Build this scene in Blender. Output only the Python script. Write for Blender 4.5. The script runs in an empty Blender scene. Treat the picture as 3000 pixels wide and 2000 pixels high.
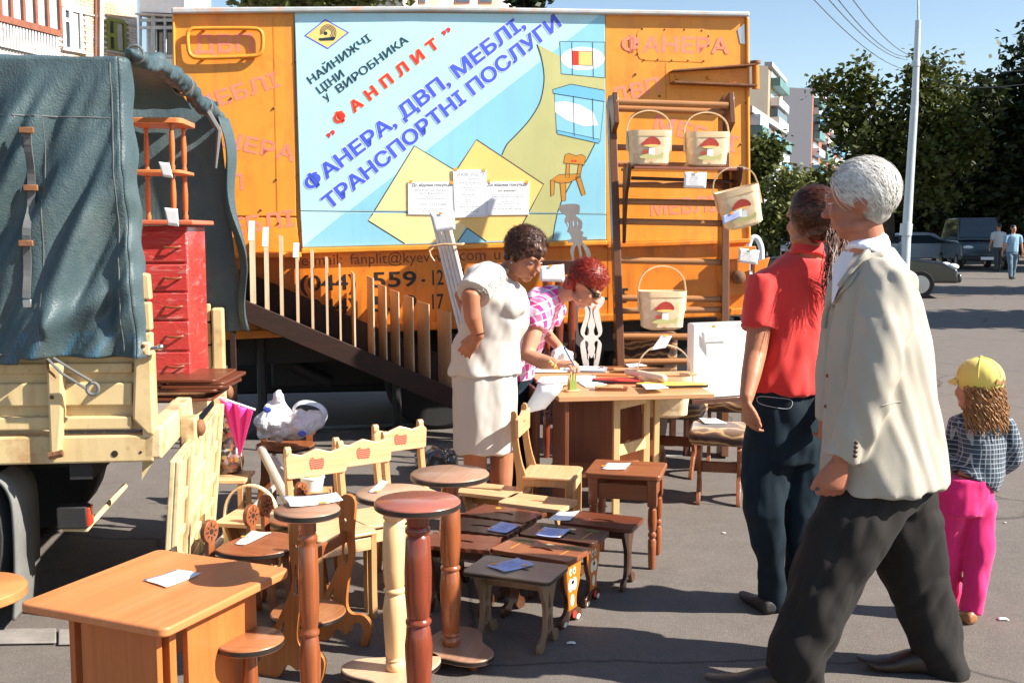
import bpy, bmesh, math, random
from mathutils import Vector, Matrix, noise
random.seed(7)
R = math.radians
V = Vector
scene = bpy.context.scene
COL = scene.collection

# ---------------------------------------------------------------- camera, sky, sun, exposure
CAM_H, FPX, PITCH = 1.5, 3200.0, R(5.8)
cam_data = bpy.data.cameras.new('camera')
cam = bpy.data.objects.new('camera', cam_data)
COL.objects.link(cam)
cam.location = (0, 0, CAM_H)
cam.rotation_euler = (R(90) - PITCH, 0, 0)
cam_data.sensor_width = 36.0
cam_data.lens = FPX / 3000.0 * 36.0
cam_data.clip_end = 3000.0
cam_data.clip_start = 0.05
scene.camera = cam

SUN_EL, SUN_H = R(38.0), V((0.970, -0.243, 0)).normalized()
SUN = V((SUN_H.x * math.cos(SUN_EL), SUN_H.y * math.cos(SUN_EL), math.sin(SUN_EL)))
world = bpy.data.worlds.new('World')
scene.world = world
world.use_nodes = True
wn = world.node_tree.nodes
wl = world.node_tree.links
bg = wn['Background']
sky = wn.new('ShaderNodeTexSky')
sky.sky_type = 'NISHITA'
sky.sun_disc = False
sky.sun_elevation = SUN_EL
sky.sun_rotation = math.atan2(SUN_H.x, SUN_H.y)
sky.air_density = 1.0
sky.dust_density = 0.25
sky.ozone_density = 1.0
wl.new(sky.outputs[0], bg.inputs[0])
bg.inputs[1].default_value = 0.075
ld = bpy.data.lights.new('sun', 'SUN')
ld.energy = 5.0
ld.angle = R(0.6)
ld.color = (1.0, 0.93, 0.82)
sun = bpy.data.objects.new('sun', ld)
COL.objects.link(sun)
sun.location = (12, -6, 14)
sun.rotation_euler = SUN.to_track_quat('Z', 'Y').to_euler()
scene.view_settings.view_transform = 'Standard'
scene.view_settings.look = 'None'
scene.view_settings.gamma = 1.0
scene.view_settings.use_curve_mapping = False
scene.view_settings.exposure = 1.25
scene.render.engine = 'CYCLES'
scene.cycles.use_denoising = True
scene.cycles.max_bounces = 6
scene.cycles.transparent_max_bounces = 6

# ---------------------------------------------------------------- pixel rays (photo is 3000 x 2000)
_F = V((0, math.cos(PITCH), -math.sin(PITCH)))
_U = V((0, math.sin(PITCH), math.cos(PITCH)))
_C = V((0, 0, CAM_H))
def ray(px, py):
    return _F + V((1, 0, 0)) * ((px - 1500) / FPX) + _U * ((1000 - py) / FPX)
def G(px, py, z=0.0):
    r = ray(px, py)
    return _C + r * ((z - CAM_H) / r.z)
def D(px, py, d):
    r = ray(px, py)
    return _C + r * (d / r.y)
class Plane:
    """vertical plane through the points seen at px column a (distance da) and b (distance db)"""
    def __init__(s, a, da, b, db, flip=False):
        pa, pb = D(a, 675, da), D(b, 675, db)
        s.o = V((pa.x, pa.y, 0))
        s.u = V((pb.x - pa.x, pb.y - pa.y, 0)).normalized()
        s.n = V((s.u.y, -s.u.x, 0))            # towards the camera
    def sz(s, px, py):
        r = ray(px, py)
        t = (s.o - _C).dot(s.n) / r.dot(s.n)
        p = _C + r * t
        return (p - s.o).dot(s.u), p.z
    def P(s, a, z, off=0.0):
        return s.o + s.u * a + s.n * off + V((0, 0, z))
    def T(s, px, py, off=0.0):
        a, z = s.sz(px, py)
        return s.P(a, z, off)

# ---------------------------------------------------------------- mesh builder
class MB:
    def __init__(s):
        s.v = []; s.f = []
    def add(s, vs, fs, M=None):
        k = len(s.v)
        s.v += [(M @ V(p)) if M is not None else V(p) for p in vs]
        s.f += [tuple(i + k for i in f) for f in fs]
        return s
    def box(s, c, size, M=None, rz=0, ry=0, rx=0):
        hx, hy, hz = size[0] / 2, size[1] / 2, size[2] / 2
        m = Matrix.Translation(c) @ Matrix.Rotation(rz, 4, 'Z') @ Matrix.Rotation(ry, 4, 'Y') @ Matrix.Rotation(rx, 4, 'X')
        if M is not None: m = M @ m
        vs = [(x, y, z) for x in (-hx, hx) for y in (-hy, hy) for z in (-hz, hz)]
        fs = [(0, 1, 3, 2), (4, 6, 7, 5), (0, 4, 5, 1), (2, 3, 7, 6), (0, 2, 6, 4), (1, 5, 7, 3)]
        return s.add(vs, fs, m)
    def bar(s, p, q, w, t, up=(0, 0, 1)):
        """box from p to q, w wide across, t along up"""
        p, q = V(p), V(q); d = q - p; L = d.length; d.normalize()
        up = V(up); x = d.cross(up)
        if x.length < 1e-5: x = d.cross(V((0, 1, 0)))
        x.normalize(); z = x.cross(d)
        m = Matrix((x, d, z)).transposed().to_4x4(); m.translation = (p + q) / 2
        return s.box((0, 0, 0), (w, L, t), m)
    def prism(s, pts, n, t):
        """planar polygon of 3D points extruded by t along n"""
        n = V(n).normalized(); k = len(pts)
        a = [V(p) for p in pts]; b = [p + n * t for p in a]
        ar = V((0, 0, 0))
        for i in range(k): ar += a[i].cross(a[(i + 1) % k])
        if ar.dot(n) < 0:
            a.reverse(); b.reverse()
        fs = [tuple(range(k - 1, -1, -1)), tuple(range(k, 2 * k))]
        fs += [(i, (i + 1) % k, k + (i + 1) % k, k + i) for i in range(k)]
        return s.add(a + b, fs)
    def lathe(s, prof, seg=24, M=None):
        """prof: list of (r, z) bottom to top"""
        vs = []; fs = []; k = len(prof)
        for r, z in prof:
            for i in range(seg):
                a = 2 * math.pi * i / seg
                vs.append((r * math.cos(a), r * math.sin(a), z))
        for j in range(k - 1):
            for i in range(seg):
                i2 = (i + 1) % seg
                fs.append((j * seg + i, j * seg + i2, (j + 1) * seg + i2, (j + 1) * seg + i))
        fs.append(tuple(range(seg - 1, -1, -1)))
        fs.append(tuple(range((k - 1) * seg, k * seg)))
        return s.add(vs, fs, M)
    def rings(s, rs, cap=True, closed=False):
        n = len(rs[0]); vs = [p for r in rs for p in r]; fs = []
        m = len(rs)
        for j in range(m if closed else m - 1):
            j2 = (j + 1) % m
            for i in range(n):
                i2 = (i + 1) % n
                fs.append((j * n + i, j * n + i2, j2 * n + i2, j2 * n + i))
        if cap and not closed:
            fs.append(tuple(range(n - 1, -1, -1)))
            fs.append(tuple(range((m - 1) * n, m * n)))
        return s.add(vs, fs)
    def tube(s, pts, r, seg=10, closed=False, flat=1.0, up=None):
        """tube along pts; r number or list; flat squeezes the second axis"""
        pts = [V(p) for p in pts]; n = len(pts)
        rr = r if isinstance(r, (list, tuple)) else [r] * n
        rings = []; px = None
        for i in range(n):
            a = pts[(i - 1) % n] if (closed or i > 0) else pts[i]
            b = pts[(i + 1) % n] if (closed or i < n - 1) else pts[i]
            d = (b - a).normalized()
            if px is None:
                ref = V(up) if up is not None else (V((0, 0, 1)) if abs(d.z) < 0.9 else V((0, 1, 0)))
                px = d.cross(ref).normalized()
            else:
                px = (px - d * px.dot(d)).normalized()
            py = d.cross(px)
            rings.append([pts[i] + (px * math.cos(t) + py * (math.sin(t) * flat)) * rr[i] for t in [2 * math.pi * k / seg for k in range(seg)]])
        return s.rings(rings, closed=closed)
    def loft(s, secs, seg=16, side=(1, 0, 0)):
        """secs: (center, ra, rb); ra along side, rb along the other axis; rings are normal to the path"""
        side = V(side); rings = []
        n = len(secs)
        for i, (c, ra, rb) in enumerate(secs):
            c = V(c)
            a = V(secs[max(i - 1, 0)][0]); b = V(secs[min(i + 1, n - 1)][0])
            d = (b - a).normalized()
            x = (side - d * side.dot(d)).normalized(); y = d.cross(x)
            rings.append([c + x * (ra * math.cos(t)) + y * (rb * math.sin(t)) for t in [2 * math.pi * k / seg for k in range(seg)]])
        return s.rings(rings)
    def ell(s, c, r, M=None, seg=16, rg=10):
        vs = [(0, 0, -1)]; fs = []
        for j in range(1, rg):
            ph = math.pi * j / rg - math.pi / 2
            for i in range(seg):
                a = 2 * math.pi * i / seg
                vs.append((math.cos(ph) * math.cos(a), math.cos(ph) * math.sin(a), math.sin(ph)))
        vs.append((0, 0, 1)); top = len(vs) - 1
        for i in range(seg):
            fs.append((0, 1 + (i + 1) % seg, 1 + i))
            fs.append((top, top - seg + i, top - seg + (i + 1) % seg))
        for j in range(rg - 2):
            for i in range(seg):
                a = 1 + j * seg + i; b = 1 + j * seg + (i + 1) % seg
                fs.append((a, b, b + seg, a + seg))
        m = Matrix.Translation(c) @ Matrix.Diagonal((r[0], r[1], r[2], 1))
        if M is not None: m = M @ m
        return s.add(vs, fs, m)
    def grid(s, fn, nu, nv):
        """open sheet fn(u, v) -> point"""
        vs = [fn(i / nu, j / nv) for j in range(nv + 1) for i in range(nu + 1)]
        fs = [(j * (nu + 1) + i, j * (nu + 1) + i + 1, (j + 1) * (nu + 1) + i + 1, (j + 1) * (nu + 1) + i) for j in range(nv) for i in range(nu)]
        return s.add(vs, fs)
    def build(s, name, mat, parent=None, world=False, smooth=True, angle=40, bevel=0.0, kind=None, bseg=2):
        me = bpy.data.meshes.new(name)
        vs = s.v
        if world and parent is not None:
            inv = pmat(parent).inverted()
            vs = [inv @ p for p in vs]
        me.from_pydata([tuple(p) for p in vs], [], s.f)
        me.validate(clean_customdata=False)
        me.update()
        return link(name, me, mat, parent, smooth, angle, bevel, kind, bseg)

def pmat(o):
    m = Matrix.Identity(4)
    while o is not None:
        m = o.matrix_basis @ m
        o = o.parent
    return m
def link(name, me, mat, parent=None, smooth=True, angle=40, bevel=0.0, kind=None, bseg=2):
    if smooth and len(me.polygons):
        me.polygons.foreach_set('use_smooth', [True] * len(me.polygons))
        if angle < 179: me.set_sharp_from_angle(angle=R(angle))
    if mat is not None: me.materials.append(mat)
    o = bpy.data.objects.new(name, me)
    COL.objects.link(o)
    if parent is not None: o.parent = parent
    if bevel > 0:
        b = o.modifiers.new('bevel', 'BEVEL'); b.width = bevel; b.segments = bseg; b.limit_method = 'ANGLE'; b.angle_limit = R(35)
        b.harden_normals = False
    if kind: o['kind'] = kind
    return o
def tag(o, label, cat, group=None):
    o['label'] = label; o['category'] = cat
    if group: o['group'] = group
    return o
def thing(name, label, cat, loc=(0, 0, 0), rz=0.0, group=None, rot=None, scale=1.0):
    o = bpy.data.objects.new(name, None)
    COL.objects.link(o)
    o.empty_display_size = 0.1
    o.location = loc
    o.rotation_euler = rot if rot is not None else (0, 0, rz)
    if scale != 1.0: o.scale = (scale,) * 3
    return tag(o, label, cat, group)
def structure(name, mb, mat, **k):
    o = mb.build(name, mat, **k); o['kind'] = 'structure'; return o
def copy_tree(o, parent=None):
    c = o.copy(); COL.objects.link(c); c.parent = parent
    for ch in o.children: copy_tree(ch, c)
    return c
def cut_holes(name, outer, holes, n, t):
    """flat board with real openings: outer/holes are lists of 3D points in one plane, thickness t along n -> MB"""
    n = V(n).normalized()
    bm = bmesh.new()
    edges = []
    for loop in [outer] + list(holes):
        vs = [bm.verts.new(V(p)) for p in loop]
        edges += [bm.edges.new((vs[i], vs[(i + 1) % len(vs)])) for i in range(len(vs))]
    bmesh.ops.triangle_fill(bm, use_beauty=True, use_dissolve=False, edges=edges, normal=n)
    fs = list(bm.faces)
    r = bmesh.ops.extrude_face_region(bm, geom=fs)
    bmesh.ops.translate(bm, verts=[e for e in r['geom'] if isinstance(e, bmesh.types.BMVert)], vec=n * t)
    bmesh.ops.recalc_face_normals(bm, faces=bm.faces)
    mb = MB()
    bm.verts.index_update()
    mb.add([v.co.copy() for v in bm.verts], [tuple(v.index for v in f.verts) for f in bm.faces])
    bm.free()
    return mb
def smooth_poly(pts, n=6, closed=True):
    """Catmull-Rom through 2D/3D points"""
    k = len(pts); out = []
    P = [V(p) for p in pts]
    for i in range(k if closed else k - 1):
        p0 = P[(i - 1) % k] if closed or i > 0 else P[i]
        p1 = P[i]; p2 = P[(i + 1) % k]
        p3 = P[(i + 2) % k] if closed or i + 2 < k else P[(i + 1) % k]
        for j in range(n):
            t = j / n
            out.append(0.5 * ((2 * p1) + (p2 - p0) * t + (2 * p0 - 5 * p1 + 4 * p2 - p3) * t * t + (3 * p1 - p0 - 3 * p2 + p3) * t ** 3))
    if not closed: out.append(P[-1].copy())
    return out
def arc(cx, cy, rx, ry, a0, a1, n=16):
    return [(cx + rx * math.cos(R(a0 + (a1 - a0) * i / n)), cy + ry * math.sin(R(a0 + (a1 - a0) * i / n))) for i in range(n + 1)]
def rrect(w, d, r, n=4):
    pts = []
    for sx, sy, a in ((1, 1, 0), (-1, 1, 90), (-1, -1, 180), (1, -1, 270)):
        pts += arc(sx * (w / 2 - r), sy * (d / 2 - r), r, r, a, a + 90, n)
    return pts

# ---------------------------------------------------------------- materials
def new_mat(name):
    m = bpy.data.materials.new(name); m.use_nodes = True
    nt = m.node_tree
    return m, nt.nodes, nt.links, nt.nodes['Principled BSDF']
def setp(b, color=None, rough=None, metal=None, spec=None, coat=None, trans=None, sheen=None, sss=None, alpha=None, emit=None):
    I = b.inputs
    if color is not None: I['Base Color'].default_value = (*color, 1)
    if rough is not None: I['Roughness'].default_value = rough
    if metal is not None: I['Metallic'].default_value = metal
    if spec is not None: I['Specular IOR Level'].default_value = spec
    if coat is not None: I['Coat Weight'].default_value = coat; I['Coat Roughness'].default_value = 0.12
    if trans is not None: I['Transmission Weight'].default_value = trans
    if sheen is not None: I['Sheen Weight'].default_value = sheen
    if sss is not None: I['Subsurface Weight'].default_value = sss; I['Subsurface Radius'].default_value = (0.01, 0.004, 0.002)
    if alpha is not None: I['Alpha'].default_value = alpha
def coords(n, l, scale=(1, 1, 1), rot=(0, 0, 0), kind='Object'):
    tc = n.new('ShaderNodeTexCoord'); mp = n.new('ShaderNodeMapping')
    mp.inputs['Scale'].default_value = scale; mp.inputs['Rotation'].default_value = rot
    l.new(tc.outputs[kind], mp.inputs[0])
    return mp.outputs[0]
def noise_tex(n, l, vec, scale, detail=4, rough=0.55, dist=0.0):
    t = n.new('ShaderNodeTexNoise')
    t.inputs['Scale'].default_value = scale; t.inputs['Detail'].default_value = detail
    t.inputs['Roughness'].default_value = rough; t.inputs['Distortion'].default_value = dist
    l.new(vec, t.inputs['Vector'])
    return t.outputs[0]
def ramp(n, l, fac, stops):
    r = n.new('ShaderNodeValToRGB'); cr = r.color_ramp
    while len(cr.elements) < len(stops): cr.elements.new(0.5)
    for e, (p, c) in zip(cr.elements, stops):
        e.position = p; e.color = (*c, 1) if len(c) == 3 else c
    l.new(fac, r.inputs[0])
    return r.outputs[0]
def mixc(n, l, fac, a, b, mode='MIX'):
    m = n.new('ShaderNodeMix'); m.data_type = 'RGBA'; m.blend_type = mode
    for sock, val in ((m.inputs[0], fac), (m.inputs[6], a), (m.inputs[7], b)):
        if hasattr(val, 'links') or isinstance(val, bpy.types.NodeSocket): l.new(val, sock)
        elif isinstance(val, (int, float)): sock.default_value = val
        else: sock.default_value = (*val, 1)
    return m.outputs[2]
def bump(n, l, b, h, strength=0.2, dist=0.01):
    bp = n.new('ShaderNodeBump'); bp.inputs['Strength'].default_value = strength; bp.inputs['Distance'].default_value = dist
    l.new(h, bp.inputs['Height']); l.new(bp.outputs[0], b.inputs['Normal'])
    return bp
def vmul(c, k): return tuple(min(1.0, x * k) for x in c)
def paint(name, c, rough=0.45, var=0.12, scale=3.0, bmp=0.05, coat=0.0, spec=0.5, dirt=None, dirt_amt=0.35, metal=0.0, fine=40.0, streak=None, streak_amt=0.5):
    m, n, l, b = new_mat(name)
    setp(b, c, rough, metal, spec, coat)
    vec = coords(n, l)
    a = noise_tex(n, l, vec, scale, 6, 0.65)
    col = ramp(n, l, a, [(0.3, vmul(c, 1 - var)), (0.7, vmul(c, 1 + var))])
    if dirt is not None:
        d = noise_tex(n, l, vec, scale * 1.7, 8, 0.7, 0.3)
        f = ramp(n, l, d, [(0.52, (0, 0, 0)), (0.72, (dirt_amt,) * 3)])
        col = mixc(n, l, f, col, dirt)
    if streak is not None:
        sv = noise_tex(n, l, coords(n, l, (7, 7, 0.7)), 1.6, 6, 0.65, 0.4)
        col = mixc(n, l, ramp(n, l, sv, [(0.50, (0, 0, 0)), (0.78, (streak_amt,) * 3)]), col, streak)
        sc = noise_tex(n, l, vec, 26, 4, 0.7)
        col = mixc(n, l, ramp(n, l, sc, [(0.66, (0, 0, 0)), (0.72, (streak_amt,) * 3)]), col, streak)
    l.new(col, b.inputs['Base Color'])
    f2 = noise_tex(n, l, vec, fine, 3)
    if bmp > 0: bump(n, l, b, f2, bmp, 0.004)
    rr = ramp(n, l, a, [(0.25, (max(rough - 0.08, 0.03),) * 3), (0.75, (min(rough + 0.1, 1),) * 3)])
    l.new(rr, b.inputs['Roughness'])
    return m
def wood(name, c1, c2, scale=1.0, rough=0.35, coat=0.25, axis='X', bmp=0.06):
    m, n, l, b = new_mat(name)
    setp(b, c1, rough, 0, 0.45, coat)
    s = {'X': (1.1, 22, 22), 'Y': (22, 1.1, 22), 'Z': (22, 22, 1.1)}[axis]
    vec = coords(n, l, tuple(x * scale for x in s))
    a = noise_tex(n, l, vec, 1.0, 6, 0.6, 0.8)
    g = noise_tex(n, l, vec, 5.0, 3, 0.6, 0.2)
    col = ramp(n, l, a, [(0.3, c2), (0.62, c1)])
    col = mixc(n, l, ramp(n, l, g, [(0.42, (0, 0, 0)), (0.70, (0.6,) * 3)]), col, vmul(c2, 0.82))
    big = noise_tex(n, l, coords(n, l), 3.5, 4, 0.6)
    col = mixc(n, l, ramp(n, l, big, [(0.4, (0, 0, 0)), (0.75, (0.35,) * 3)]), col, vmul(c2, 0.9))
    l.new(ramp(n, l, big, [(0.3, (max(rough - 0.06, 0.05),) * 3), (0.7, (min(rough + 0.16, 1),) * 3)]), b.inputs['Roughness'])
    l.new(col, b.inputs['Base Color'])
    bump(n, l, b, g, bmp, 0.003)
    return m
def fabric(name, c, rough=0.85, var=0.08, weave=260.0, bmp=0.12, sheen=0.15, scale=4.0):
    m, n, l, b = new_mat(name)
    setp(b, c, rough, 0, 0.25, sheen=sheen)
    vec = coords(n, l)
    a = noise_tex(n, l, vec, scale, 5, 0.6)
    l.new(ramp(n, l, a, [(0.3, vmul(c, 1 - var)), (0.7, vmul(c, 1 + var))]), b.inputs['Base Color'])
    bump(n, l, b, noise_tex(n, l, vec, weave, 2), bmp, 0.002)
    return m
def plain(name, c, rough=0.6, metal=0.0, spec=0.5, **k):
    m, n, l, b = new_mat(name); setp(b, c, rough, metal, spec, **k); return m

M = {}
M['asphalt'] = None
def asphalt():
    m, n, l, b = new_mat('asphalt')
    vec = coords(n, l)
    big = noise_tex(n, l, vec, 0.35, 5, 0.6)
    mid = noise_tex(n, l, vec, 6.0, 6, 0.7)
    fine = noise_tex(n, l, vec, 140.0, 3, 0.7)
    c = ramp(n, l, big, [(0.3, (0.112, 0.095, 0.084)), (0.7, (0.148, 0.127, 0.113))])
    c = mixc(n, l, 0.45, c, ramp(n, l, mid, [(0.3, (0.095, 0.081, 0.071)), (0.7, (0.165, 0.142, 0.125))]))
    vor = n.new('ShaderNodeTexVoronoi'); vor.inputs['Scale'].default_value = 150; l.new(vec, vor.inputs['Vector'])
    stones = ramp(n, l, vor.outputs['Color'], [(0.55, (0, 0, 0)), (0.95, (0.4,) * 3)])
    c = mixc(n, l, stones, c, (0.22, 0.195, 0.175))
    sp = noise_tex(n, l, vec, 60.0, 2, 0.5)
    c = mixc(n, l, ramp(n, l, sp, [(0.78, (0, 0, 0)), (0.80, (0.8,) * 3)]), c, (0.42, 0.40, 0.37))
    st = noise_tex(n, l, coords(n, l, (0.9, 1.6, 1)), 1.1, 5, 0.6, 0.6)
    c = mixc(n, l, ramp(n, l, st, [(0.60, (0, 0, 0)), (0.74, (0.45,) * 3)]), c, (0.055, 0.048, 0.044))
    ck = n.new('ShaderNodeTexVoronoi'); ck.feature = 'DISTANCE_TO_EDGE'; ck.inputs['Scale'].default_value = 0.55
    wv = n.new('ShaderNodeMix'); wv.data_type = 'VECTOR'; wv.inputs[0].default_value = 0.16
    nz = n.new('ShaderNodeTexNoise'); nz.inputs['Scale'].default_value = 2.5; nz.inputs['Detail'].default_value = 6; l.new(vec, nz.inputs['Vector'])
    l.new(vec, wv.inputs[4]); l.new(nz.outputs['Color'], wv.inputs[5]); l.new(wv.outputs[1], ck.inputs['Vector'])
    c = mixc(n, l, ramp(n, l, ck.outputs['Distance'], [(0.0, (0.75,) * 3), (0.006, (0, 0, 0))]), c, (0.030, 0.026, 0.024))
    l.new(c, b.inputs['Base Color'])
    setp(b, None, 0.85, 0, 0.35)
    bump(n, l, b, fine, 0.55, 0.006)
    return m
M['asphalt'] = asphalt()
ORANGE = (0.80, 0.30, 0.030)
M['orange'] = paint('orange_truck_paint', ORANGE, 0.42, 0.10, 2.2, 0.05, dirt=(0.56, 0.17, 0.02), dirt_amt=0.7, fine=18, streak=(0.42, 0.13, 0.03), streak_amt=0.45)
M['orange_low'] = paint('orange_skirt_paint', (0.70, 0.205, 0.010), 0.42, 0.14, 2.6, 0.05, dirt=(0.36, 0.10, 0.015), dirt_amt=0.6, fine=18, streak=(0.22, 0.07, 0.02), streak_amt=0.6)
M['rust'] = paint('rusted_steel', (0.20, 0.085, 0.035), 0.75, 0.4, 9, 0.25, dirt=(0.05, 0.03, 0.02), dirt_amt=0.8)
M['rail'] = paint('chipped_roof_rail', (0.45, 0.47, 0.47), 0.5, 0.15, 5, 0.1, dirt=(0.75, 0.26, 0.03), dirt_amt=1.0)
M['pink'] = paint('pink_stencil_paint', (0.80, 0.235, 0.135), 0.6, 0.12, 9, 0.0)
M['black_steel'] = paint('black_underbody', (0.018, 0.017, 0.017), 0.65, 0.4, 6, 0.1)
M['rubber'] = paint('tyre_rubber', (0.02, 0.02, 0.021), 0.8, 0.2, 8, 0.15)
M['brown_board'] = wood('shade_toned_rack_board', (0.045, 0.016, 0.008), (0.025, 0.009, 0.005), 1.0, 0.55, 0.0)  # near-black tone, shade over the rack put into the wood colour
M['ply'] = wood('plywood_edge', (0.80, 0.60, 0.40), (0.62, 0.42, 0.25), 2.0, 0.6, 0.0, 'Z')
M['ply_face'] = wood('plywood_face', (0.62, 0.36, 0.18), (0.48, 0.26, 0.12), 1.0, 0.6, 0.0, 'Z')
M['paper'] = paint('white_paper', (0.86, 0.87, 0.88), 0.7, 0.03, 8, 0.0)
M['paper_blue'] = paint('pale_blue_paper', (0.50, 0.58, 0.86), 0.7, 0.04, 8, 0.0)
M['ink'] = plain('ink', (0.03, 0.03, 0.05), 0.7)
M['ink_grey'] = plain('grey_print', (0.22, 0.23, 0.26), 0.7)
M['clip'] = plain('orange_tape', (0.95, 0.36, 0.03), 0.5)
M['birch'] = wood('birch_plywood', (0.78, 0.49, 0.27), (0.66, 0.37, 0.18), 0.8, 0.32, 0.3)
M['birch_edge'] = wood('birch_ply_edge', (0.54, 0.30, 0.125), (0.43, 0.22, 0.085), 2.0, 0.45, 0.1, 'Z')
M['brown'] = wood('stained_brown_wood', (0.30, 0.098, 0.034), (0.20, 0.056, 0.018), 0.9, 0.36, 0.2)
M['brown_z'] = wood('stained_brown_turned', (0.33, 0.098, 0.030), (0.20, 0.05, 0.015), 0.9, 0.25, 0.5, 'Z')
M['cherry_z'] = wood('cherry_turned', (0.26, 0.052, 0.020), (0.16, 0.026, 0.010), 0.9, 0.22, 0.5, 'Z')
M['cherry'] = wood('cherry_top', (0.40, 0.135, 0.095), (0.30, 0.085, 0.055), 0.9, 0.26, 0.4)
M['walnut'] = wood('walnut_board', (0.17, 0.045, 0.018), (0.10, 0.024, 0.010), 0.9, 0.36, 0.15)
M['darkwalnut'] = wood('dark_walnut', (0.085, 0.026, 0.012), (0.05, 0.014, 0.007), 0.9, 0.38, 0.12)
M['greige'] = wood('grey_beige_board', (0.32, 0.235, 0.165), (0.27, 0.185, 0.125), 0.6, 0.38, 0.1)
M['beech_lam'] = wood('beech_laminate', (0.66, 0.235, 0.085), (0.58, 0.19, 0.062), 0.45, 0.33, 0.15)
M['beech_lam_z'] = wood('beech_laminate_upright', (0.56, 0.165, 0.042), (0.47, 0.125, 0.03), 0.45, 0.35, 0.1, 'Z')
M['beige_top'] = wood('beige_disc_top', (0.62, 0.40, 0.26), (0.55, 0.33, 0.20), 0.6, 0.34, 0.2)
M['mocha_top'] = wood('mocha_disc_top', (0.42, 0.24, 0.155), (0.34, 0.18, 0.11), 0.6, 0.34, 0.2)
M['brown_top'] = wood('brown_disc_top', (0.38, 0.155, 0.062), (0.30, 0.11, 0.04), 0.6, 0.32, 0.3)
M['black_edge'] = plain('black_edge_band', (0.022, 0.017, 0.014), 0.35)
M['blackhole'] = plain('burnt_carving', (0.02, 0.010, 0.006), 0.7)
M['steel'] = plain('steel', (0.55, 0.55, 0.56), 0.3, 1.0)
M['white_plastic'] = plain('white_plastic', (0.82, 0.82, 0.84), 0.35)
def blob(name, mb, mat, parent, voxel=.008, smooth=4, disp=None, kind=None):
    me = bpy.data.meshes.new('tmp'); me.from_pydata([tuple(p) for p in mb.v], [], mb.f); me.update()
    ob = bpy.data.objects.new('tmp', me); COL.objects.link(ob)
    bm = bmesh.new(); bm.from_mesh(me); bmesh.ops.recalc_face_normals(bm, faces=bm.faces); bm.to_mesh(me); bm.free()
    r = ob.modifiers.new('r', 'REMESH'); r.mode = 'VOXEL'; r.voxel_size = voxel; r.use_smooth_shade = True
    s = ob.modifiers.new('s', 'SMOOTH'); s.factor = .5; s.iterations = smooth
    dg = bpy.context.evaluated_depsgraph_get()
    m2 = bpy.data.meshes.new_from_object(ob.evaluated_get(dg))
    bpy.data.objects.remove(ob); bpy.data.meshes.remove(me)
    m2.name = name
    m2.materials.clear()
    inv = pmat(parent).inverted() if parent is not None else Matrix.Identity(4)
    if disp is not None:
        nr = [v.normal.copy() for v in m2.vertices]
        for v, n in zip(m2.vertices, nr): v.co = v.co + n * disp(v.co, n)
    for v in m2.vertices: v.co = inv @ v.co
    m2.update()
    return link(name, m2, mat, parent, True, 180, kind=kind)

# ================================================================ GROUND
g = MB(); S = 700
g.add([(-S, -60, 0), (S, -60, 0), (S, 1200, 0), (-S, 1200, 0)], [(0, 1, 2, 3)])
structure('ground', g, M['asphalt'], smooth=False)
M['concrete'] = paint('kerb_concrete', (0.24, 0.215, 0.195), 0.9, 0.25, 6, 0.3, dirt=(0.12, 0.105, 0.09), dirt_amt=0.8, fine=60)
M['line_paint'] = paint('worn_road_paint', (0.32, 0.32, 0.32), 0.7, 0.25, 7, 0.1, dirt=(0.12, 0.11, 0.10), dirt_amt=0.9)
kerb = None
for i, (xa, xb) in enumerate([(-330, -90), (-84, 165), (171, 420), (426, 640)]):
    a0, b0 = G(xa, 1893), G(xb, 1885 if i == 3 else 1889)
    a1, b1 = G(xa, 1850), G(xb, 1848)
    a0.z = b0.z = a1.z = b1.z = 0.004
    kb = MB().prism([a0, b0, b1, a1], (0, 0, 1), 0.008 + 0.002 * (i % 2))
    if kerb is None:
        kerb = structure('kerb', kb, M['concrete'], bevel=0.006)
    else:
        kb.build('kerb_stone', M['concrete'], kerb, bevel=0.006)
ml = MB()
for (a, b, w) in [((880, 1250), (1360, 1236), 9), ((1690, 1335), (2000, 1333), 4)]:
    q = [G(a[0], a[1]), G(b[0], b[1]), G(b[0], b[1] + w), G(a[0], a[1] + w)]
    ml.add([(p.x, p.y, 0.004) for p in q], [(0, 1, 2, 3)])
structure('road_marking', ml, M['line_paint'], smooth=False)

# ================================================================ TREES
import numpy as np
def leaf_mat(name, c, var=0.45):
    m, n, l, b = new_mat(name)
    vec = coords(n, l)
    a = noise_tex(n, l, vec, 1.3, 4, 0.7)
    f = noise_tex(n, l, vec, 9.0, 2, 0.6)
    col = ramp(n, l, a, [(0.3, vmul(c, 1 - var)), (0.7, vmul(c, 1 + var))])
    col = mixc(n, l, ramp(n, l, f, [(0.5, (0, 0, 0)), (0.75, (0.6,) * 3)]), col, (c[0] * 2.2, c[1] * 1.25, c[2] * 0.8))
    l.new(col, b.inputs['Base Color'])
    setp(b, None, 0.55, 0, 0.3)
    tr = n.new('ShaderNodeBsdfTranslucent'); l.new(col, tr.inputs[0])
    mx = n.new('ShaderNodeMixShader'); mx.inputs[0].default_value = 0.22
    out = n['Material Output']
    l.new(b.outputs[0], mx.inputs[1]); l.new(tr.outputs[0], mx.inputs[2]); l.new(mx.outputs[0], out.inputs[0])
    return m
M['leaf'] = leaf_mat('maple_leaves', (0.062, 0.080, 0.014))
M['leaf_shaded'] = leaf_mat('shade_toned_leaves', (0.020, 0.034, 0.009), 0.35)  # lowered leaf colour, the shade on the trees is put into it
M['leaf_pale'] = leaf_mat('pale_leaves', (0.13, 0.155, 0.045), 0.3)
M['bark'] = paint('tree_bark', (0.085, 0.06, 0.045), 0.9, 0.4, 6, 0.5)
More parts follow.
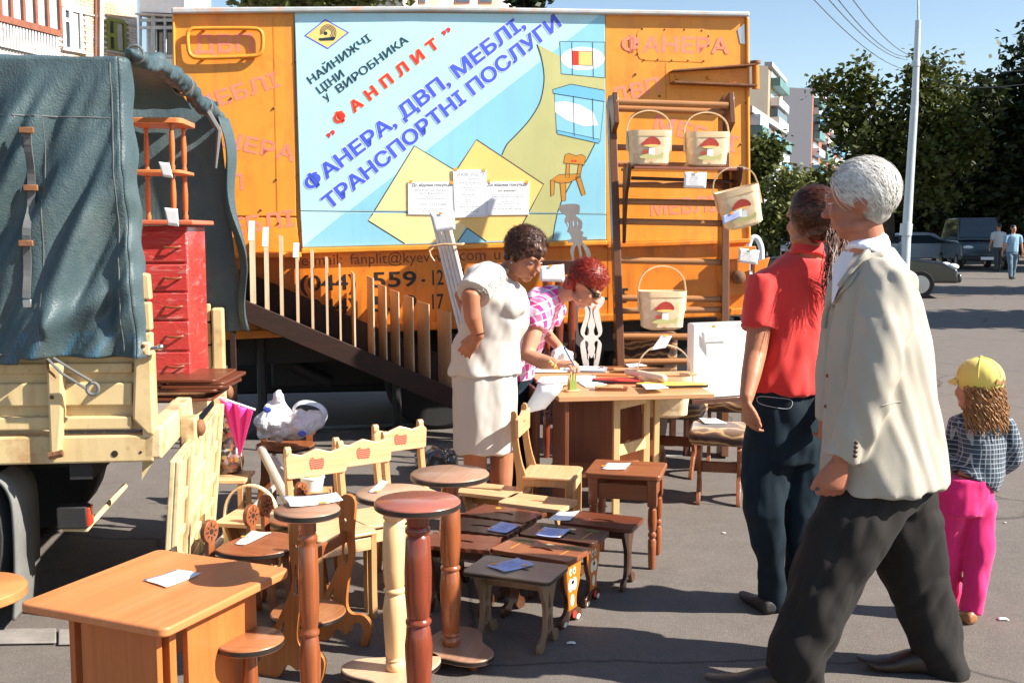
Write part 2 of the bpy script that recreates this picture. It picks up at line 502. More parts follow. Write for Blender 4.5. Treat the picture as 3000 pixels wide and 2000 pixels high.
def leaf_mesh(name, blobs, n, size, seed, clump=0.35, shell=0.55):
    """leaf-shaped faces in clumps through the ellipsoids blobs = (center, radii)"""
    rg = np.random.default_rng(seed)
    vol = np.array([r[0] * r[1] * r[2] for c, r in blobs]) ** 0.67; vol /= vol.sum()
    per = 16
    nc = max(1, n // per)
    pick = rg.choice(len(blobs), nc, p=vol)
    C = np.array([list(c) for c, r in blobs])[pick]; Rr = np.array([list(r) for c, r in blobs])[pick]
    d = rg.normal(size=(nc, 3)); d /= np.linalg.norm(d, axis=1, keepdims=True)
    rad = (shell + (1 - shell) * rg.random((nc, 1))) * (0.86 + 0.34 * rg.random((nc, 1)))
    cc = C + d * Rr * rad
    p = np.repeat(cc, per, 0) + rg.normal(size=(nc * per, 3)) * clump
    N = len(p)
    a = rg.normal(size=(N, 3)); a[:, 2] *= 0.6; a /= np.linalg.norm(a, axis=1, keepdims=True)
    b = rg.normal(size=(N, 3)); b -= a * (a * b).sum(1, keepdims=True); b /= np.linalg.norm(b, axis=1, keepdims=True)
    s = size * (0.6 + 0.8 * rg.random((N, 1)))
    vs = np.stack([p - a * s, p + b * s * 0.55, p + a * s, p - b * s * 0.55], 1).reshape(-1, 3)
    me = bpy.data.meshes.new(name)
    me.vertices.add(N * 4); me.vertices.foreach_set('co', vs.ravel())
    me.loops.add(N * 4); me.loops.foreach_set('vertex_index', np.arange(N * 4))
    me.polygons.add(N); me.polygons.foreach_set('loop_start', np.arange(N) * 4); me.polygons.foreach_set('loop_total', np.full(N, 4))
    me.update(calc_edges=True)
    return me
def tree(label, base, blobs, n, size, mat, seed, trunk_r=0.22, group=None, cat='tree', clump=0.35, name='tree', limbs=7, shell=0.5):
    t = thing(name, label, cat, base, 0, group)
    loc = [(V(c) - V(base), r) for c, r in blobs]
    top = sum((c for c, r in loc), V()) / len(loc)
    link('crown', leaf_mesh('crown', loc, n, size, seed, clump, shell), mat, t, smooth=False)
    rg = random.Random(seed)
    mb = MB()
    fork = V((top.x * 0.3, top.y * 0.3, max(0.5, top.z * 0.5)))
    mb.tube([(0, 0, -0.05), V((fork.x * 0.3, fork.y * 0.3, fork.z * 0.5)), fork, top], [trunk_r * 1.25, trunk_r, trunk_r * 0.75, trunk_r * 0.25], 9)
    for i in range(limbs):
        c, r = loc[i % len(loc)]
        e = c + V((rg.uniform(-.7, .7) * r[0], rg.uniform(-.7, .7) * r[1], rg.uniform(-.1, .75) * r[2]))
        s = fork.lerp(top, rg.uniform(0, 0.5))
        mid = s.lerp(e, 0.5) + V((0, 0, 0.12 * (e - s).length))
        mb.tube([s, mid, e], [trunk_r * 0.42, trunk_r * 0.28, trunk_r * 0.08], 6)
    mb.build('trunk', M['bark'], t)
    return t
def cpx(px, py, d, rx, rz, ry=None):
    """ellipsoid seen at px,py with pixel radii rx, rz at distance d"""
    k = d / FPX
    return (D(px, py, d), (rx * k, (ry or rx) * k, rz * k))
def onground(px, d): p = D(px, 700, d); return V((p.x, p.y, 0))
# big lit tree left of the lamp post and its neighbours with shade put into the leaf colour
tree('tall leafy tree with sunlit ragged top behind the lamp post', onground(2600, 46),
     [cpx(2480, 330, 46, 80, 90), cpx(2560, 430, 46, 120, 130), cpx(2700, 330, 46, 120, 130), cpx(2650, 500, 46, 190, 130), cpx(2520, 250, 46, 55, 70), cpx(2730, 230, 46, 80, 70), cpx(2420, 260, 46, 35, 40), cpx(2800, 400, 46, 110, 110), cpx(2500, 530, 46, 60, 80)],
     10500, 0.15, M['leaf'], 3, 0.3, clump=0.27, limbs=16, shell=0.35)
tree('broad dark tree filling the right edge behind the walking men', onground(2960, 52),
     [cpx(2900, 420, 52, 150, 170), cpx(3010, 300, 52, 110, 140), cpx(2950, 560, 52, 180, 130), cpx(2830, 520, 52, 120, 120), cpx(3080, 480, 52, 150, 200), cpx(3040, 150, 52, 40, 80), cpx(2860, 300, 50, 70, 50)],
     15000, 0.2, M['leaf_shaded'], 4, 0.35, clump=0.4, limbs=10)
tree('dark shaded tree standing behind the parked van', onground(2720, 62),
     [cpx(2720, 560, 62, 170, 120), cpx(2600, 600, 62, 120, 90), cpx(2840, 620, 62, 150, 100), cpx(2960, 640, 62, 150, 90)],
     9000, 0.26, M['leaf_shaded'], 5, 0.35, clump=0.5)
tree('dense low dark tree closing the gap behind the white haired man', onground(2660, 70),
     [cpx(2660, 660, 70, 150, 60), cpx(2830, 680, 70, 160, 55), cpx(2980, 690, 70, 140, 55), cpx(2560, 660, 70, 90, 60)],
     6000, 0.28, M['leaf_shaded'], 6, 0.3, clump=0.5)
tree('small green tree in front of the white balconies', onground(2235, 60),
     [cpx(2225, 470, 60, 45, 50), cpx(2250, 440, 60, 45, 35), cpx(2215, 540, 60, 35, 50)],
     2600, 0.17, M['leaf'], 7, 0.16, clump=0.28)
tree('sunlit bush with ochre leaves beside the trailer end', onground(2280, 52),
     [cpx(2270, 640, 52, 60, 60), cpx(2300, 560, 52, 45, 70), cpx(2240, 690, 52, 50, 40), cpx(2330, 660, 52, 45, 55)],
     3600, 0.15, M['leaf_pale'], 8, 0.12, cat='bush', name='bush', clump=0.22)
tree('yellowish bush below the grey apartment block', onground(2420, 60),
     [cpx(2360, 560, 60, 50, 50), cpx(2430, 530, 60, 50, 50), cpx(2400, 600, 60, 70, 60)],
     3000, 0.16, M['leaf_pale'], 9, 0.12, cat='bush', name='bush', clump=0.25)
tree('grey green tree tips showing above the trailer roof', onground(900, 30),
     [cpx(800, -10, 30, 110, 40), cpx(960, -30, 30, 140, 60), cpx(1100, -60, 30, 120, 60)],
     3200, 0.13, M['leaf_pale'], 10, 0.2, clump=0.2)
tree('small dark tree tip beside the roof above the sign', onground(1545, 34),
     [cpx(1550, -20, 34, 35, 40)], 900, 0.13, M['leaf_shaded'], 11, 0.12, clump=0.2)
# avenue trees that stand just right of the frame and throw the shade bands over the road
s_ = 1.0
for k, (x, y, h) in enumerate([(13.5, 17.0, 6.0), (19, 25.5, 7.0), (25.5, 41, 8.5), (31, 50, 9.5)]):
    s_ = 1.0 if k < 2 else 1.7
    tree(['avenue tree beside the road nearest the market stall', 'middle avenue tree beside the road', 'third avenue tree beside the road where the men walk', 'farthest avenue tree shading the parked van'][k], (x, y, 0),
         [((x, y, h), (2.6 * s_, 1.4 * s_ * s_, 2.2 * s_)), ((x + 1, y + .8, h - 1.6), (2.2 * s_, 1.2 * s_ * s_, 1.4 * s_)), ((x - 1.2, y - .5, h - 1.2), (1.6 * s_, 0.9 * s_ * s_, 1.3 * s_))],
         int(4200 * s_ * s_), 0.2 * s_, M['leaf_shaded'], 20 + k, 0.24, group='avenue trees beside the road')

# ================================================================ APARTMENT BUILDINGS
def brick_mat(name, c, var=0.25, c2=None):
    m, n, l, b = new_mat(name)
    vec = coords(n, l)
    vor = n.new('ShaderNodeTexVoronoi'); vor.inputs['Scale'].default_value = 4.5; l.new(vec, vor.inputs['Vector'])
    col = ramp(n, l, vor.outputs['Color'], [(0.2, vmul(c, 1 - var)), (0.8, vmul(c, 1 + var * 0.6))])
    if c2:
        col = mixc(n, l, ramp(n, l, noise_tex(n, l, vec, 0.9, 3), [(0.48, (0, 0, 0)), (0.56, (0.8,) * 3)]), col, c2)
    l.new(col, b.inputs['Base Color']); setp(b, None, 0.85, 0, 0.3)
    bump(n, l, b, noise_tex(n, l, vec, 40, 3), 0.3, 0.01)
    return m
M['cream_brick'] = brick_mat('cream_brick', (0.66, 0.58, 0.50), 0.22, (0.58, 0.38, 0.22))
M['mortar'] = paint('mortar', (0.30, 0.26, 0.23), 0.9, 0.2, 5, 0.2)
M['band'] = paint('concrete_band', (0.45, 0.42, 0.39), 0.85, 0.15, 3, 0.1)
M['glass'] = paint('window_glass', (0.05, 0.065, 0.08), 0.06, 0.3, 1.2, 0.0, spec=0.8)
M['glass_pale'] = paint('balcony_glass', (0.42, 0.47, 0.50), 0.10, 0.35, 1.5, 0.0, spec=0.8)
M['brownframe'] = paint('brown_frame', (0.24, 0.085, 0.05), 0.55, 0.15, 6, 0.1)
M['whiteframe'] = paint('white_frame', (0.78, 0.79, 0.80), 0.45, 0.05, 6, 0.0)
M['oliveframe'] = paint('olive_frame', (0.22, 0.23, 0.03), 0.55, 0.15, 6, 0.0)
M['greyframe'] = paint('weathered_frame', (0.36, 0.40, 0.42), 0.7, 0.25, 6, 0.2)
M['metal_sheet'] = paint('rusty_corrugated_sheet', (0.58, 0.58, 0.57), 0.55, 0.12, 3, 0.1, dirt=(0.36, 0.17, 0.10), dirt_amt=0.7)
LB = Plane(181, 30.0, 400, 32.4)
def slab(mb, pl, pts, off=0.0, t=0.02):
    mb.prism([pl.T(x, y, off - t) for x, y in pts], pl.n, t); return mb
apt = thing('apartment_building', 'cream brick apartment building with glazed balconies behind the canvas truck', 'building', LB.P(3, 0))
slab(MB(), LB, [(-120, -330), (403, -60), (403, 700), (-120, 720)], -0.012, 4.0).build('wall', M['mortar'], apt, world=True, smooth=False)
opens = [(183, 30, 238, 147), (314, 62, 366, 152)]
br = MB(); s0, _ = LB.sz(-40, 100); s1, _ = LB.sz(402, 100)
orect = []
for (x0, y0, x1, y1) in opens:
    a, zt = LB.sz(x0, y0); b, zb = LB.sz(x1, y1); orect.append((a, LB.sz(x0, y1)[1] * 0.5 + zb * 0.5, b, LB.sz(x1, y0)[1] * 0.5 + zt * 0.5))
z = 4.6; row = 0
while z < 8.6:
    s = s0 + (0.13 if row % 2 else 0)
    while s < s1 - 0.05:
        e = min(s + 0.25, s1)
        if not any(s < o[2] and e > o[0] and z < o[3] and z + 0.07 > o[1] for o in orect):
            j = random.uniform(-0.004, 0.004)
            p = [LB.P(s, z, 0.0), LB.P(e, z, 0.0), LB.P(e, z + 0.066, 0.0), LB.P(s, z + 0.066, 0.0)]
            q = [x + LB.n * (0.012 + j) for x in p]
            br.add(p + q, [(4, 5, 6, 7), (0, 1, 5, 4), (1, 2, 6, 5), (2, 3, 7, 6), (3, 0, 4, 7)])
        s += 0.262
    z += 0.077; row += 1
br.build('brickwork', M['cream_brick'], apt, world=True, smooth=False, kind='stuff')
for k, (a, zb, b, zt) in enumerate(orect):
    w = MB()
    for (p, q) in (((a, zb), (a, zt)), ((b, zb), (b, zt)), ((a, zt), (b, zt)), ((a, zb), (b, zb))):
        w.bar(LB.P(*p, 0.02), LB.P(*q, 0.02), 0.09, 0.07, LB.n)
    mid = a + (b - a) * 0.42
    w.bar(LB.P(mid, zb, 0.018), LB.P(mid, zt, 0.018), 0.12, 0.06, LB.n)
    w.bar(LB.P(a, zb + (zt - zb) * (0.72 if k == 0 else 0.5), 0.019), LB.P(mid, zb + (zt - zb) * (0.72 if k == 0 else 0.5), 0.019), 0.1, 0.06, LB.n)
    win = w.build('window', M['whiteframe'] if k == 0 else M['oliveframe'], apt, world=True)
    for (u0, u1) in ((a, mid), (mid, b)):
        MB().prism([LB.P(u0, zb, -0.010), LB.P(u1, zb, -0.010), LB.P(u1, zt, -0.010), LB.P(u0, zt, -0.010)], LB.n, 0.012).build('pane', M['glass'], win, world=True)
    MB().prism([LB.P(a - .12, zb - .06, 0), LB.P(b + .15, zb - .06, 0), LB.P(b + .15, zb - .01, 0), LB.P(a - .12, zb - .01, 0)], LB.n, 0.10).build('sill', M['band'], win, world=True)
    MB().prism([LB.P(a + (b - a) * .55, zb + .05, 0.0035), LB.P(b - .08, zb + .05, 0.0035), LB.P(b - .08, zt - .05, 0.0035), LB.P(a + (b - a) * .55, zt - .05, 0.0035)], LB.n, 0.006).build('curtain', M['band'], win, world=True)
slab(MB(), LB, [(178, 22), (282, 46), (282, 51), (178, 28)], 0.05, 0.06).build('lintel_band', M['band'], apt, world=True)
slab(MB(), LB, [(292, 49), (398, 73), (398, 78), (292, 55)], 0.05, 0.06).build('lintel_band', M['band'], apt, world=True)
MB().tube([LB.T(288, -40, 0.12), LB.T(288, 60, 0.12), LB.T(287, 330, 0.12)], 0.055, 10).build('drainpipe', M['whiteframe'], apt, world=True)
MB().tube([LB.T(277, -40, 0.05), LB.T(276, 330, 0.05)], 0.04, 8).build('drainpipe', M['brownframe'], apt, world=True)
# glazed balcony at the left edge
BP = Plane(0, 26.5, 177, 28.6)
def bal_panel(parent, pl, x0, x1, ytop, ybot):
    return slab(MB(), pl, [(x0, ytop(x0)), (x1, ytop(x1)), (x1, ybot(x1)), (x0, ybot(x0))], 0, 0.05)
bl = MB().prism([BP.T(-40, 62, -0.06), BP.T(177, 108, -0.06), BP.T(177, 178, -0.06), BP.T(-40, 172, -0.06)], -BP.n, 1.2)
bal = bl.build('balcony', M['band'], apt, world=True, smooth=False)
sh = MB()
a, _z = BP.sz(-20, 130); b, _z = BP.sz(177, 140); _, zt = BP.sz(177, 112); _, zb = BP.sz(177, 176)
k = int((b - a) / 0.11)
for i in range(k):
    sh.prism([BP.P(a + i * .11, zb, 0), BP.P(a + i * .11 + .085, zb, 0), BP.P(a + i * .11 + .07, zt, 0), BP.P(a + i * .11 + .015, zt, 0)], BP.n, 0.03)
    sh.prism([BP.P(a + i * .11, zb, -.02), BP.P(a + i * .11 + .11, zb, -.02), BP.P(a + i * .11 + .11, zt, -.02), BP.P(a + i * .11, zt, -.02)], BP.n, 0.012)
sh.build('corrugated_panel', M['metal_sheet'], bal, world=True, smooth=False)
_, z1 = BP.sz(177, 100); z2 = z1 + 1.55
fr = MB()
for x in (-35, 0, 32, 68, 104, 138, 174):
    s, _z = BP.sz(x, 60)
    fr.bar(BP.P(s, z1, 0.02), BP.P(s, z2, 0.02), 0.09, 0.07, BP.n)
fr.bar(BP.P(a, z1, 0.021), BP.P(b, z1, 0.021), 0.16, 0.09, BP.n)
fr.bar(BP.P(a, z2, 0.021), BP.P(b, z2, 0.021), 0.16, 0.09, BP.n)
fr.build('balcony_frame', M['brownframe'], bal, world=True)
xs = (-35, 0, 32, 68, 104, 138, 174)
for i in range(6):
    s, _z = BP.sz(xs[i], 60); e, _z = BP.sz(xs[i + 1], 60)
    MB().prism([BP.P(s, z1, -0.04), BP.P(e, z1, -0.04), BP.P(e, z2, -0.04), BP.P(s, z2, -0.04)], BP.n, 0.01).build('pane', M['glass_pale'], bal, world=True)
MB().prism([BP.P(b - .1, z1 - .9, -0.1), BP.P(b, z1 - .9, -0.1), BP.P(b, z2, -0.1), BP.P(b - .1, z2, -0.1)], -BP.n, 1.2).build('balcony_side', M['glass_pale'], bal, world=True)
# grey loggia beside the trailer
LG = Plane(408, 31.4, 505, 31.0)
lg = slab(MB(), LG, [(408, -60), (540, -60), (540, 40), (408, 36)], 0.0, 1.2).build('loggia', M['whiteframe'], apt, world=True, smooth=False)
slab(MB(), LG, [(404, 40), (545, 46), (545, 52), (404, 46)], 0.12, 1.3).build('loggia_cornice', M['band'], lg, world=True)
slab(MB(), LG, [(408, 172), (540, 172), (540, 222), (408, 216)], 0.0, 1.2).build('loggia_panel', M['metal_sheet'], lg, world=True)
slab(MB(), LG, [(412, 50), (540, 50), (540, 172), (412, 172)], -0.25, 1.0).build('loggia_glass', M['glass'], lg, world=True)
f = MB()
for x in (411, 447, 453, 484, 520):
    f.bar(LG.T(x, 48, 0.0), LG.T(x, 172, 0.0), 0.06, 0.06, LG.n)
for y in (60, 82, 166):
    f.bar(LG.T(409, y, 0.002), LG.T(530, y, 0.002), 0.08, 0.06, LG.n)
f.build('loggia_frame', M['greyframe'], lg, world=True)
slab(MB(), LG, [(415, 84), (446, 84), (446, 165), (415, 165)], -0.2, 0.02).build('pane', M['glass_pale'], lg, world=True)
# brick building behind, seen just above the trailer roof
FB = Plane(1190, 60, 1500, 66)
fbb = thing('far_building', 'brick apartment roofline peeping over the top of the sign', 'building', FB.P(1, 0))
slab(MB(), FB, [(1180, -160), (1510, -140), (1510, 700), (1180, 700)], 0, 8).build('wall', M['cream_brick'], fbb, world=True, smooth=False)
for (x0, x1) in ((1225, 1245), (1330, 1375), (1400, 1440)):
    w = slab(MB(), FB, [(x0, -60), (x1, -60), (x1, 12), (x0, 12)], 0.06, 0.08).build('window', M['brownframe'], fbb, world=True)
    slab(MB(), FB, [(x0 + 3, -56), (x1 - 3, -56), (x1 - 3, 8), (x0 + 3, 8)], 0.09, 0.02).build('pane', M['glass'], w, world=True)

# ---- blocks on the right
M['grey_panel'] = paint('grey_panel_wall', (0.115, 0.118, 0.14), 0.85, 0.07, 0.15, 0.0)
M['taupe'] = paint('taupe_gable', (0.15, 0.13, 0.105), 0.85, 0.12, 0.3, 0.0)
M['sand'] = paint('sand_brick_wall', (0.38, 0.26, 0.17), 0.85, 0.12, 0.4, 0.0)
M['redbrick'] = paint('red_brick_wall', (0.34, 0.13, 0.08), 0.85, 0.15, 0.4, 0.0)
M['balc_white'] = paint('white_balcony', (0.66, 0.66, 0.66), 0.6, 0.15, 0.7, 0.0)
M['balc_blue'] = paint('blue_balcony', (0.10, 0.30, 0.50), 0.6, 0.2, 0.7, 0.0)
M['balc_teal'] = paint('teal_balcony', (0.09, 0.20, 0.20), 0.6, 0.2, 0.7, 0.0)
def block(name, label, gable, gd, facade, fd, gmat, fmat, rows, cols, mats, roof=None):
    """gable/facade = (x0, x1, ytop0, ytop1) px; distances at both ends"""
    pg = Plane(gable[0], gd[0], gable[1], gd[1]); pf = Plane(facade[0], fd[0], facade[1], fd[1])
    t = thing(name, label, 'building', pg.P(0, 0))
    def top(pl, x, y): return pl.T(x, y)
    a, b = pg.T(gable[0], gable[2]), pg.T(gable[1], gable[3])
    c = pf.T(facade[1], facade[3])
    zt = max(a.z, b.z)
    if roof is None: zt = (b.z + c.z) / 2
    MB().prism([V((a.x, a.y, 0)), V((b.x, b.y, 0)), V((b.x, b.y, zt)), V((a.x, a.y, zt))], -pg.n, 0.6).build('gable_wall', gmat, t, world=True, smooth=False)
    b0 = V((b.x, b.y, 0)); c0 = V((c.x, c.y, 0)); u = (c0 - b0).normalized(); L = (c0 - b0).length
    n = V((u.y, -u.x, 0))
    if n.dot(V((0, 0, 0)) - b0) < 0: n = -n
    MB().prism([b0 - n * .03, c0 - n * .03, c0 - n * .03 + V((0, 0, zt)), b0 - n * .03 + V((0, 0, zt))], -n, 0.6).build('facade', fmat, t, world=True, smooth=False)
    MB().prism([b0, c0, c0 + V((0, 0, .35)), b0 + V((0, 0, .35))], n, 0.3)
    rf = MB().prism([b0 + V((0, 0, zt)) - n * .5, c0 + V((0, 0, zt)) - n * .5, c0 + V((0, 0, zt + .5)) - n * .5, b0 + V((0, 0, zt + .5)) - n * .5], n, 0.9)
    rf.build('roof_edge', M['band'], t, world=True, smooth=False)
    fh = zt / rows
    for r in range(rows):
        for q in range(cols):
            s0 = L * (q + 0.14) / cols; s1 = L * (q + 0.80) / cols
            zb = fh * r + fh * 0.12
            bm = MB()
            bm.prism([b0 + u * s0 + V((0, 0, zb)), b0 + u * s1 + V((0, 0, zb)), b0 + u * s1 + V((0, 0, zb + fh * .42)), b0 + u * s0 + V((0, 0, zb + fh * .42))], n, 1.1)
            ba = bm.build('balcony', random.choice(mats), t, world=True, smooth=False)
            MB().prism([b0 + u * s0 + V((0, 0, zb + fh * .44)), b0 + u * s1 + V((0, 0, zb + fh * .44)), b0 + u * s1 + V((0, 0, zb + fh * .84)), b0 + u * s0 + V((0, 0, zb + fh * .84))], n, random.choice((0.05, 0.9, 0.9))).build('glazing', random.choice([M['glass'], M['glass_pale'], M['glass_pale']]), ba, world=True, smooth=False)
    return t
block('apartment_block', 'tall sand brick apartment block with taupe gable beside the trailer hinge', (2180, 2252, 204, 204), (128, 130), (2252, 2296, 204, 236), (130, 150), M['taupe'], M['sand'], 9, 1, [M['balc_teal'], M['balc_white'], M['balc_blue']])
block('apartment_block', 'grey panel apartment block with blank end wall between trailer and trees', (2296, 2381, 272, 272), (178, 180), (2381, 2470, 272, 345), (180, 240), M['grey_panel'], M['redbrick'], 9, 4, [M['balc_white'], M['balc_white'], M['balc_blue'], M['balc_teal']])
block('apartment_block', 'lower apartment block with white and blue balconies next to the trailer end', (2140, 2190, 330, 330), (92, 92), (2190, 2294, 333, 392), (92, 115), M['taupe'], M['redbrick'], 5, 3, [M['balc_white'], M['balc_white'], M['balc_blue'], M['balc_teal']])

# ================================================================ LAMP POST, WIRES
lamp_m = paint('galvanised_pole', (0.50, 0.56, 0.60), 0.4, 0.1, 3, 0.0, metal=0.3)
pb = D(2647, 870, 24); pb.z = 0
lp = thing('lamp_post', 'tall tapering grey lamp post behind the white haired man', 'lamp post', pb)
MB().tube([pb, D(2655, 700, 24), D(2672, 420, 24), D(2680, 300, 24)], [0.105, 0.10, 0.085, 0.08], 14).build('pole', lamp_m, lp, world=True)
MB().tube([D(2680, 302, 24), D(2690, 60, 24)], [0.075, 0.06], 14).build('upper_pole', lamp_m, lp, world=True)
MB().tube([D(2690, 62, 24), D(2690, 0, 24), D(2684, -40, 24), D(2660, -75, 24), D(2620, -90, 24)], [0.025, 0.022, 0.022, 0.022, 0.022], 8).build('arm', lamp_m, lp, world=True)
MB().ell(D(2585, -92, 24), (0.30, 0.13, 0.08)).build('lantern', lamp_m, lp, world=True)
MB().tube([D(2653, 690, 24), D(2656, 655, 24)], [0.13, 0.13], 14).build('collar', lamp_m, lp, world=True)
MB().tube([D(2683, 195, 24), D(2683.5, 180, 24)], [0.09, 0.09], 14).build('band_clamp', lamp_m, lp, world=True)
wire_m = plain('wire_black', (0.10, 0.11, 0.13), 0.6)
for k, (a, b, d0, d1) in enumerate([((2330, -60), (2660, 205), 22, 46), ((2395, -40), (2660, 175), 22, 46), ((2440, -20), (2664, 166), 22, 46), ((2470, -40), (2690, 166), 22, 46), ((2690, 176), (3080, 190), 46, 30), ((2690, 220), (3080, 232), 46, 30)]):
    p, q = D(*a, d0), D(*b, d1)
    pts = [p.lerp(q, t / 12) - V((0, 0, 0.35 * 4 * (t / 12) * (1 - t / 12))) for t in range(13)]
    w = MB().tube(pts, 0.012, 6).build('overhead_wire', wire_m)
    tag(w, ['leftmost overhead wire crossing the sky from the top edge', 'second overhead wire from the left crossing the sky', 'third overhead wire from the left crossing the sky', 'rightmost of the four wires running down towards the trees', 'upper wire running from the lamp post to the right edge', 'lower wire running from the lamp post to the right edge'][k], 'wire', 'overhead wires')

# ================================================================ CARS
def car_paint(name, c): return paint(name, c, 0.22, 0.03, 2, 0.0, coat=0.8)
def car(label, loc, rz, cpaint, L=4.2, W=1.68, H=1.42, van=False, group='cars parked along the street'):
    t = thing('parked_van' if van else 'parked_car', label, 'van' if van else 'car', loc, rz, group)
    wm = plain('car_glass', (0.03, 0.045, 0.055), 0.05, spec=0.8) if 'car_glass' not in M else M['car_glass']
    M['car_glass'] = wm
    hl = L / 2
    if van:
        low = [(-hl, .35), (-hl, .95), (-hl + .05, 1.15), (hl - 1.0, 1.1), (hl - .12, .98), (hl, .72), (hl, .35)]
        cab = [(-hl + .05, 1.12), (-hl + .12, H - .08), (-hl + .35, H), (hl - 1.75, H), (hl - 1.0, 1.12)]
    else:
        low = [(-hl, .34), (-hl - .02, .62), (-hl + .06, .86), (-hl + .7, .93), (0, .90), (hl - 1.15, .90), (hl - .35, .80), (hl - .02, .64), (hl, .34)]
        cab = [(-hl + .55, .90), (-hl + 1.15, H - .06), (-hl + 1.5, H), (-.1, H), (.25, H - .04), (hl - 1.1, .88)]
    def shell(prof, w0, w1, z0, z1):
        mb = MB(); rings = []
        for sgn in (-1, -0.72, 0.72, 1):
            rings.append([V((x * (1 if abs(sgn) < .9 else .985), sgn * (w0 + (w1 - w0) * max(0, min(1, (z - z0) / (z1 - z0)))) / 2, z)) for x, z in prof])
        mb.rings(rings); return mb
    shell(low, W, W * .98, .3, 1.1).build('body', cpaint, t, bevel=0.05, bseg=3)
    shell(cab, W * .94, W * .72, .9, H).build('cabin', cpaint, t, bevel=0.05, bseg=3)
    # glazing set a few millimetres proud of the cabin
    def inset(pts, k):
        c = sum((V((x, 0, z)) for x, z in pts), V()) / len(pts)
        return [c + (V((x, 0, z)) - c) * k for x, z in pts]
    x0, x1 = cab[0][0] + .2, cab[-1][0] - .15
    side = [(x0 + .05, .97 if not van else 1.16), (x0 + .42, H - .12), (cab[-2][0] - .25 if not van else cab[-2][0] - .1, H - .12), (x1 - .08, .97 if not van else 1.16)]
    for sg in (-1, 1):
        pts = []
        for x, z in side:
            w = (W * .94 + (W * .72 - W * .94) * ((z - .9) / (H - .9))) / 2
            pts.append(V((x, sg * (w + .006), z)))
        MB().prism(pts, V((0, sg, 0)), 0.006).build('side_window', wm, t, smooth=False)
    for a, b in ((cab[-1], cab[-2 if van else -3]), (cab[0], cab[1])):
        d = V((b[0] - a[0], 0, b[1] - a[1])); s = 1 if a[0] > 0 else -1
        nrm = V((d.z, 0, -d.x)).normalized()
        if nrm.x * s < 0: nrm = -nrm
        p0 = V((a[0], 0, a[1])) + d * .12 + nrm * .012; p1 = V((a[0], 0, a[1])) + d * .88 + nrm * .012
        MB().prism([p0 + V((0, -W * .42, 0)), p0 + V((0, W * .42, 0)), p1 + V((0, W * .34, 0)), p1 + V((0, -W * .34, 0))], nrm, 0.008).build('windscreen', wm, t, smooth=False)
    for sx in (-1, 1):
        for sy in (-1, 1):
            m = Matrix.Translation((sx * (hl - .82), sy * (W / 2 - .09), .31)) @ Matrix.Rotation(R(90), 4, 'X')
            wh = MB().lathe([(.2, -.1), (.29, -.1), (.31, -.06), (.31, .06), (.29, .1), (.2, .1)], 24, m).build('wheel', M['rubber'], t)
            MB().lathe([(.05, -.104), (.19, -.102), (.2, .102), (.05, .104)], 20, m).build('rim', M['steel'], wh)
    for sy in (-1, 1):
        MB().ell((hl - .12, sy * W * .36, .70 if not van else .86), (.13, .2, .075)).build('headlight', plain('lamp_glass', (.7, .72, .75), .08) if 'lamp_glass' not in M else M['lamp_glass'], t)
        MB().box((-hl + .03, sy * W * .38, .76), (.1, .24, .14)).build('tail_light', plain('tail_red', (.45, .02, .02), .2), t, bevel=.02)
    MB().box((hl - .02, 0, .45), (.14, W * .96, .2)).build('bumper', cpaint if not van else M['black_steel'], t, bevel=.05)
    MB().box((hl + .052, 0, .45), (.01, .5, .11)).build('number_plate', M['white_plastic'], t)
    return t
p = D(2515, 700, 25.3)
car('shiny black car parked behind the old man, nose to the right', (p.x, p.y, 0), R(-14), car_paint('black_car', (0.012, 0.013, 0.015)))
p = D(2190, 700, 15.5)
car('light blue car half hidden behind the woman in red', (p.x - 1.0, p.y, 0), R(4), car_paint('blue_car', (0.30, 0.42, 0.52)), H=1.30)
p = D(2700, 700, 46)
car('pale car in the shade of the trees near the van', (p.x, p.y, 0), R(10), car_paint('pale_car', (0.45, 0.5, 0.52)))
p = D(2870, 700, 43)
car('dark green van in tree shade facing the camera', (p.x, p.y + .5, 0), R(-100), car_paint('dark_van', (0.03, 0.045, 0.05)), L=4.4, W=1.9, H=2.0, van=True)
p = D(2318, 700, 62)
car('small silver car far away below the bush', (p.x, p.y, 0), R(-120), car_paint('silver_car', (0.45, 0.46, 0.48)))
# white steel hoop beside the trailer end
p = onground(2206, 22)
hp = thing('barrier_hoop', 'white and blue steel hoop standing behind the trailer end', 'barrier', p)
pts = [V((-.10, 0, 0)), V((-.10, 0, 1.0)), V((-.06, 0, 1.28)), V((.04, 0, 1.36)), V((.13, 0, 1.26)), V((.18, 0, 1.0)), V((.18, 0, 0))]
MB().tube(smooth_poly(pts, 5, False), 0.06, 10).build('hoop_pipe', M['whiteframe'], hp)
MB().tube([V((-.10, 0, .45)), V((-.10, 0, .85))], 0.064, 10).build('blue_sleeve', M['balc_blue'], hp)

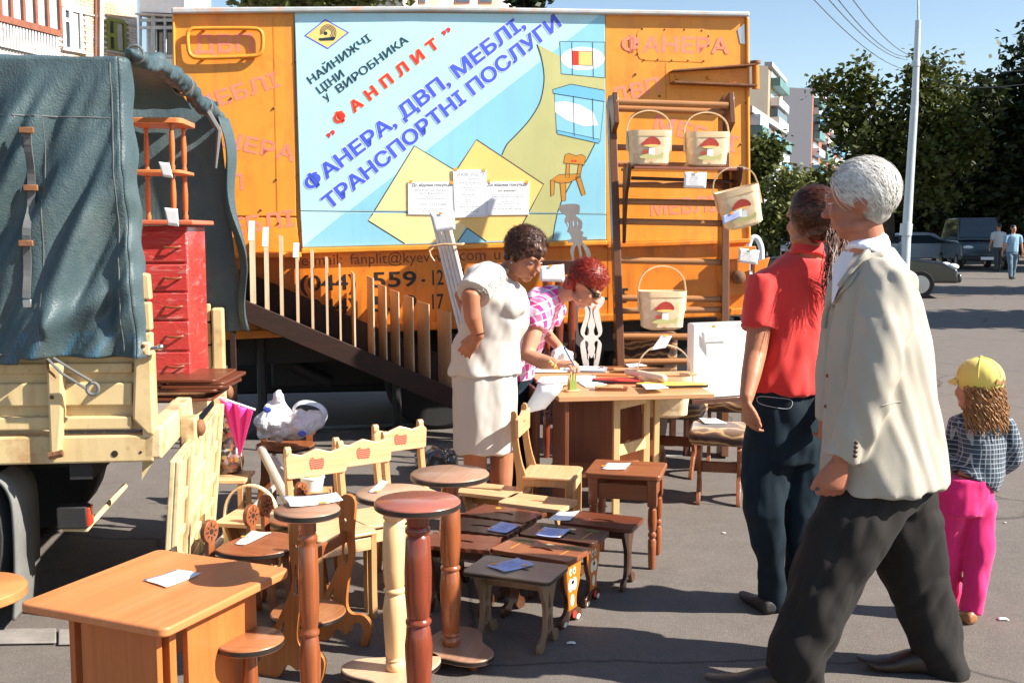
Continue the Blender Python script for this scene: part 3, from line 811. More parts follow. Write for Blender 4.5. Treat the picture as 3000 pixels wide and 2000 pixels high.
# ================================================================ LETTERING
_tc = {}
def text_mesh(s, bold=0.0, space=1.0):
    key = (s, bold, space)
    if key in _tc: return _tc[key]
    cu = bpy.data.curves.new('text', 'FONT')
    cu.body = s; cu.size = 1.0; cu.offset = bold; cu.resolution_u = 3; cu.space_character = space
    cu.dimensions = '2D'; cu.fill_mode = 'BOTH'
    ob = bpy.data.objects.new('text', cu)
    me = bpy.data.meshes.new_from_object(ob)
    vs = [v.co.copy() for v in me.vertices]; fs = [tuple(p.vertices) for p in me.polygons]
    bpy.data.objects.remove(ob); bpy.data.curves.remove(cu); bpy.data.meshes.remove(me)
    _tc[key] = (vs, fs)
    return _tc[key]
CAPH = max(v.y for v in text_mesh('Н')[0])
def letters(pl, s, a, b, cap, mat, parent, off, bold=0.0, space=1.0, name='lettering', grow=0.0):
    """writing on plane pl: baseline from pixel a to pixel b, capital height cap px; bold thickens the strokes"""
    vs, fs = text_mesh(s, 0.0, space)
    x0 = min(v.x for v in vs); x1 = max(v.x for v in vs)
    s0, z0 = pl.sz(*a); s1, z1 = pl.sz(*b)
    dv = V((s1 - s0, z1 - z0)); W = dv.length; dv.normalize(); pv = V((-dv.y, dv.x))
    dist = pl.T(*a).y; h = cap * dist / FPX
    kx = W / (x1 - x0); ky = h / CAPH
    mb = MB(); e = bold + grow
    if e > 0.004:
        n = 8 if grow else 6
        sh = [(math.cos(2 * math.pi * i / n) * e, math.sin(2 * math.pi * i / n) * e) for i in range(n)] + [(0, 0)]
    else: sh = [(0, 0)]
    for j, (dx, dy) in enumerate(sh):
        out = []
        for v in vs:
            q = dv * ((v.x - x0 + dx) * kx) + pv * ((v.y + dy) * ky)
            out.append(pl.P(s0 + q.x, z0 + q.y, off + j * .00005))
        mb.add(out, fs)
    return mb.build(name, mat, parent, world=True, smooth=False)
def strip(pl, pts, w, off, closed=False):
    """flat painted line along pixel points, w px wide"""
    P2 = [V(pl.sz(*p)) for p in pts]
    k = len(P2); mb = MB(); L = []; Rr = []
    for i in range(k):
        a = P2[(i - 1) % k] if closed or i else P2[i]; b = P2[(i + 1) % k] if closed or i < k - 1 else P2[i]
        d = (b - a).normalized(); n = V((-d.y, d.x)) * (w * pl.T(*pts[i]).y / FPX / 2)
        L.append(pl.P(P2[i].x + n.x, P2[i].y + n.y, off)); Rr.append(pl.P(P2[i].x - n.x, P2[i].y - n.y, off))
    m = k if closed else k - 1
    mb.add(L + Rr, [(i, k + i, k + (i + 1) % k, (i + 1) % k) for i in range(m)])
    return mb
def sheet(pl, pts, off):
    """flat painted shape from pixel polygon (triangulated)"""
    from mathutils.geometry import tessellate_polygon
    P3 = [pl.T(x, y, off) for x, y in pts]
    mb = MB(); tr = tessellate_polygon([P3])
    mb.add(P3, [tuple(t) for t in tr]); return mb

# ================================================================ ORANGE TRAILER
TP = Plane(510, 7.6, 2190, 8.2)
M['sign_pale'] = paint('sign_pale_blue', (0.47, 0.76, 0.86), 0.42, 0.05, 2.0, 0.03, dirt=(0.40, 0.60, 0.66), dirt_amt=0.5, streak=(0.36, 0.50, 0.52), streak_amt=0.30)
M['sign_mid'] = paint('sign_mid_blue', (0.26, 0.58, 0.73), 0.42, 0.06, 2.0, 0.03, streak=(0.20, 0.40, 0.48), streak_amt=0.30)
M['sign_blue'] = paint('sign_furniture_blue', (0.16, 0.48, 0.72), 0.4, 0.04, 3, 0.0)
M['sign_olive'] = paint('sign_olive', (0.50, 0.49, 0.21), 0.42, 0.07, 2.5, 0.03, streak=(0.38, 0.36, 0.16), streak_amt=0.3)
M['sign_yellow'] = paint('sign_yellow', (0.93, 0.60, 0.19), 0.4, 0.04, 3, 0.0)
M['sign_cream'] = paint('sign_cream', (0.95, 0.74, 0.33), 0.4, 0.04, 3, 0.0)
M['sign_white'] = paint('sign_white', (0.84, 0.87, 0.88), 0.4, 0.03, 3, 0.0)
M['sign_line'] = plain('sign_black_line', (0.012, 0.03, 0.045), 0.5)
M['sign_chair'] = paint('sign_chair_ochre', (0.58, 0.25, 0.03), 0.4, 0.06, 4, 0.0)
M['txt_dark'] = plain('lettering_dark', (0.010, 0.045, 0.055), 0.5)
M['txt_red'] = plain('lettering_red', (0.72, 0.035, 0.02), 0.45)
M['txt_blue'] = paint('lettering_blue', (0.060, 0.11, 0.66), 0.45, 0.1, 6, 0.0)
M['txt_halo'] = paint('lettering_halo', (0.66, 0.74, 0.88), 0.45, 0.04, 6, 0.0)
M['txt_orange'] = plain('lettering_halo_orange', (0.90, 0.42, 0.18), 0.45)
trl = thing('trailer', 'orange box trailer with blue painted advertising sign', 'trailer', TP.P(2.2, 0, -1.2))
def tslab(name, pts, off, t, mat, parent=trl, bevel=0.0, **k):
    return slab(MB(), TP, pts, off, t).build(name, mat, parent, world=True, smooth=False, bevel=bevel, **k)
tslab('box_body', [(512, 44), (2186, 52), (2192, 905), (556, 975)], -0.02, 2.2, M['orange'])
tslab('wall_panel', [(510, 40), (861, 38), (868, 634), (525, 632)], 0.0, 0.03, M['orange'], bevel=0.006)
tslab('wall_panel', [(525, 637), (868, 638), (880, 738), (528, 742)], 0.0, 0.03, M['orange'], bevel=0.006)
right = tslab('wall_panel', [(1773, 40), (2183, 45), (2192, 700), (1776, 712)], 0.0, 0.03, M['orange'], bevel=0.006)
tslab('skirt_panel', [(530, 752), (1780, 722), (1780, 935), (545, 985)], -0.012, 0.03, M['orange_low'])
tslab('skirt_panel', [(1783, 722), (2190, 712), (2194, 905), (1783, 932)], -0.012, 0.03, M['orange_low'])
sgn = tslab('sign_panel', [(863, 38), (1771, 42), (1774, 628), (880, 618)], 0.012, 0.03, M['sign_pale'], bevel=0.004)
sg2 = tslab('sign_panel', [(880, 620), (1774, 630), (1774, 702), (886, 726)], 0.0105, 0.03, M['sign_pale'], bevel=0.004)
tslab('ledge', [(526, 742), (884, 738), (884, 754), (526, 758)], 0.045, 0.07, M['orange'], bevel=0.008)
tslab('ledge', [(884, 727), (1775, 704), (1775, 718), (884, 743)], 0.045, 0.07, M['orange'], bevel=0.008)
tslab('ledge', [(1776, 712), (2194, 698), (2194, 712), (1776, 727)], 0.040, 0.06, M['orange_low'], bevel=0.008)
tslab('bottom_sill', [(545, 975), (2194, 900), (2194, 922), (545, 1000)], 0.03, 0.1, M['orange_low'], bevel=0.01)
tslab('roof_rail', [(505, 26), (1240, 22), (2190, 38), (2190, 52), (1240, 36), (505, 44)], 0.05, 0.12, M['rail'], bevel=0.01)
tslab('corner_strip', [(2183, 52), (2193, 52), (2198, 705), (2188, 705)], 0.02, 0.06, M['orange'], bevel=0.01)
tslab('corner_strip', [(505, 44), (513, 44), (523, 735), (515, 735)], 0.02, 0.06, M['orange'], bevel=0.01)
for (x0, y0, x1, y1) in ((800, 50, 812, 625), (1950, 185, 1952, 330)):
    strip(TP, [(x0, y0), (x1, y1)], 3, 0.0015).build('panel_seam', M['orange_low'], trl, world=True, smooth=False)
tslab('torn_patch', [(2160, 88), (2180, 70), (2182, 130), (2168, 128)], 0.004, 0.004, M['steel'])
# bolts
bolt = MB().ell((0, 0, 0), (0.011, 0.011, 0.011), seg=8, rg=6)
def dot(px, py, off=0.004, r=1.0, mat=None, parent=trl, name='bolt'):
    c = TP.T(px, py, off); mb = MB(); mb.add([c + (p * r) for p in bolt.v], bolt.f)
    return mb.build(name, mat or M['rust'], parent, world=True)
for (x, y) in [(539, 221), (678, 288), (803, 317), (680, 470), (810, 526), (648, 617), (765, 615), (816, 654), (866, 180), (872, 345), (876, 512), (884, 676), (1000, 730), (1300, 722), (1600, 712),
               (1862, 218), (1846, 263), (1932, 282), (2170, 423), (2185, 302), (1769, 245), (1760, 595)]:
    dot(x, y, 0.003, .8)
# oval hand rail
hr = [(552, 122), (553, 100), (562, 90), (580, 87), (680, 86), (745, 87), (760, 91), (769, 102), (771, 128), (768, 152), (757, 163), (740, 167), (660, 171), (585, 172), (566, 168), (556, 155)]
MB().tube(smooth_poly([TP.T(x, y, 0.035) for x, y in hr], 4), 0.014, 10, closed=True).build('hand_rail', M['orange'], trl, world=True)
for (x, y) in ((600, 88), (720, 88), (600, 171), (720, 168)):
    MB().tube([TP.T(x, y, -0.01), TP.T(x, y, 0.035)], 0.010, 8).build('rail_bracket', M['orange'], trl, world=True)
# riveted access plate
ap = [(1866, 100), (1872, 88), (1884, 82), (1970, 82), (2058, 85), (2072, 90), (2080, 104), (2082, 140), (2078, 168), (2066, 180), (2050, 183), (1960, 180), (1890, 178), (1874, 172), (1867, 158)]
pl_ = tslab('access_plate', ap, 0.003, 0.003, M['orange'], bevel=0.001)
for (x, y) in ((1882, 85), (1947, 87), (2005, 87), (2056, 90), (2076, 134), (1867, 130), (1887, 176), (1927, 175), (1968, 177), (2016, 177), (2061, 179), (2076, 106), (1868, 158)):
    dot(x, y, 0.003, 0.6, parent=pl_, name='screw')
# door hinge
hg = tslab('hinge_plate', [(1962, 213), (2190, 200), (2190, 250), (1963, 244)], 0.02, 0.02, M['orange'], bevel=0.003)
MB().prism([TP.T(1960, 211, 0.0), TP.T(2196, 193, 0.0), TP.T(2196, 197, 0.0), TP.T(1960, 215, 0.0)], TP.n, 0.12).build('hinge_flange', M['rust'], hg, world=True, smooth=False)
MB().prism([TP.T(1962, 243, 0.0), TP.T(2202, 253, 0.0), TP.T(2202, 258, 0.0), TP.T(1962, 248, 0.0)], TP.n, 0.12).build('hinge_flange', M['rust'], hg, world=True, smooth=False)
MB().tube([TP.T(2206, 184, 0.05), TP.T(2207, 264, 0.05)], 0.026, 12).build('hinge_pin', M['orange_low'], hg, world=True)
MB().tube([TP.T(2206, 182, 0.05), TP.T(2206, 190, 0.05)], 0.04, 12).build('hinge_cap', M['rust'], hg, world=True)
for (x, y) in ((1980, 230), (2072, 230)): dot(x, y, 0.02, 1.5, M['orange'], hg, 'screw')
# rear bracket and door frame below the hinge side
tslab('tail_bracket', [(2110, 745), (2192, 745), (2186, 860), (2110, 870)], 0.06, 0.10, M['orange_low'], bevel=0.01)
MB().bar(TP.T(2110, 742, .12), TP.T(2196, 738, .12), 0.03, 0.09).build('tail_bar', M['orange_low'], trl, world=True, bevel=.004)
MB().lathe([(0.0, -.02), (.05, -.02), (.05, .03), (.02, .05), (0, .05)], 14, Matrix.Translation(TP.T(2150, 810, .10)) @ Matrix.Rotation(R(90), 4, 'X')).build('tail_lamp', M['rust'], trl, world=True)
MB().prism([TP.T(2190, 770, .1), TP.T(2236, 752, .1), TP.T(2200, 870, .1), TP.T(2188, 880, .1)], TP.n, .04).build('door_edge', M['orange_low'], trl, world=True, bevel=.005)
# running gear
um = M['black_steel']
a0, zb = TP.sz(560, 985); a1, _ = TP.sz(2190, 915)
for off in (-0.35, -1.65):
    MB().bar(TP.P(a0, zb - 0.14, off), TP.P(a1, zb - 0.05, off), 0.12, 0.22).build('chassis_rail', um, trl, world=True)
for k in range(5):
    s = a0 + (a1 - a0) * (k + .3) / 5
    MB().bar(TP.P(s, zb - .06, -0.05), TP.P(s, zb - .06, -2.1), 0.08, 0.1).build('cross_member', um, trl, world=True)
def wheel(c, axis, r, w, parent, mat=None):
    z = axis.normalized(); x = z.cross(V((0, 0, 1))).normalized(); y = z.cross(x)
    m = Matrix((x, y, z)).transposed().to_4x4(); m.translation = c
    wh = MB().lathe([(r * .62, -w / 2), (r * .92, -w / 2), (r, -w * .36), (r, w * .36), (r * .92, w / 2), (r * .62, w / 2)], 32, m).build('wheel', M['rubber'], parent, world=True)
    MB().lathe([(r * .15, -w * .45), (r * .58, -w * .40), (r * .64, -w * .2), (r * .64, w * .2), (r * .58, w * .40), (r * .15, w * .45)], 24, m).build('rim', M['black_steel'], wh, world=True)
    return wh
for px, off in ((1290, -0.42), (1290, -1.75), (1960, -0.42), (1960, -1.75)):
    s, _ = TP.sz(px, 1000)
    wheel(TP.P(s, 0.40, off), TP.n, 0.40, 0.26, trl)
MB().prism([TP.P(a0 + .1, .16, -1.25), TP.P(a1 - .1, .16, -1.25), TP.P(a1 - .1, .70, -1.25), TP.P(a0 + .1, .70, -1.25)], -TP.n, .4).build('light_block_box', um, trl, world=True, bevel=.02)  # black box added to block the light ground behind the trailer
MB().prism([TP.P(a0 + .5, .30, -.6), TP.P(a0 + 1.5, .30, -.6), TP.P(a0 + 1.5, .66, -.6), TP.P(a0 + .5, .66, -.6)], -TP.n, .4).build('dark_fill_box', um, trl, world=True, bevel=.02)  # dark box added to deepen the darkness under the trailer
for px in (1165, 760):
    s, _ = TP.sz(px, 1100)
    MB().tube([TP.P(s, zb, -0.2), TP.P(s, 0.0, -0.2)], 0.035, 8).build('support_leg', um, trl, world=True)
    MB().box(TP.P(s, 0.02, -0.2), (0.18, 0.18, 0.03)).build('support_foot', um, trl, world=True)
MB().tube([TP.T(850, 1095, -.5), TP.T(965, 1150, -.5)], 0.05, 10).build('exhaust_pipe', um, trl, world=True)

# ---- stencilled words in pink
for (s, a, b, cap) in [('ДВП', (570, 156), (742, 151), 50), ('МЕБЛІ', (574, 333), (822, 252), 42), ('ФАНЕРА', (531, 404), (858, 473), 44), ('ДВП', (574, 558), (712, 556), 46), ('МЕБЛІ', (610, 698), (862, 661), 46),
                       ('ФАНЕРА', (1823, 152), (2133, 157), 44), ('ДВП', (1796, 305), (1936, 268), 42), ('МЕБЛІ', (1915, 378), (2152, 446), 44), ('МЕБЛІ', (1908, 632), (2100, 618), 44)]:
    letters(TP, s, a, b, cap, M['pink'], trl, 0.0034 if s == 'ФАНЕРА' and a[0] > 1500 else 0.0010, 0.03)
# ---- sign art (pixel coordinates read from a crop of the sign)
def c8(pts): return [(800 + x / 2.091, y / 2.091) for x, y in pts]
def art(pts, off, mat, name='painted_shape', outline=0.0, parent=sgn):
    o = sheet(TP, c8(pts), off).build(name, mat, parent, world=True, smooth=False)
    if outline: strip(TP, c8(pts), outline, off + 0.0003, True).build('painted_line', M['sign_line'], o, world=True, smooth=False)
    return o
B = 0.0125
def above(pts, y=1291): return pts
art([(195, 1292), (466, 1292), (2010, 96), (2028, 96), (2034, 1308), (460, 1290)][0:0] + [(470, 1288), (2005, 92), (2028, 92), (2034, 1305)], B + .3 * .001, M['sign_mid'])
art([(182, 1512), (440, 1302), (2034, 1316), (2034, 1464)], B + .3 * .001, M['sign_mid'], parent=sg2)
ol = smooth_poly([(1615, 275), (1640, 350), (1656, 440), (1656, 520), (1632, 630), (1570, 735), (1490, 825), (1432, 885), (1400, 950)], 4, False)
ol = [(p[0], p[1]) for p in ol]
orr = [(1440, 1040), (1600, 1180), (1560, 1300)] + [(1740, 1304), (1770, 1220), (1830, 1110), (1920, 980), (1970, 880), (2030, 560), (2030, 400), (1755, 345)]
art(ol + orr, B + .3 * .002, M['sign_olive'])
art([(1500, 1312), (1738, 1314), (1722, 1390), (1712, 1470), (1480, 1476)], B + .3 * .002, M['sign_olive'], parent=sg2)
strip(TP, c8(ol), 3.2, B + .3 * .0032).build('painted_line', M['sign_line'], sgn, world=True, smooth=False)
strip(TP, c8([(1970, 880), (1920, 980), (1830, 1110), (1770, 1220), (1740, 1302)]), 3.0, B + .3 * .0032).build('painted_line', M['sign_line'], sgn, world=True, smooth=False)
strip(TP, c8([(1738, 1314), (1722, 1390), (1712, 1466)]), 3.0, B + .3 * .0032).build('painted_line', M['sign_line'], sg2, world=True, smooth=False)
art([(865, 895), (622, 1290), (1235, 1294), (1240, 1280), (1180, 1085)], B + .3 * .003, M['sign_cream'])
art([(612, 1306), (583, 1352), (806, 1492), (1128, 1482), (1225, 1308)], B + .3 * .003, M['sign_cream'], parent=sg2)
strip(TP, c8([(622, 1290), (865, 895), (1180, 1085)]), 3.2, B + .3 * .0042).build('painted_line', M['sign_line'], sgn, world=True, smooth=False)
strip(TP, c8([(612, 1306), (583, 1352), (806, 1492)]), 3.2, B + .3 * .0042).build('painted_line', M['sign_line'], sg2, world=True, smooth=False)
strip(TP, c8([(1128, 1482), (1190, 1398), (1305, 1478)]), 3.2, B + .3 * .0054).build('painted_line', M['sign_line'], sg2, world=True, smooth=False)
art([(1245, 857), (1655, 1130), (1565, 1298), (1070, 1294), (1128, 1035)], B + .3 * .004, M['sign_yellow'])
art([(1080, 1308), (1560, 1312), (1468, 1472), (1305, 1476), (1190, 1398)], B + .3 * .004, M['sign_yellow'], parent=sg2)
strip(TP, c8([(1128, 1035), (1245, 857), (1655, 1130), (1565, 1298)]), 3.2, B + .3 * .0052).build('painted_line', M['sign_line'], sgn, world=True, smooth=False)
strip(TP, c8([(1560, 1312), (1468, 1472)]), 3.2, B + .3 * .0052).build('painted_line', M['sign_line'], sg2, world=True, smooth=False)
# painted kitchen units
art([(1755, 257), (2030, 262), (2030, 480), (1763, 455)], B + .3 * .004, M['sign_mid'], outline=2.0)
art(arc(1895, 362, 134, 72, 0, 360, 24), B + .3 * .006, M['sign_white'])
art([(1832, 315), (1953, 320), (1953, 405), (1832, 400)], B + .3 * .007, M['sign_yellow'], outline=1.6)
art([(1833, 316), (1870, 318), (1870, 402), (1833, 400)], B + .3 * .0085, M['txt_red'])
for q in ([(1828, 262), (1832, 460)], [(1955, 262), (1960, 472)]): strip(TP, c8(q), 1.6, B + .3 * .0095).build('painted_line', M['sign_line'], sgn, world=True, smooth=False)
art([(1722, 575), (2026, 615), (2000, 870), (1735, 815)], B + .3 * .004, M['sign_mid'], outline=2.0)
art([(1710, 552), (1822, 518), (2028, 556), (2028, 625), (1716, 575)], B + .3 * .006, M['sign_blue'], outline=2.0)
art([(1724, 630), (1790, 622), (1880, 645), (1960, 690), (1990, 770), (1900, 775), (1800, 740), (1726, 690)], B + .3 * .006, M['sign_white'])
art([(1738, 800), (1995, 855), (1995, 880), (1740, 822)], B + .3 * .006, M['sign_blue'], outline=1.5)
for q in ([(1838, 590), (1843, 835)], [(1955, 605), (1960, 860)]): strip(TP, c8(q), 1.6, B + .3 * .0085).build('painted_line', M['sign_line'], sgn, world=True, smooth=False)
# painted chair
for q in ([(1795, 1000), (1815, 1002), (1812, 1090), (1790, 1090)], [(1870, 1005), (1893, 1008), (1880, 1080), (1858, 1080)], [(1755, 1110), (1792, 1118), (1790, 1230), (1766, 1232)], [(1850, 1085), (1880, 1080), (1912, 1190), (1890, 1200)], [(1697, 1108), (1725, 1100), (1718, 1195), (1700, 1205)],
          [(1695, 1105), (1750, 1070), (1875, 1066), (1880, 1085), (1815, 1118), (1760, 1125)], [(1788, 948), (1810, 940), (1850, 955), (1890, 948), (1912, 962), (1905, 1012), (1776, 1000)]):
    art(q, B + .3 * .0055 + .0001 * random.random(), M['sign_chair'], outline=1.5)
for q in ((1832, 986), (1850, 987)): art(arc(q[0], q[1], 7, 7, 0, 360, 10), B + .3 * .009, M['txt_red'])
# logo
art([(190, 222), (320, 120), (467, 203), (335, 305)], B + .3 * .002, M['txt_blue'], 'logo')
art([(203, 222), (320, 129), (453, 204), (335, 296)], B + .3 * .0035, M['sign_yellow'], 'logo')
for r0 in (52, 43, 34, 25):
    sp = [(334 + r0 * math.cos(R(a)) * (1 - a / 1300), 204 - r0 * math.sin(R(a)) * (1 - a / 1300)) for a in range(-60, 200, 16)]
    strip(TP, c8(sp), 2.2, B + .3 * .005).build('logo', M['sign_line'], sgn, world=True, smooth=False)
art(arc(318, 205, 22, 20, 0, 360, 14)[:0] + [(280, 238), (372, 228), (385, 236), (370, 252), (290, 254), (278, 248)], B + .3 * .005, M['sign_line'], 'logo')
art(arc(322, 208, 12, 12, 0, 360, 14), B + .3 * .005, M['sign_line'], 'logo')
# sign writing
def w8(s, a, b, cap, mat, bold=0.03, space=1.0, off=B + .3 * .0065, halo=None, parent=sgn):
    a, b = c8([a, b])
    if halo: letters(TP, s, a, b, cap / 2.091, halo, parent, off - .0007, bold, space, grow=0.035)
    return letters(TP, s, a, b, cap / 2.091, mat, parent, off, bold, space)
w8('НАЙНИЖЧІ', (235, 518), (605, 250), 47, M['txt_dark'], 0.014)
w8('ЦІНИ', (290, 578), (440, 468), 47, M['txt_dark'], 0.014)
w8('У', (333, 632), (360, 612), 47, M['txt_dark'], 0.014)
w8('ВИРОБНИКА', (408, 572), (832, 258), 47, M['txt_dark'], 0.014)
w8('ФАНПЛИТ', (400, 768), (1018, 288), 62, M['txt_red'], 0.04, 1.75, halo=M['txt_orange'])
w8(',,', (335, 836), (375, 808), 70, M['txt_red'], 0.03)
w8(",,", (1040, 210), (1082, 182), 70, M['txt_red'], 0.03)
w8('ФАНЕРА, ДВП, МЕБЛІ,', (232, 1172), (1545, 168), 84, M['txt_blue'], 0.035, halo=M['txt_halo'])
w8('ТРАНСПОРТНІ ПОСЛУГИ', (348, 1284), (1765, 160), 84, M['txt_blue'], 0.035, halo=M['txt_halo'])
M['txt_brown'] = plain('lettering_brown', (0.16, 0.030, 0.004), 0.5)
M['txt_black'] = plain('lettering_black', (0.014, 0.010, 0.010), 0.5)
letters(TP, 'e-mail:', (884, 778), (1002, 774), 32, M['txt_brown'], trl, -0.0108, -0.012)
letters(TP, 'fanplit@kyevvw.', (1026, 774), (1318, 766), 32, M['txt_brown'], trl, -0.0108, -0.012)
letters(TP, 'com', (1347, 763), (1424, 761), 33, M['txt_brown'], trl, -0.0108, -0.012)
letters(TP, 'u', (1448, 760), (1466, 760), 33, M['txt_brown'], trl, -0.0108, -0.012)
letters(TP, '(044)', (881, 852), (1042, 847), 46, M['txt_black'], trl, -0.0108, 0.02)
letters(TP, '559', (1094, 842), (1220, 838), 46, M['txt_black'], trl, -0.0108, 0.02)
letters(TP, '- 12', (1236, 836), (1300, 834), 46, M['txt_black'], trl, -0.0108, 0.01)
letters(TP, '- 11', (1318, 832), (1384, 830), 46, M['txt_black'], trl, -0.0108, 0.01)
letters(TP, '(044)', (884, 922), (1042, 917), 46, M['txt_black'], trl, -0.0108, 0.02)
letters(TP, '559', (1094, 912), (1220, 908), 46, M['txt_black'], trl, -0.0108, 0.02)
letters(TP, '- 17', (1236, 906), (1300, 904), 46, M['txt_black'], trl, -0.0108, 0.01)
letters(TP, '- 15', (1770, 888), (1842, 886), 44, M['txt_black'], trl, -0.0108, 0.02)

# ---- three notices taped over the sign
def notice(label, pts, rows, group='notices on the sign'):
    lift = .0035 if 'middle' in label else 0.0
    c = TP.T(sum(p[0] for p in pts) / 4, sum(p[1] for p in pts) / 4, 0.018)
    t = thing('notice', label, 'notice', c, 0, group)
    slab(MB(), TP, pts, 0.021 + lift, 0.002).build('paper_sheet', M['paper'], t, world=True, smooth=False)
    strip(TP, [(pts[i][0] + (4 if i in (0, 3) else -4), pts[i][1] + (4 if i < 2 else -4)) for i in range(4)], 1.0, 0.0214 + lift, True).build('printed_frame', M['ink_grey'], t, world=True, smooth=False)
    for (s, a, b, cap, dark) in rows:
        letters(TP, s, a, b, cap, M['ink'] if dark else M['ink_grey'], t, 0.0214 + lift, 0.02 if dark else 0.0)
    x0_, x1_ = pts[0][0] + 14, pts[1][0] - 14; y0_ = max([r[1][1] for r in rows[:2]] + [0]) + 8; fine = MB(); rg_ = random.Random(len(label))
    while y0_ < pts[2][1] - 10:
        if not any(abs(y0_ - r[1][1] + 3) < 7 for r in rows[2:]):
            w_ = rg_.uniform(.25, .95); xm = (x0_ + x1_) / 2; xa = xm - (x1_ - x0_) * w_ / 2; xe = xm + (x1_ - x0_) * w_ / 2
            while xa < xe:
                xb = xa + rg_.uniform(3, 11); q_ = strip(TP, [(xa, y0_), (min(xb, xe), y0_)], 1.6, 0.0214 + lift); fine.add(q_.v, q_.f); xa = xb + 2.5
        y0_ += 7
    fine.build('fine_print', M['ink_grey'], t, world=True, smooth=False, kind='stuff')
    for (x, y) in ((pts[0][0] + 8, pts[0][1] - 2), (pts[1][0] - 8, pts[1][1] + 2)):
        slab(MB(), TP, [(x - 4, y - 4), (x + 5, y - 4), (x + 4, y + 5), (x - 5, y + 4)], 0.0235 + lift, 0.002).build('tape', M['clip'], t, world=True, smooth=False)
    return t
notice('left notice sheet on the sign headed До відома покупців', [(1195, 534), (1330, 533), (1328, 630), (1196, 628)],
       [('До відома покупців', (1206, 547), (1324, 546), 8, 1), ('ВПЕРШЕ НА УКРАЇНІ', (1216, 561), (1314, 561), 6, 0), ('ЗАТ "ФАНПЛИТ"', (1228, 570), (1302, 570), 6, 0), ('1525х1525х3 мм', (1224, 602), (1306, 602), 8, 0)])
notice('right notice sheet on the sign headed До відома покупців', [(1422, 533), (1550, 532), (1548, 629), (1424, 630)],
       [('До відома покупців', (1427, 546), (1542, 545), 8, 1), ('ЗАТ "ФАНПЛИТ"', (1458, 562), (1512, 562), 5, 1)])
notice('tall middle notice sheet on the sign headed РЕЖИМ РОБОТИ', [(1326, 498), (1424, 497), (1427, 635), (1332, 638)],
       [('РЕЖИМ   РОБОТИ', (1338, 518), (1416, 517), 11, 0), ('ЗАТ "ФАНПЛИТ"', (1356, 528), (1406, 528), 5, 0)])

# ================================================================ CANVAS-COVERED TRUCK
TS = Plane(455, 4.0, 500, 4.0)
TS.u = V((0.99, 0.136, 0)).normalized(); TS.o = onground(455, 4.0); TS.n = V((TS.u.y, -TS.u.x, 0))
TR = Plane(455, 4.0, 500, 4.0)
TR.u = V((-TS.u.y, TS.u.x, 0)); TR.o = TS.o.copy(); TR.n = V((TR.u.y, -TR.u.x, 0))
WID = 1.72
M['tan'] = paint('tan_truck_paint', (0.62, 0.47, 0.24), 0.45, 0.08, 2.5, 0.06, dirt=(0.40, 0.21, 0.08), dirt_amt=0.8, fine=25, streak=(0.30, 0.14, 0.06), streak_amt=0.55)
M['tan_in'] = paint('tan_truck_worn', (0.66, 0.52, 0.29), 0.5, 0.12, 4, 0.08, dirt=(0.28, 0.15, 0.07), dirt_amt=0.9, fine=25, streak=(0.24, 0.13, 0.07), streak_amt=0.7)
def tarp_mat():
    m, n, l, b = new_mat('blue_green_tarpaulin')
    vec = coords(n, l)
    a = noise_tex(n, l, vec, 2.2, 6, 0.65)
    c = ramp(n, l, a, [(0.25, (0.034, 0.066, 0.082)), (0.55, (0.066, 0.102, 0.112)), (0.8, (0.125, 0.150, 0.150))])
    vs = coords(n, l, (9, 9, 1.2), (0.0, 0.5, 0.0))
    st = noise_tex(n, l, vs, 1.5, 4, 0.6)
    c = mixc(n, l, ramp(n, l, st, [(0.5, (0, 0, 0)), (0.75, (0.45,) * 3)]), c, (0.045, 0.075, 0.085))
    sep = n.new('ShaderNodeSeparateXYZ'); l.new(coords(n, l), sep.inputs[0])
    l.new(c, b.inputs['Base Color']); setp(b, None, 0.42, 0, 0.4)
    cr = noise_tex(n, l, coords(n, l, (5, 5, 2.2), (0, 0.6, 0)), 2.5, 7, 0.7, 1.0)
    cr2 = mixc(n, l, 0.25, cr, noise_tex(n, l, vec, 160, 2))
    bump(n, l, b, cr2, 0.38, 0.03)
    return m
M['tarp'] = tarp_mat()
M['tarp_hem'] = paint('tarpaulin_blue_hem', (0.035, 0.13, 0.22), 0.45, 0.35, 4, 0.1, dirt=(0.03, 0.05, 0.06), dirt_amt=0.6)
M['strap'] = paint('grey_webbing', (0.12, 0.125, 0.125), 0.7, 0.2, 8, 0.2)
trk = thing('truck', 'cream flatbed truck with blue canvas cover and open tailgate', 'truck', TS.P(-1.2, 0, -0.8))
def sslab(name, pts, off, t, mat, parent=trk, bevel=0.004, **k):
    return slab(MB(), TS, pts, off, t).build(name, mat, parent, world=True, smooth=False, bevel=bevel, **k)
def c2(pts): return [(x / 2.24, 700 + y / 2.24) for x, y in pts]
beam = sslab('side_beam', c2([(-700, 1310), (1018, 1284), (1010, 1462), (-700, 1500)]), 0.0, 0.10, M['tan'], bevel=0.008)
for (x, y, r) in ((753, 1408, 22), (923, 1398, 9)):
    q = c2([(x + r * math.cos(R(a)), y + r * math.sin(R(a))) for a in range(0, 360, 20)])
    slab(MB(), TS, q, 0.002, 0.004).build('beam_hole', M['blackhole'], beam, world=True, smooth=False)
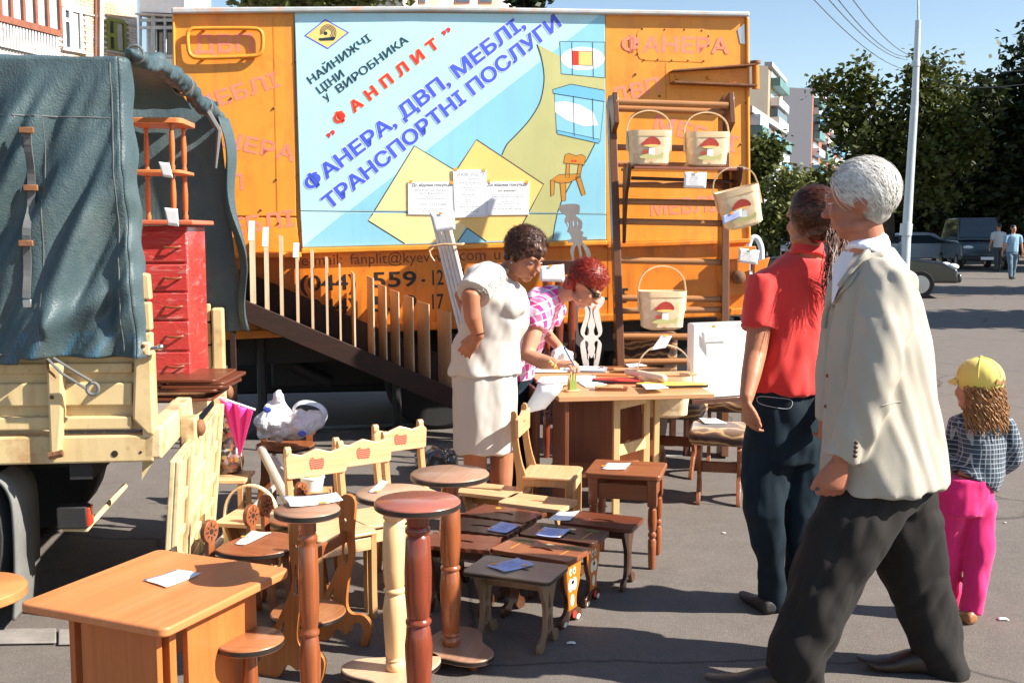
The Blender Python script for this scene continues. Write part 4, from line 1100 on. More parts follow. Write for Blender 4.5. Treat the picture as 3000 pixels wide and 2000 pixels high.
# drop side with pressed ribs
sb = sslab('side_board', c2([(-700, 700), (875, 700), (965, 1200), (965, 1255), (-700, 1275)]), -0.03, 0.03, M['tan'])
for (y0, y1, o) in ((815, 882, .018), (945, 1095, .022), (1165, 1250, .03)):
    slab(MB(), TS, c2([(-700, y0 + 12), (862, y0), (862, y1), (-700, y1 + 14)]), -0.03 + o, o + .004).build('pressed_rib', M['tan'], sb, world=True, smooth=False, bevel=0.006)
sp = sslab('stake', c2([(318, 815), (425, 812), (428, 1130), (405, 1420), (342, 1425)]), 0.035, 0.06, M['tan'], bevel=0.01)
for (x, y) in ((358, 1028), (372, 1395)):
    c = TS.T(x / 2.24, 700 + y / 2.24, 0.035); MB().ell(c, (.008, .008, .008)).build('bolt', M['rust'], sp, world=True)
MB().tube([TS.T(150, 1330, .03), TS.T(190, 1322, .03)], 0.014, 8).build('stake_pin', M['rust'], sp, world=True)
sslab('corner_post', c2([(885, 740), (998, 740), (1018, 1286), (972, 1284), (870, 1180)]), 0.012, 0.09, M['tan'], bevel=0.01)
for (y0, y1) in ((225, 398), (412, 600), (612, 760)):
    sslab('upper_board', c2([(926, y0 - 4), (975 + (y0 - 225) * .05, y0 + 6), (990 + (y0 - 225) * .02, y1), (936, y1)]), 0.004, 0.05, M['tan'], bevel=0.006)
lt = sslab('latch', c2([(938, 672), (998, 672), (998, 758), (940, 760)]), 0.04, 0.03, M['tan_in'], bevel=0.006)
for y in (692, 738): MB().ell(TS.T(958 / 2.24, 700 + y / 2.24, .042), (.007, .007, .007)).build('bolt', M['rust'], lt, world=True)
MB().tube([TS.T(1000 / 2.24, 700 + 712 / 2.24, .03), TS.T(1062 / 2.24, 700 + 703 / 2.24, .03)], 0.007, 8).build('latch_rod', M['steel'], lt, world=True)
MB().ell(TS.T(1062 / 2.24, 700 + 703 / 2.24, .03), (.012, .012, .012)).build('latch_knob', M['steel'], lt, world=True)
# bed floor, rear sill
zf = TR.T(470, 1285).z
zf = 0.735
MB().prism([TS.P(-2.6, zf - .05, -.04), TS.P(-.02, zf - .05, -.04), TS.P(-.02, zf - .05, -WID + .04), TS.P(-2.6, zf - .05, -WID + .04)], (0, 0, 1), 0.045).build('bed_base', M['tan_in'], trk, world=True, smooth=False)
M['bedplank'] = wood('weathered_bed_planks', (0.34, 0.30, 0.27), (0.20, 0.17, 0.15), 0.8, 0.8, 0.0)
for k in range(6):
    s0 = -.42 + k * .068
    MB().prism([TS.P(s0, zf - .004, -.06), TS.P(s0 + .062, zf - .004, -.06), TS.P(s0 + .062, zf - .004, -WID + .06), TS.P(s0, zf - .004, -WID + .06)], (0, 0, 1), 0.02 if k < 5 else 0.035).build('bed_plank', M['bedplank'] if k < 5 else M['tan_in'], trk, world=True, smooth=False, bevel=.003)
MB().prism([TR.P(0.0, .655, 0), TR.P(WID, .655, 0), TR.P(WID, .775, 0), TR.P(0.0, .775, 0)], -TR.n, 0.07).build('rear_sill', M['tan_in'], trk, world=True, smooth=False, bevel=.01)
for s in (0.45, 1.45):
    h = MB().box((0, 0, 0), (.07, .09, .16), Matrix.Translation(TR.P(s, .66, .03)) @ Matrix.Rotation(R(7.8), 4, 'Z')).build('gate_hinge', M['tan_in'], trk, world=True, bevel=.01)
    MB().ell(TR.P(s, .69, .075), (.02, .035, .035)).build('hinge_bolt', M['rust'], h, world=True)
# tailgate hanging open
TG = MB()
tga = [D(497, 1350, 4.02), D(632, 1180, 5.25)]; tgb = [V((D(470, 1700, 3.98).x, 3.98, .07)), D(606, 1540, 5.22)]
nrm = (tga[1] - tga[0]).cross(tgb[0] - tga[0]).normalized()
if nrm.x < 0: nrm = -nrm
def gp(u, v, o=0.0): return tga[0].lerp(tga[1], u).lerp(tgb[0].lerp(tgb[1], u), v) + nrm * o
gate = MB().prism([gp(0, 0), gp(1, 0), gp(1, 1), gp(0, 1)], nrm, 0.02).build('tailgate', M['tan_in'], trk, world=True, smooth=False, bevel=.004)
for (u0, u1) in ((0, .035), (.24, .29), (.62, .66), (.965, 1)):
    MB().prism([gp(u0, 0, .02), gp(u1, 0, .02), gp(u1, 1, .02), gp(u0, 1, .02)], nrm, .022).build('gate_stile', M['tan_in'], gate, world=True, smooth=False, bevel=.006)
for (v0, v1) in ((0, .08), (.9, 1.0), (.28, .36), (.54, .60), (.74, .80)):
    MB().prism([gp(.037, v0, .02), gp(.238, v0, .02), gp(.238, v1, .02), gp(.037, v1, .02)], nrm, .012).build('gate_rail', M['tan_in'], gate, world=True, smooth=False, bevel=.006)
    MB().prism([gp(.292, v0, .02), gp(.618, v0, .02), gp(.618, v1, .02), gp(.292, v1, .02)], nrm, .012).build('gate_rail', M['tan_in'], gate, world=True, smooth=False, bevel=.006)
    MB().prism([gp(.662, v0, .02), gp(.963, v0, .02), gp(.963, v1, .02), gp(.662, v1, .02)], nrm, .012).build('gate_rail', M['tan_in'], gate, world=True, smooth=False, bevel=.006)
bl = MB().tube([gp(.05, .92, -.02), gp(-.02, .93, -.06)], .02, 10); bl.ell(gp(-.03, .93, -.075), (.028, .028, .028)); bl.build('gate_lock', M['steel'], gate, world=True)
# far side posts and boards
MB().prism([TS.P(-.03, zf, -WID), TS.P(.03, zf, -WID), TS.P(.03, 1.10, -WID), TS.P(-.03, 1.10, -WID)], TS.n, 0.07).build('corner_post', M['tan'], trk, world=True, smooth=False, bevel=.01)
for k, (z0, z1) in enumerate(((zf + .03, .90), (.91, 1.02), (1.03, 1.12))):
    MB().prism([TS.P(-2.5, z0, -WID), TS.P(-.04, z0, -WID), TS.P(-.04, z1, -WID), TS.P(-2.5, z1, -WID)], TS.n, 0.035).build('far_side_board', M['tan'], trk, world=True, smooth=False, bevel=.006)
for k, (z0, z1) in enumerate(((1.13, 1.24), (1.25, 1.36), (1.37, 1.46))):
    MB().prism([TS.P(-2.5, z0, -WID + .02), TS.P(-.12, z0, -WID + .02), TS.P(-.12, z1, -WID + .02), TS.P(-2.5, z1, -WID + .02)], TS.n, 0.03).build('far_side_board', M['tan'], trk, world=True, smooth=False, bevel=.006)
# canvas: near sheet with folds
def edge_x(v): # right edge pixel as v runs from top 0 to bottom 1
    return 352 + 26 * v + 34 * v * v
def fold(px, py):
    a = noise.noise(V((px * .012 + py * .008, py * .0022 - px * .001, 1.3))) * 0.075
    a += noise.noise(V((px * .026 + py * .012, py * .004, 7.1))) * 0.022
    d = abs((px - 190) * .80 + (py - 560) * .42) / 60.0
    a -= 0.03 * math.exp(-((px - 300 + (py - 700) * .34) / 34.0) ** 2) * min(1, max(0, (py - 380) / 300))
    a += 0.032 * math.exp(-((px - 240 + (py - 700) * .36) / 30.0) ** 2) * min(1, max(0, (py - 340) / 300))
    a -= 0.030 * math.exp(-((px - 330) / 26.0) ** 2) * max(0, min(1, (py - 760) / 120))
    a += 0.030 * math.exp(-(((px - 250) * .5 + (py - 900)) / 38.0) ** 2) * (1 if px > 150 else 0)
    return a
def near(u, v):
    px = -420 + (edge_x(v) + 420) * u
    py = 172 + (1052 - 172 + (10 if u < .6 else -8)) * v
    k = min(1, max(0, (v - 0.02) * 5))
    return TS.T(px, py, 0.045 + fold(px, py) * k)
cv = MB().grid(near, 90, 90).build('canvas_cover', M['tarp'], trk, world=True, angle=180)
so = cv.modifiers.new('solid', 'SOLIDIFY'); so.thickness = 0.004; so.offset = -1
# wrapped rear edge of the near sheet (catches the sun)
def wrap(u, v):
    e = near(1.0, v)
    w = (0.10 + 0.035 * math.sin(v * 3.1)) * u
    j = noise.noise(V((u * 2, v * 9, 3.0))) * .02 * u
    return e + TR.u * (w * 1.05) + TR.n * (0.03 * math.sin(u * 2.6) + j) 
wr = MB().grid(wrap, 8, 60).build('canvas_edge', M['tarp'], cv, world=True, angle=180)
so = wr.modifiers.new('solid', 'SOLIDIFY'); so.thickness = 0.005
def hem(u, v):
    px = -420 + (edge_x(.9 + .1 * v) + 420) * u
    return near(u, 0.915 + 0.08 * v) + TS.n * 0.004
MB().grid(hem, 80, 8).build('canvas_hem', M['tarp_hem'], cv, world=True, angle=180)
ZT = near(1, 0).z
def roof(u, v):
    p = near(u, 0.0)
    q = p - TS.n * WID
    z = ZT + .07 * math.sin(math.pi * v) + .012 * noise.noise(V((u * 9, v * 5, 2)))
    r = p.lerp(q, v); return V((r.x, r.y, max(z, p.z) if v > 0 else p.z))
rf = MB().grid(roof, 40, 12).build('canvas_roof', M['tarp'], cv, world=True, angle=180)
def farside(u, v):
    p = TS.P(-2.6 + 2.62 * u + .10 * v * u, 0, -WID - .02)
    z = ZT + .05 * (1 - v) - (ZT - 0.96 - .02 * math.sin(u * 20)) * v
    return V((p.x, p.y, z)) + TS.n * (noise.noise(V((u * 12, v * 3, 5))) * .04)
MB().grid(farside, 40, 20).build('canvas_far_side', M['tarp'], cv, world=True, angle=180)
def farflap(u, v):
    p = TS.P(.03 + .09 * v + .02 * math.sin(v * 12), 0, -WID - .02 + .15 * u * (1 - .55 * v))
    return V((p.x, p.y, ZT - .04 - (ZT - 1.02) * v)) + TR.n * (.03 + .02 * math.sin(u * 5 + v * 4))
fl = MB().grid(farflap, 8, 30).build('canvas_flap', M['tarp'], cv, world=True, angle=180)
so = fl.modifiers.new('solid', 'SOLIDIFY'); so.thickness = 0.006
def front(u, v):
    p = TS.P(-2.6, 0, .03 - (WID + .05) * u); return V((p.x, p.y, ZT + .05 - (ZT - .8) * v))
MB().grid(front, 4, 4).build('canvas_front', M['tarp'], cv, world=True)
# rolled up rear flap lying over the rear hoop
pts = []; rad = []
for i in range(26):
    v = i / 25
    p = TS.P(TS.sz(352, 172)[0] + .04 + .07 * v, 0, .03 - (WID + .06) * v)
    pts.append(V((p.x, p.y, ZT + .012 + .03 * math.sin(math.pi * min(1, v * 1.25)) - .03 * v + .014 * noise.noise(V((v * 14, 0, 0)))))); rad.append((.034 + .014 * noise.noise(V((v * 9, 3, 0)))) * (min(1, .35 + v * 9)))
rl = blob('rolled_flap', MB().tube(pts, rad, 16), M['tarp'], cv, .011, 1, lambda co, n: .020 * noise.noise(V((co.x * 14, co.y * 5 + co.z * 9, co.z * 16))) + .012 * noise.noise(co * 30))
for v in (.06, .55, .8):
    i = int(v * 25); q = [pts[i] + V((0, math.sin(a) * .0, 0)) + TR.n * (math.cos(a) * (rad[i] + .006)) + V((0, 0, math.sin(a) * (rad[i] + .006))) for a in [R(x) for x in range(0, 360, 24)]]
    MB().tube(q, .005, 6, closed=True, flat=2.2).build('roll_strap', M['strap'], rl, world=True)
MB().tube([pts[20], pts[20] + TR.n * .07 - V((0, 0, .12)), pts[20] + TR.n * .05 - V((0, 0, .30))], [.02, .014, .006], 8).build('hanging_tie', M['strap'], rl, world=True)
# strap with buckles down the near sheet
sx = lambda y: 104 - (y - 385) * .018
pts = [TS.T(sx(y), y, .06 + fold(sx(y), y)) for y in range(388, 885, 20)]
st = MB()
for i in range(len(pts) - 1): st.bar(pts[i], pts[i + 1] - V((0, 0, .002)), 0.026, 0.006, TS.n)
stp = st.build('canvas_strap', M['strap'], cv, world=True)
for (y, w) in ((390, .05), (552, .05), (712, .05)):
    c = TS.T(sx(y), y, .07 + fold(sx(y), y))
    MB().box((0, 0, 0), (w, .012, .022), Matrix.Translation(c) @ Matrix.Rotation(R(7.8), 4, 'Z')).build('buckle', M['rust'], stp, world=True, bevel=.003)
MB().box((0, 0, 0), (.03, .012, .03), Matrix.Translation(TS.T(103, 884, .075 + fold(103, 884))) @ Matrix.Rotation(R(7.8), 4, 'Z')).build('strap_tip', M['steel'], stp, world=True, bevel=.003)
for ln in ([(140 + (y - 350) * .004, y) for y in range(350, 1040, 30)], [(x, 345 + .02 * (x - 100)) for x in range(-300, 335, 30)], [(330 + (y - 180) * .045, y) for y in range(190, 1040, 30)]):
    MB().tube([TS.T(x, y, .049 + fold(x, y) * min(1, max(0, (y - 190) / 170))) for x, y in ln], .0025, 6).build('canvas_seam', M['strap'], cv, world=True)
# rope and ring
MB().tube([TS.T(-30, 1037, .06), TS.T(60, 1030, .07), TS.T(115, 1025, .08), TS.T(150, 1030, .08)], .004, 6).build('rope', M['strap'], trk, world=True)
rg = MB().tube([TS.T(155, 1045, .07), TS.T(200, 1085, .085), TS.T(262, 1130, .06)], .005, 6)
rg.tube([TS.T(172, 1042, .07), TS.T(225, 1072, .085), TS.T(280, 1110, .06)], .005, 6)
rg.tube([TS.T(282 + 17 * math.cos(R(a)), 1132 + 17 * math.sin(R(a)), .055) for a in range(0, 360, 24)], .0065, 8, closed=True)
rg.build('rope_loop', M['strap'], trk, world=True)
MB().tube([TS.T(152, 1050, .06), TS.T(158, 1078, .07), TS.T(175, 1100, .05)], .005, 6).build('rope_hook', M['rust'], trk, world=True)
# underside
MB().prism([TS.P(-2.6, .54, -.45), TS.P(-.35, .54, -.45), TS.P(-.35, .66, -.45), TS.P(-2.6, .66, -.45)], -TS.n, .1).build('chassis_rail', M['black_steel'], trk, world=True)
MB().prism([TS.P(-2.6, .54, -1.2), TS.P(-.35, .54, -1.2), TS.P(-.35, .66, -1.2), TS.P(-2.6, .66, -1.2)], -TS.n, .1).build('chassis_rail', M['black_steel'], trk, world=True)
for s in (-.3, -.9, -1.5): MB().bar(TS.P(s, .62, -.03), TS.P(s, .62, -WID + .03), .08, .08).build('cross_member', M['black_steel'], trk, world=True)
for off in (-.16, -WID + .2): wheel(TS.P(-.93, .37, off), TS.n, .37, .26, trk)
for off in (-.16, -WID + .2): wheel(TS.P(-2.45, .37, off), TS.n, .37, .22, trk)
mg = [(-30, 1405), (0, 1428), (22, 1470), (30, 1540), (34, 1640), (34, 1750), (30, 1822)]
pp = smooth_poly([TS.T(x, y, -.02) for x, y in mg], 4, False)
def mud(u, v):
    i = v * (len(pp) - 1); k = min(int(i), len(pp) - 2); return pp[k].lerp(pp[k + 1], i - k) - TS.n * (.30 * u)
mgd = MB().grid(mud, 3, 26).build('mudguard', paint('grey_mudguard', (0.16, 0.16, 0.15), .7, .2, 5, .1), trk, world=True)
so = mgd.modifiers.new('solid', 'SOLIDIFY'); so.thickness = 0.012
tlb = MB().tube([TS.T(158, 1505, -.12), TS.T(164, 1575, -.12), TS.T(228, 1576, -.12), TS.T(300, 1495, -.40)], .011, 8).build('light_bracket', M['tan_in'], trk, world=True)
lb = MB().box((0, 0, 0), (.11, .07, .085), Matrix.Translation(TS.T(192, 1535, -.12)) @ Matrix.Rotation(R(7.8), 4, 'Z')).build('tail_light', M['black_steel'], trk, world=True, bevel=.006)
MB().box((0, 0, 0), (.015, .062, .075), Matrix.Translation(TS.T(192, 1535, -.12)) @ Matrix.Rotation(R(7.8), 4, 'Z') @ Matrix.Translation((.058, 0, 0))).build('light_lens', plain('red_lens', (.55, .04, .015), .2), lb, world=True, bevel=.004)
MB().prism([TS.T(386, 1372, -.2), TS.T(440, 1352, -.2), TS.T(384, 1440, -.2)], -TS.n, .02).build('light_mount', M['tan_in'], trk, world=True)

# ---- goods in the truck
film = plain('stretch_film_red', (0.46, 0.045, 0.04), 0.18, coat=0.9)
def filmred():
    m, n, l, b = new_mat('red_lacquer_under_film')
    vec = coords(n, l, (3, 3, 14), (0.25, 0, 0))
    a = noise_tex(n, l, vec, 2.2, 5, 0.7, 1.2)
    c = mixc(n, l, ramp(n, l, a, [(0.56, (0, 0, 0)), (0.66, (0.55,) * 3)]), (0.56, 0.050, 0.045), (0.72, 0.36, 0.32))
    l.new(c, b.inputs['Base Color']); setp(b, None, 0.22, 0, 0.5, 0.7)
    bump(n, l, b, a, 0.35, 0.02); return m
M['filmred'] = filmred()
c0 = D(462, 1070, 4.95)
chest = thing('wrapped_chest', 'red chest of drawers wrapped in clear film on the truck bed', 'chest of drawers', (c0.x, c0.y + .2, 0.80), R(4))
hw = 0.135
MB().box((0, 0, .36), (2 * hw, .38, .72)).build('carcass', M['filmred'], chest, bevel=.006)
for k, (z0, z1) in enumerate(((.02, .15), (.155, .29), (.295, .42), (.425, .55), (.555, .70))):
    d = MB().box((0, -.195, (z0 + z1) / 2), (2 * hw - .006, .018, z1 - z0 - .006)).build('drawer', M['filmred'], chest, bevel=.004)
    MB().tube([V((.03, -.206, (z0 + z1) / 2)), V((.05, -.222, (z0 + z1) / 2 - .004)), V((.085, -.222, (z0 + z1) / 2 - .004)), V((.105, -.206, (z0 + z1) / 2))], .005, 8).build('handle', M['brown'], d)
MB().box((0.01, -.02, .735), (2 * hw + .06, .46, .022)).build('chest_top', paint('coral_top', (.62, .14, .07), .35, .06, 4, 0), chest, bevel=.006)
sh_ = thing('turned_shelf', 'small beech shelf with turned posts standing on the red chest', 'shelf', (c0.x - .02, c0.y + .22, 1.548), R(4))
prof = [(.011, 0), (.013, .02), (.009, .03), (.012, .05), (.014, .12), (.011, .17), (.009, .19), (.013, .2), (.011, .21)]
for x in (-.10, .075):
    for y in (-.12, .12):
        for z in (0.0, .225):
            MB().lathe([(r, zz) for r, zz in prof], 12, Matrix.Translation((x, y, z))).build('turned_post', M['beech_lam_z'], sh_)
for z, w in ((.211, .24), (.436, .26)):
    MB().prism([V((x, y, z)) for x, y in rrect(w, .30, .03)], (0, 0, 1), .016 if z < .3 else .024).build('shelf_board', M['beech_lam'], sh_, bevel=.003)
for k in range(7):
    w = random.uniform(.24, .30); bd = MB().prism([V((x, y, 0)) for x, y in rrect(w, .40, .03)], (0, 0, 1), .013)
    o = bd.build('cut_board', M['walnut'] if k % 5 != 2 else M['birch'], None, bevel=.003)
    p = D(522, 1145, 4.75)
    o.location = (p.x + random.uniform(-.03, .03) + (.05 if k > 2 else 0), p.y + .18 + random.uniform(-.02, .02), 0.757 + .0135 * k); o.rotation_euler = (0, 0, R(random.uniform(-3, 7)))
    tag(o, ['lowest cut board in the stack on the truck bed', 'second cut board from the bottom on the truck bed', 'third cut board from the bottom on the truck bed', 'pale middle board in the stack on the truck bed', 'third cut board from the top on the truck bed', 'second cut board from the top on the truck bed', 'topmost board of the stack below the red chest'][k], 'board', 'boards stacked on the truck bed')

# ================================================================ FURNITURE
def extr(pts, ax, a, b):
    """2D outline extruded: ax='X' -> pts are (y,z) from x=a to b; 'Y' -> (x,z); 'Z' -> (x,y)"""
    if ax == 'X': P = [V((a, p[0], p[1])) for p in pts]; n = V((1, 0, 0))
    elif ax == 'Y': P = [V((p[0], a, p[1])) for p in pts]; n = V((0, 1, 0))
    else: P = [V((p[0], p[1], a)) for p in pts]; n = V((0, 0, 1))
    return MB().prism(P, n, b - a)
def cutb(outer, holes, ax, a, b):
    f = {'X': lambda p: V((a, p[0], p[1])), 'Y': lambda p: V((p[0], a, p[1])), 'Z': lambda p: V((p[0], p[1], a))}[ax]
    n = {'X': V((1, 0, 0)), 'Y': V((0, 1, 0)), 'Z': V((0, 0, 1))}[ax]
    return cut_holes('b', [f(p) for p in outer], [[f(p) for p in h] for h in holes], n, b - a)
def xy(pts): return [(p[0], p[1]) for p in pts]
def disc(parent, z, r, t, top, name='top', edge=True, edge_mat=None):
    """round board whose upper face is at z"""
    o = MB().lathe([(r - .004, z - t), (r - .001, z - t + .003), (r - .001, z - .0045), (r - .005, z)], 56).build(name, top, parent, angle=50)
    if edge:
        MB().lathe([(r - .003, z - t + .002), (r, z - t + .004), (r, z - .0055), (r - .003, z - .004)], 56).build('edge_band', edge_mat or M['black_edge'], o)
    return o
def column_prof(h, k=1.0):
    P = [(.030, 0), (.034, .012), (.034, .05), (.028, .058), (.034, .068), (.030, .078), (.033, .09), (.040, .30), (.041, .36), (.034, .44), (.030, .452), (.038, .462), (.038, .475), (.030, .487), (.034, .50), (.039, .60), (.040, .70), (.036, .86), (.030, .875), (.037, .888), (.037, .905), (.030, .92), (.033, .93), (.033, 1.0)]
    return [(r * k, z * h) for r, z in P]
def stand(label, px, py, z, rpx, top, col, base='round', rz=0, ck=1.0, edge=None, group='round topped plant stands'):
    c = G(px, py, z); r = rpx * c.y / FPX
    t = thing('plant_stand', label, 'plant stand', (c.x, c.y, 0), rz, group)
    disc(t, z, r, .022, top, edge_mat=edge)
    zb = .058
    MB().lathe([(rr, zb - .001 + zz) for rr, zz in column_prof(z - .022 - zb + .002, ck * .88)], 28).build('turned_column', col, t, angle=60)
    if base == 'round': pts = arc(0, 0, .15, .15, 0, 360, 40)[:-1]
    else:
        pts = []
        for i in range(60):
            a = 2 * math.pi * i / 60; rr = .150 + .035 * math.cos(3 * a); pts.append((rr * math.cos(a), rr * math.sin(a)))
    b = extr(pts, 'Z', zb - .022, zb).build('base_board', top if base != 'round' else top, t, bevel=.004)
    extr([(x * 1.004, y * 1.004) for x, y in pts], 'Z', zb - .018, zb - .006).build('edge_band', edge or M['black_edge'], b)
    for i in range(3):
        a = 2 * math.pi * i / 3
        MB().lathe([(.012, 0), (.018, .01), (.014, zb - .022)], 14, Matrix.Translation((.115 * math.cos(a), .115 * math.sin(a), 0))).build('foot', col, t)
    return t
stand('cherry red round topped plant stand nearest the camera', 1223, 1465, .72, 130, M['cherry'], M['cherry_z'], 'clover', R(20), 1.15)
birch_z = wood('birch_turned', (0.86, 0.58, 0.30), (0.78, 0.48, 0.22), 0.6, 0.3, 0.3, 'Z')
stand('pale birch plant stand half hidden by the cherry red one', 1153, 1440, .655, 113, M['beige_top'], birch_z, 'clover', R(50), 1.1)
bs_ = stand('light brown plant stand with mocha round top and clover base', 1318, 1384, .67, 118, M['mocha_top'], M['brown_z'], 'clover', R(75), 1.05)
stand('brown plant stand with a small round top carrying a white paper', 900, 1487, .72, 99, M['mocha_top'], M['brown_z'], 'round', 0, .85)
# low round stool
c = G(731, 1868, .35)
t = thing('round_stool', 'low round brown stool in front of the orange table', 'stool', (c.x, c.y, 0))
disc(t, .35, .098, .022, M['brown_top'])
MB().lathe([(.022, .03), (.024, .06), (.019, .12), (.023, .2), (.020, .29), (.026, .33)], 20).build('turned_column', M['brown_z'], t)
disc(t, .036, .085, .02, M['brown_top'], 'base_board')
for i in range(3): MB().lathe([(.012, 0), (.012, .018)], 10, Matrix.Translation((.06 * math.cos(i * 2.1), .06 * math.sin(i * 2.1), 0))).build('foot', M['brown_z'], t)

# ---- orange laminate table, front left
Z = .50
cl, cb, cr, cf = G(62, 1760, Z), G(469, 1605, Z), G(848, 1664, Z), G(473, 1848, Z)
ctr = (cl + cb + cr + cf) / 4
ex = ((cr - cf) + (cb - cl)) / 2; L = ex.length; ex.normalize(); wd = ((cl - cf) + (cb - cr)).length / 2
t = thing('low_table', 'orange beech laminate table with price sheet in the left foreground', 'table', (ctr.x, ctr.y, 0), math.atan2(ex.y, ex.x))
extr(rrect(L, wd, .025), 'Z', Z - .026, Z).build('table_top', M['beech_lam'], t, bevel=.006, bseg=3)
hx, hy = L / 2 - .07, wd / 2 - .06
MB().box((0.02, -hy, (Z - .026) / 2), (.30, .02, Z - .028)).build('leg_panel', M['beech_lam_z'], t, bevel=.002)
MB().box((-hx, -.04, (Z - .026) / 2), (.02, .26, Z - .028)).build('leg_panel', M['beech_lam_z'], t, bevel=.002)
MB().box((0, hy, (Z - .026) / 2), (.30, .02, Z - .028)).build('leg_panel', M['beech_lam_z'], t, bevel=.002)
MB().box((-.165, -hy + .03, (Z - .026) / 2), (.025, .04, Z - .028)).build('leg_post', M['beech_lam_z'], t, bevel=.002)
MB().box((-.0, 0, .33), (.30, .02, .1)).build('stretcher', M['beech_lam'], t, bevel=.002)
# round table cut off by the left edge of the frame
c = G(-95, 1722, .5)
t = thing('round_table', 'light round table cut off by the left edge of the photo', 'table', (c.x, c.y, 0))
disc(t, .5, .155, .03, M['beech_lam'], edge_mat=M['beech_lam'])
MB().lathe([(rr, .03 + zz) for rr, zz in column_prof(.442)], 24).build('turned_column', M['beech_lam_z'], t)
disc(t, .031, .12, .031, M['beech_lam'], 'base_board', edge_mat=M['beech_lam'])

# ---- little chairs with sun-carved ears
def sun_parts(parent, x, y, z, r, nx):
    """burnt sun carving standing 1 mm proud of both faces"""
    for s in (1, -1):
        mb = MB()
        for i in range(8):
            a = R(45 * i)
            rr = .92 if i % 2 == 0 else .78
            tip = (math.cos(a) * r * rr, math.sin(a) * r * rr); b1 = (math.cos(a + .22) * r * .46, math.sin(a + .22) * r * .46); b2 = (math.cos(a - .22) * r * .46, math.sin(a - .22) * r * .46)
            mb.prism([V((x + s * nx, y + q[0], z + q[1])) for q in (tip, b1, b2)], V((s, 0, 0)), .0012)
        mb.prism([V((x + s * nx, y + q[0], z + q[1])) for q in arc(0, 0, r * .26, r * .26, 0, 360, 14)[:-1]], V((s, 0, 0)), .0012)
        mb.build('carved_sun', M['blackhole'], parent, smooth=False, kind='stuff')
def sun_chair(label, loc, rz, mat, r=.16, zs=.33):
    t = thing('sun_chair', label, 'chair', loc, rz, 'little chairs with sun carved ears')
    D_ = arc(-.02, 0, r * 1.08, r * 1.0, -100, 100, 34) + [(-.10, r * .85), (-.12, r * .4), (-.12, -r * .4), (-.10, -r * .85)]
    o = extr(D_, 'Z', zs - .02, zs).build('seat', mat, t, bevel=.004)
    extr([(x * 1.006 + (.0006), y * 1.006) for x, y in D_], 'Z', zs - .017, zs - .005).build('edge_band', M['black_edge'], o)
    for s in (-1, 1):
        y = s * r * .86
        # ear board: round head on a neck that runs down to the floor
        head = [(p[0], zs + .062 + p[1]) for p in arc(0, 0, .041, .044, -62, 242, 26)]
        out = head + [(-.018, zs + .018), (-.018, zs - .03), (-.024, .12), (-.05, 0.0), (-.028, 0), (0, .035), (.028, 0), (.05, 0.0), (.024, .12), (.018, zs - .03), (.018, zs + .018)]
        e = extr(out, 'X', -.121 - .02, -.121).build('ear_board', mat, t, bevel=.002)
        e.location = (0, y * .9, 0)
        extr([(p[0] * 1.0, p[1]) for p in head], 'X', -.121 - .016, -.121 - .004)
        sun_parts(e, -.131, 0, zs + .062, .040, .0102)
    for s in (-1, 1):
        lg = [(.10, 0), (.128, 0), (.105, .18), (.10, zs - .02), (.06, zs - .02), (.075, .18)]
        extr(lg, 'Y', s * .055 - .009, s * .055 + .009).build('front_leg', mat, t, bevel=.002)
    MB().box((-.02, 0, zs - .05), (.20, .018, .05)).build('apron', mat, t, bevel=.002)
    return t
zs = .33
c = G(760, 1590, zs); sun_chair('front sun eared brown chair with a price sheet on its seat', (c.x, c.y, 0), R(-24), M['brown'])
c = G(908, 1512, zs); sun_chair('sun eared brown chair behind the stand with the small round top', (c.x, c.y, 0), R(-24), M['brown'])
c = G(836, 1302, zs); bagchair = sun_chair('sun eared brown chair under the white plastic bag', (c.x, c.y, 0), R(-82), M['brown'])

# ---- S shaped folding stand
b0, b1 = G(862, 1988), G(1005, 1880)
ax = (b1 - b0); Ls = ax.length; rz = math.atan2(ax.y, ax.x); mid = (b0 + b1) / 2
t = thing('carved_stand', 'orange brown stand with two S curved sides and scroll feet', 'stand', (mid.x, mid.y, 0), rz)
S = [(.14, .02), (.085, .14), (.03, .25), (-.005, .34), (.005, .45), (.0, .53), (-.02, .555), (-.05, .55), (-.062, .52), (-.052, .42), (-.052, .33), (-.03, .24), (-.02, .15), (-.04, .115), (-.085, .115), (-.115, .09), (-.118, .055), (-.10, .0), (-.075, .0), (-.085, .05), (-.075, .082), (-.045, .075), (-.02, .035), (.02, .05), (.06, .0), (.11, .0)]
Sm = xy(smooth_poly(S, 4))
h1 = xy(smooth_poly([(-.018, .40), (-.032, .33), (-.014, .29), (-.006, .33)], 5)); h2 = xy(smooth_poly([(.03, .20), (.045, .12), (.055, .15)], 5)); h3 = arc(-.018, .46, .008, .008, 0, 345, 10)
for s in (-1, 1):
    cutb(Sm, [h1, h2, h3], 'X', s * Ls / 2 - .009, s * Ls / 2 + .009).build('side_board', wood('orange_brown_board', (0.46, 0.155, 0.034), (0.36, 0.105, 0.02), .7, .35, .2, 'Z') if s < 0 else bpy.data.materials['orange_brown_board'], t, bevel=.002)
for (z, r, y) in ((.18, .13, .03),):
    o = MB().lathe([(r - .003, z - .018), (r, z - .014), (r, z - .003), (r - .003, z)], 40, Matrix.Translation((-.02, y, 0))).build('round_shelf', M['brown_top'], t)
    MB().lathe([(r, z - .016), (r + .001, z - .014), (r + .001, z - .005), (r, z - .004)], 40, Matrix.Translation((-.02, y, 0))).build('edge_band', M['black_edge'], o)
MB().box((0, -.02, .40), (Ls - .018, .016, .04)).build('cross_rail', M['brown'], t, bevel=.002)

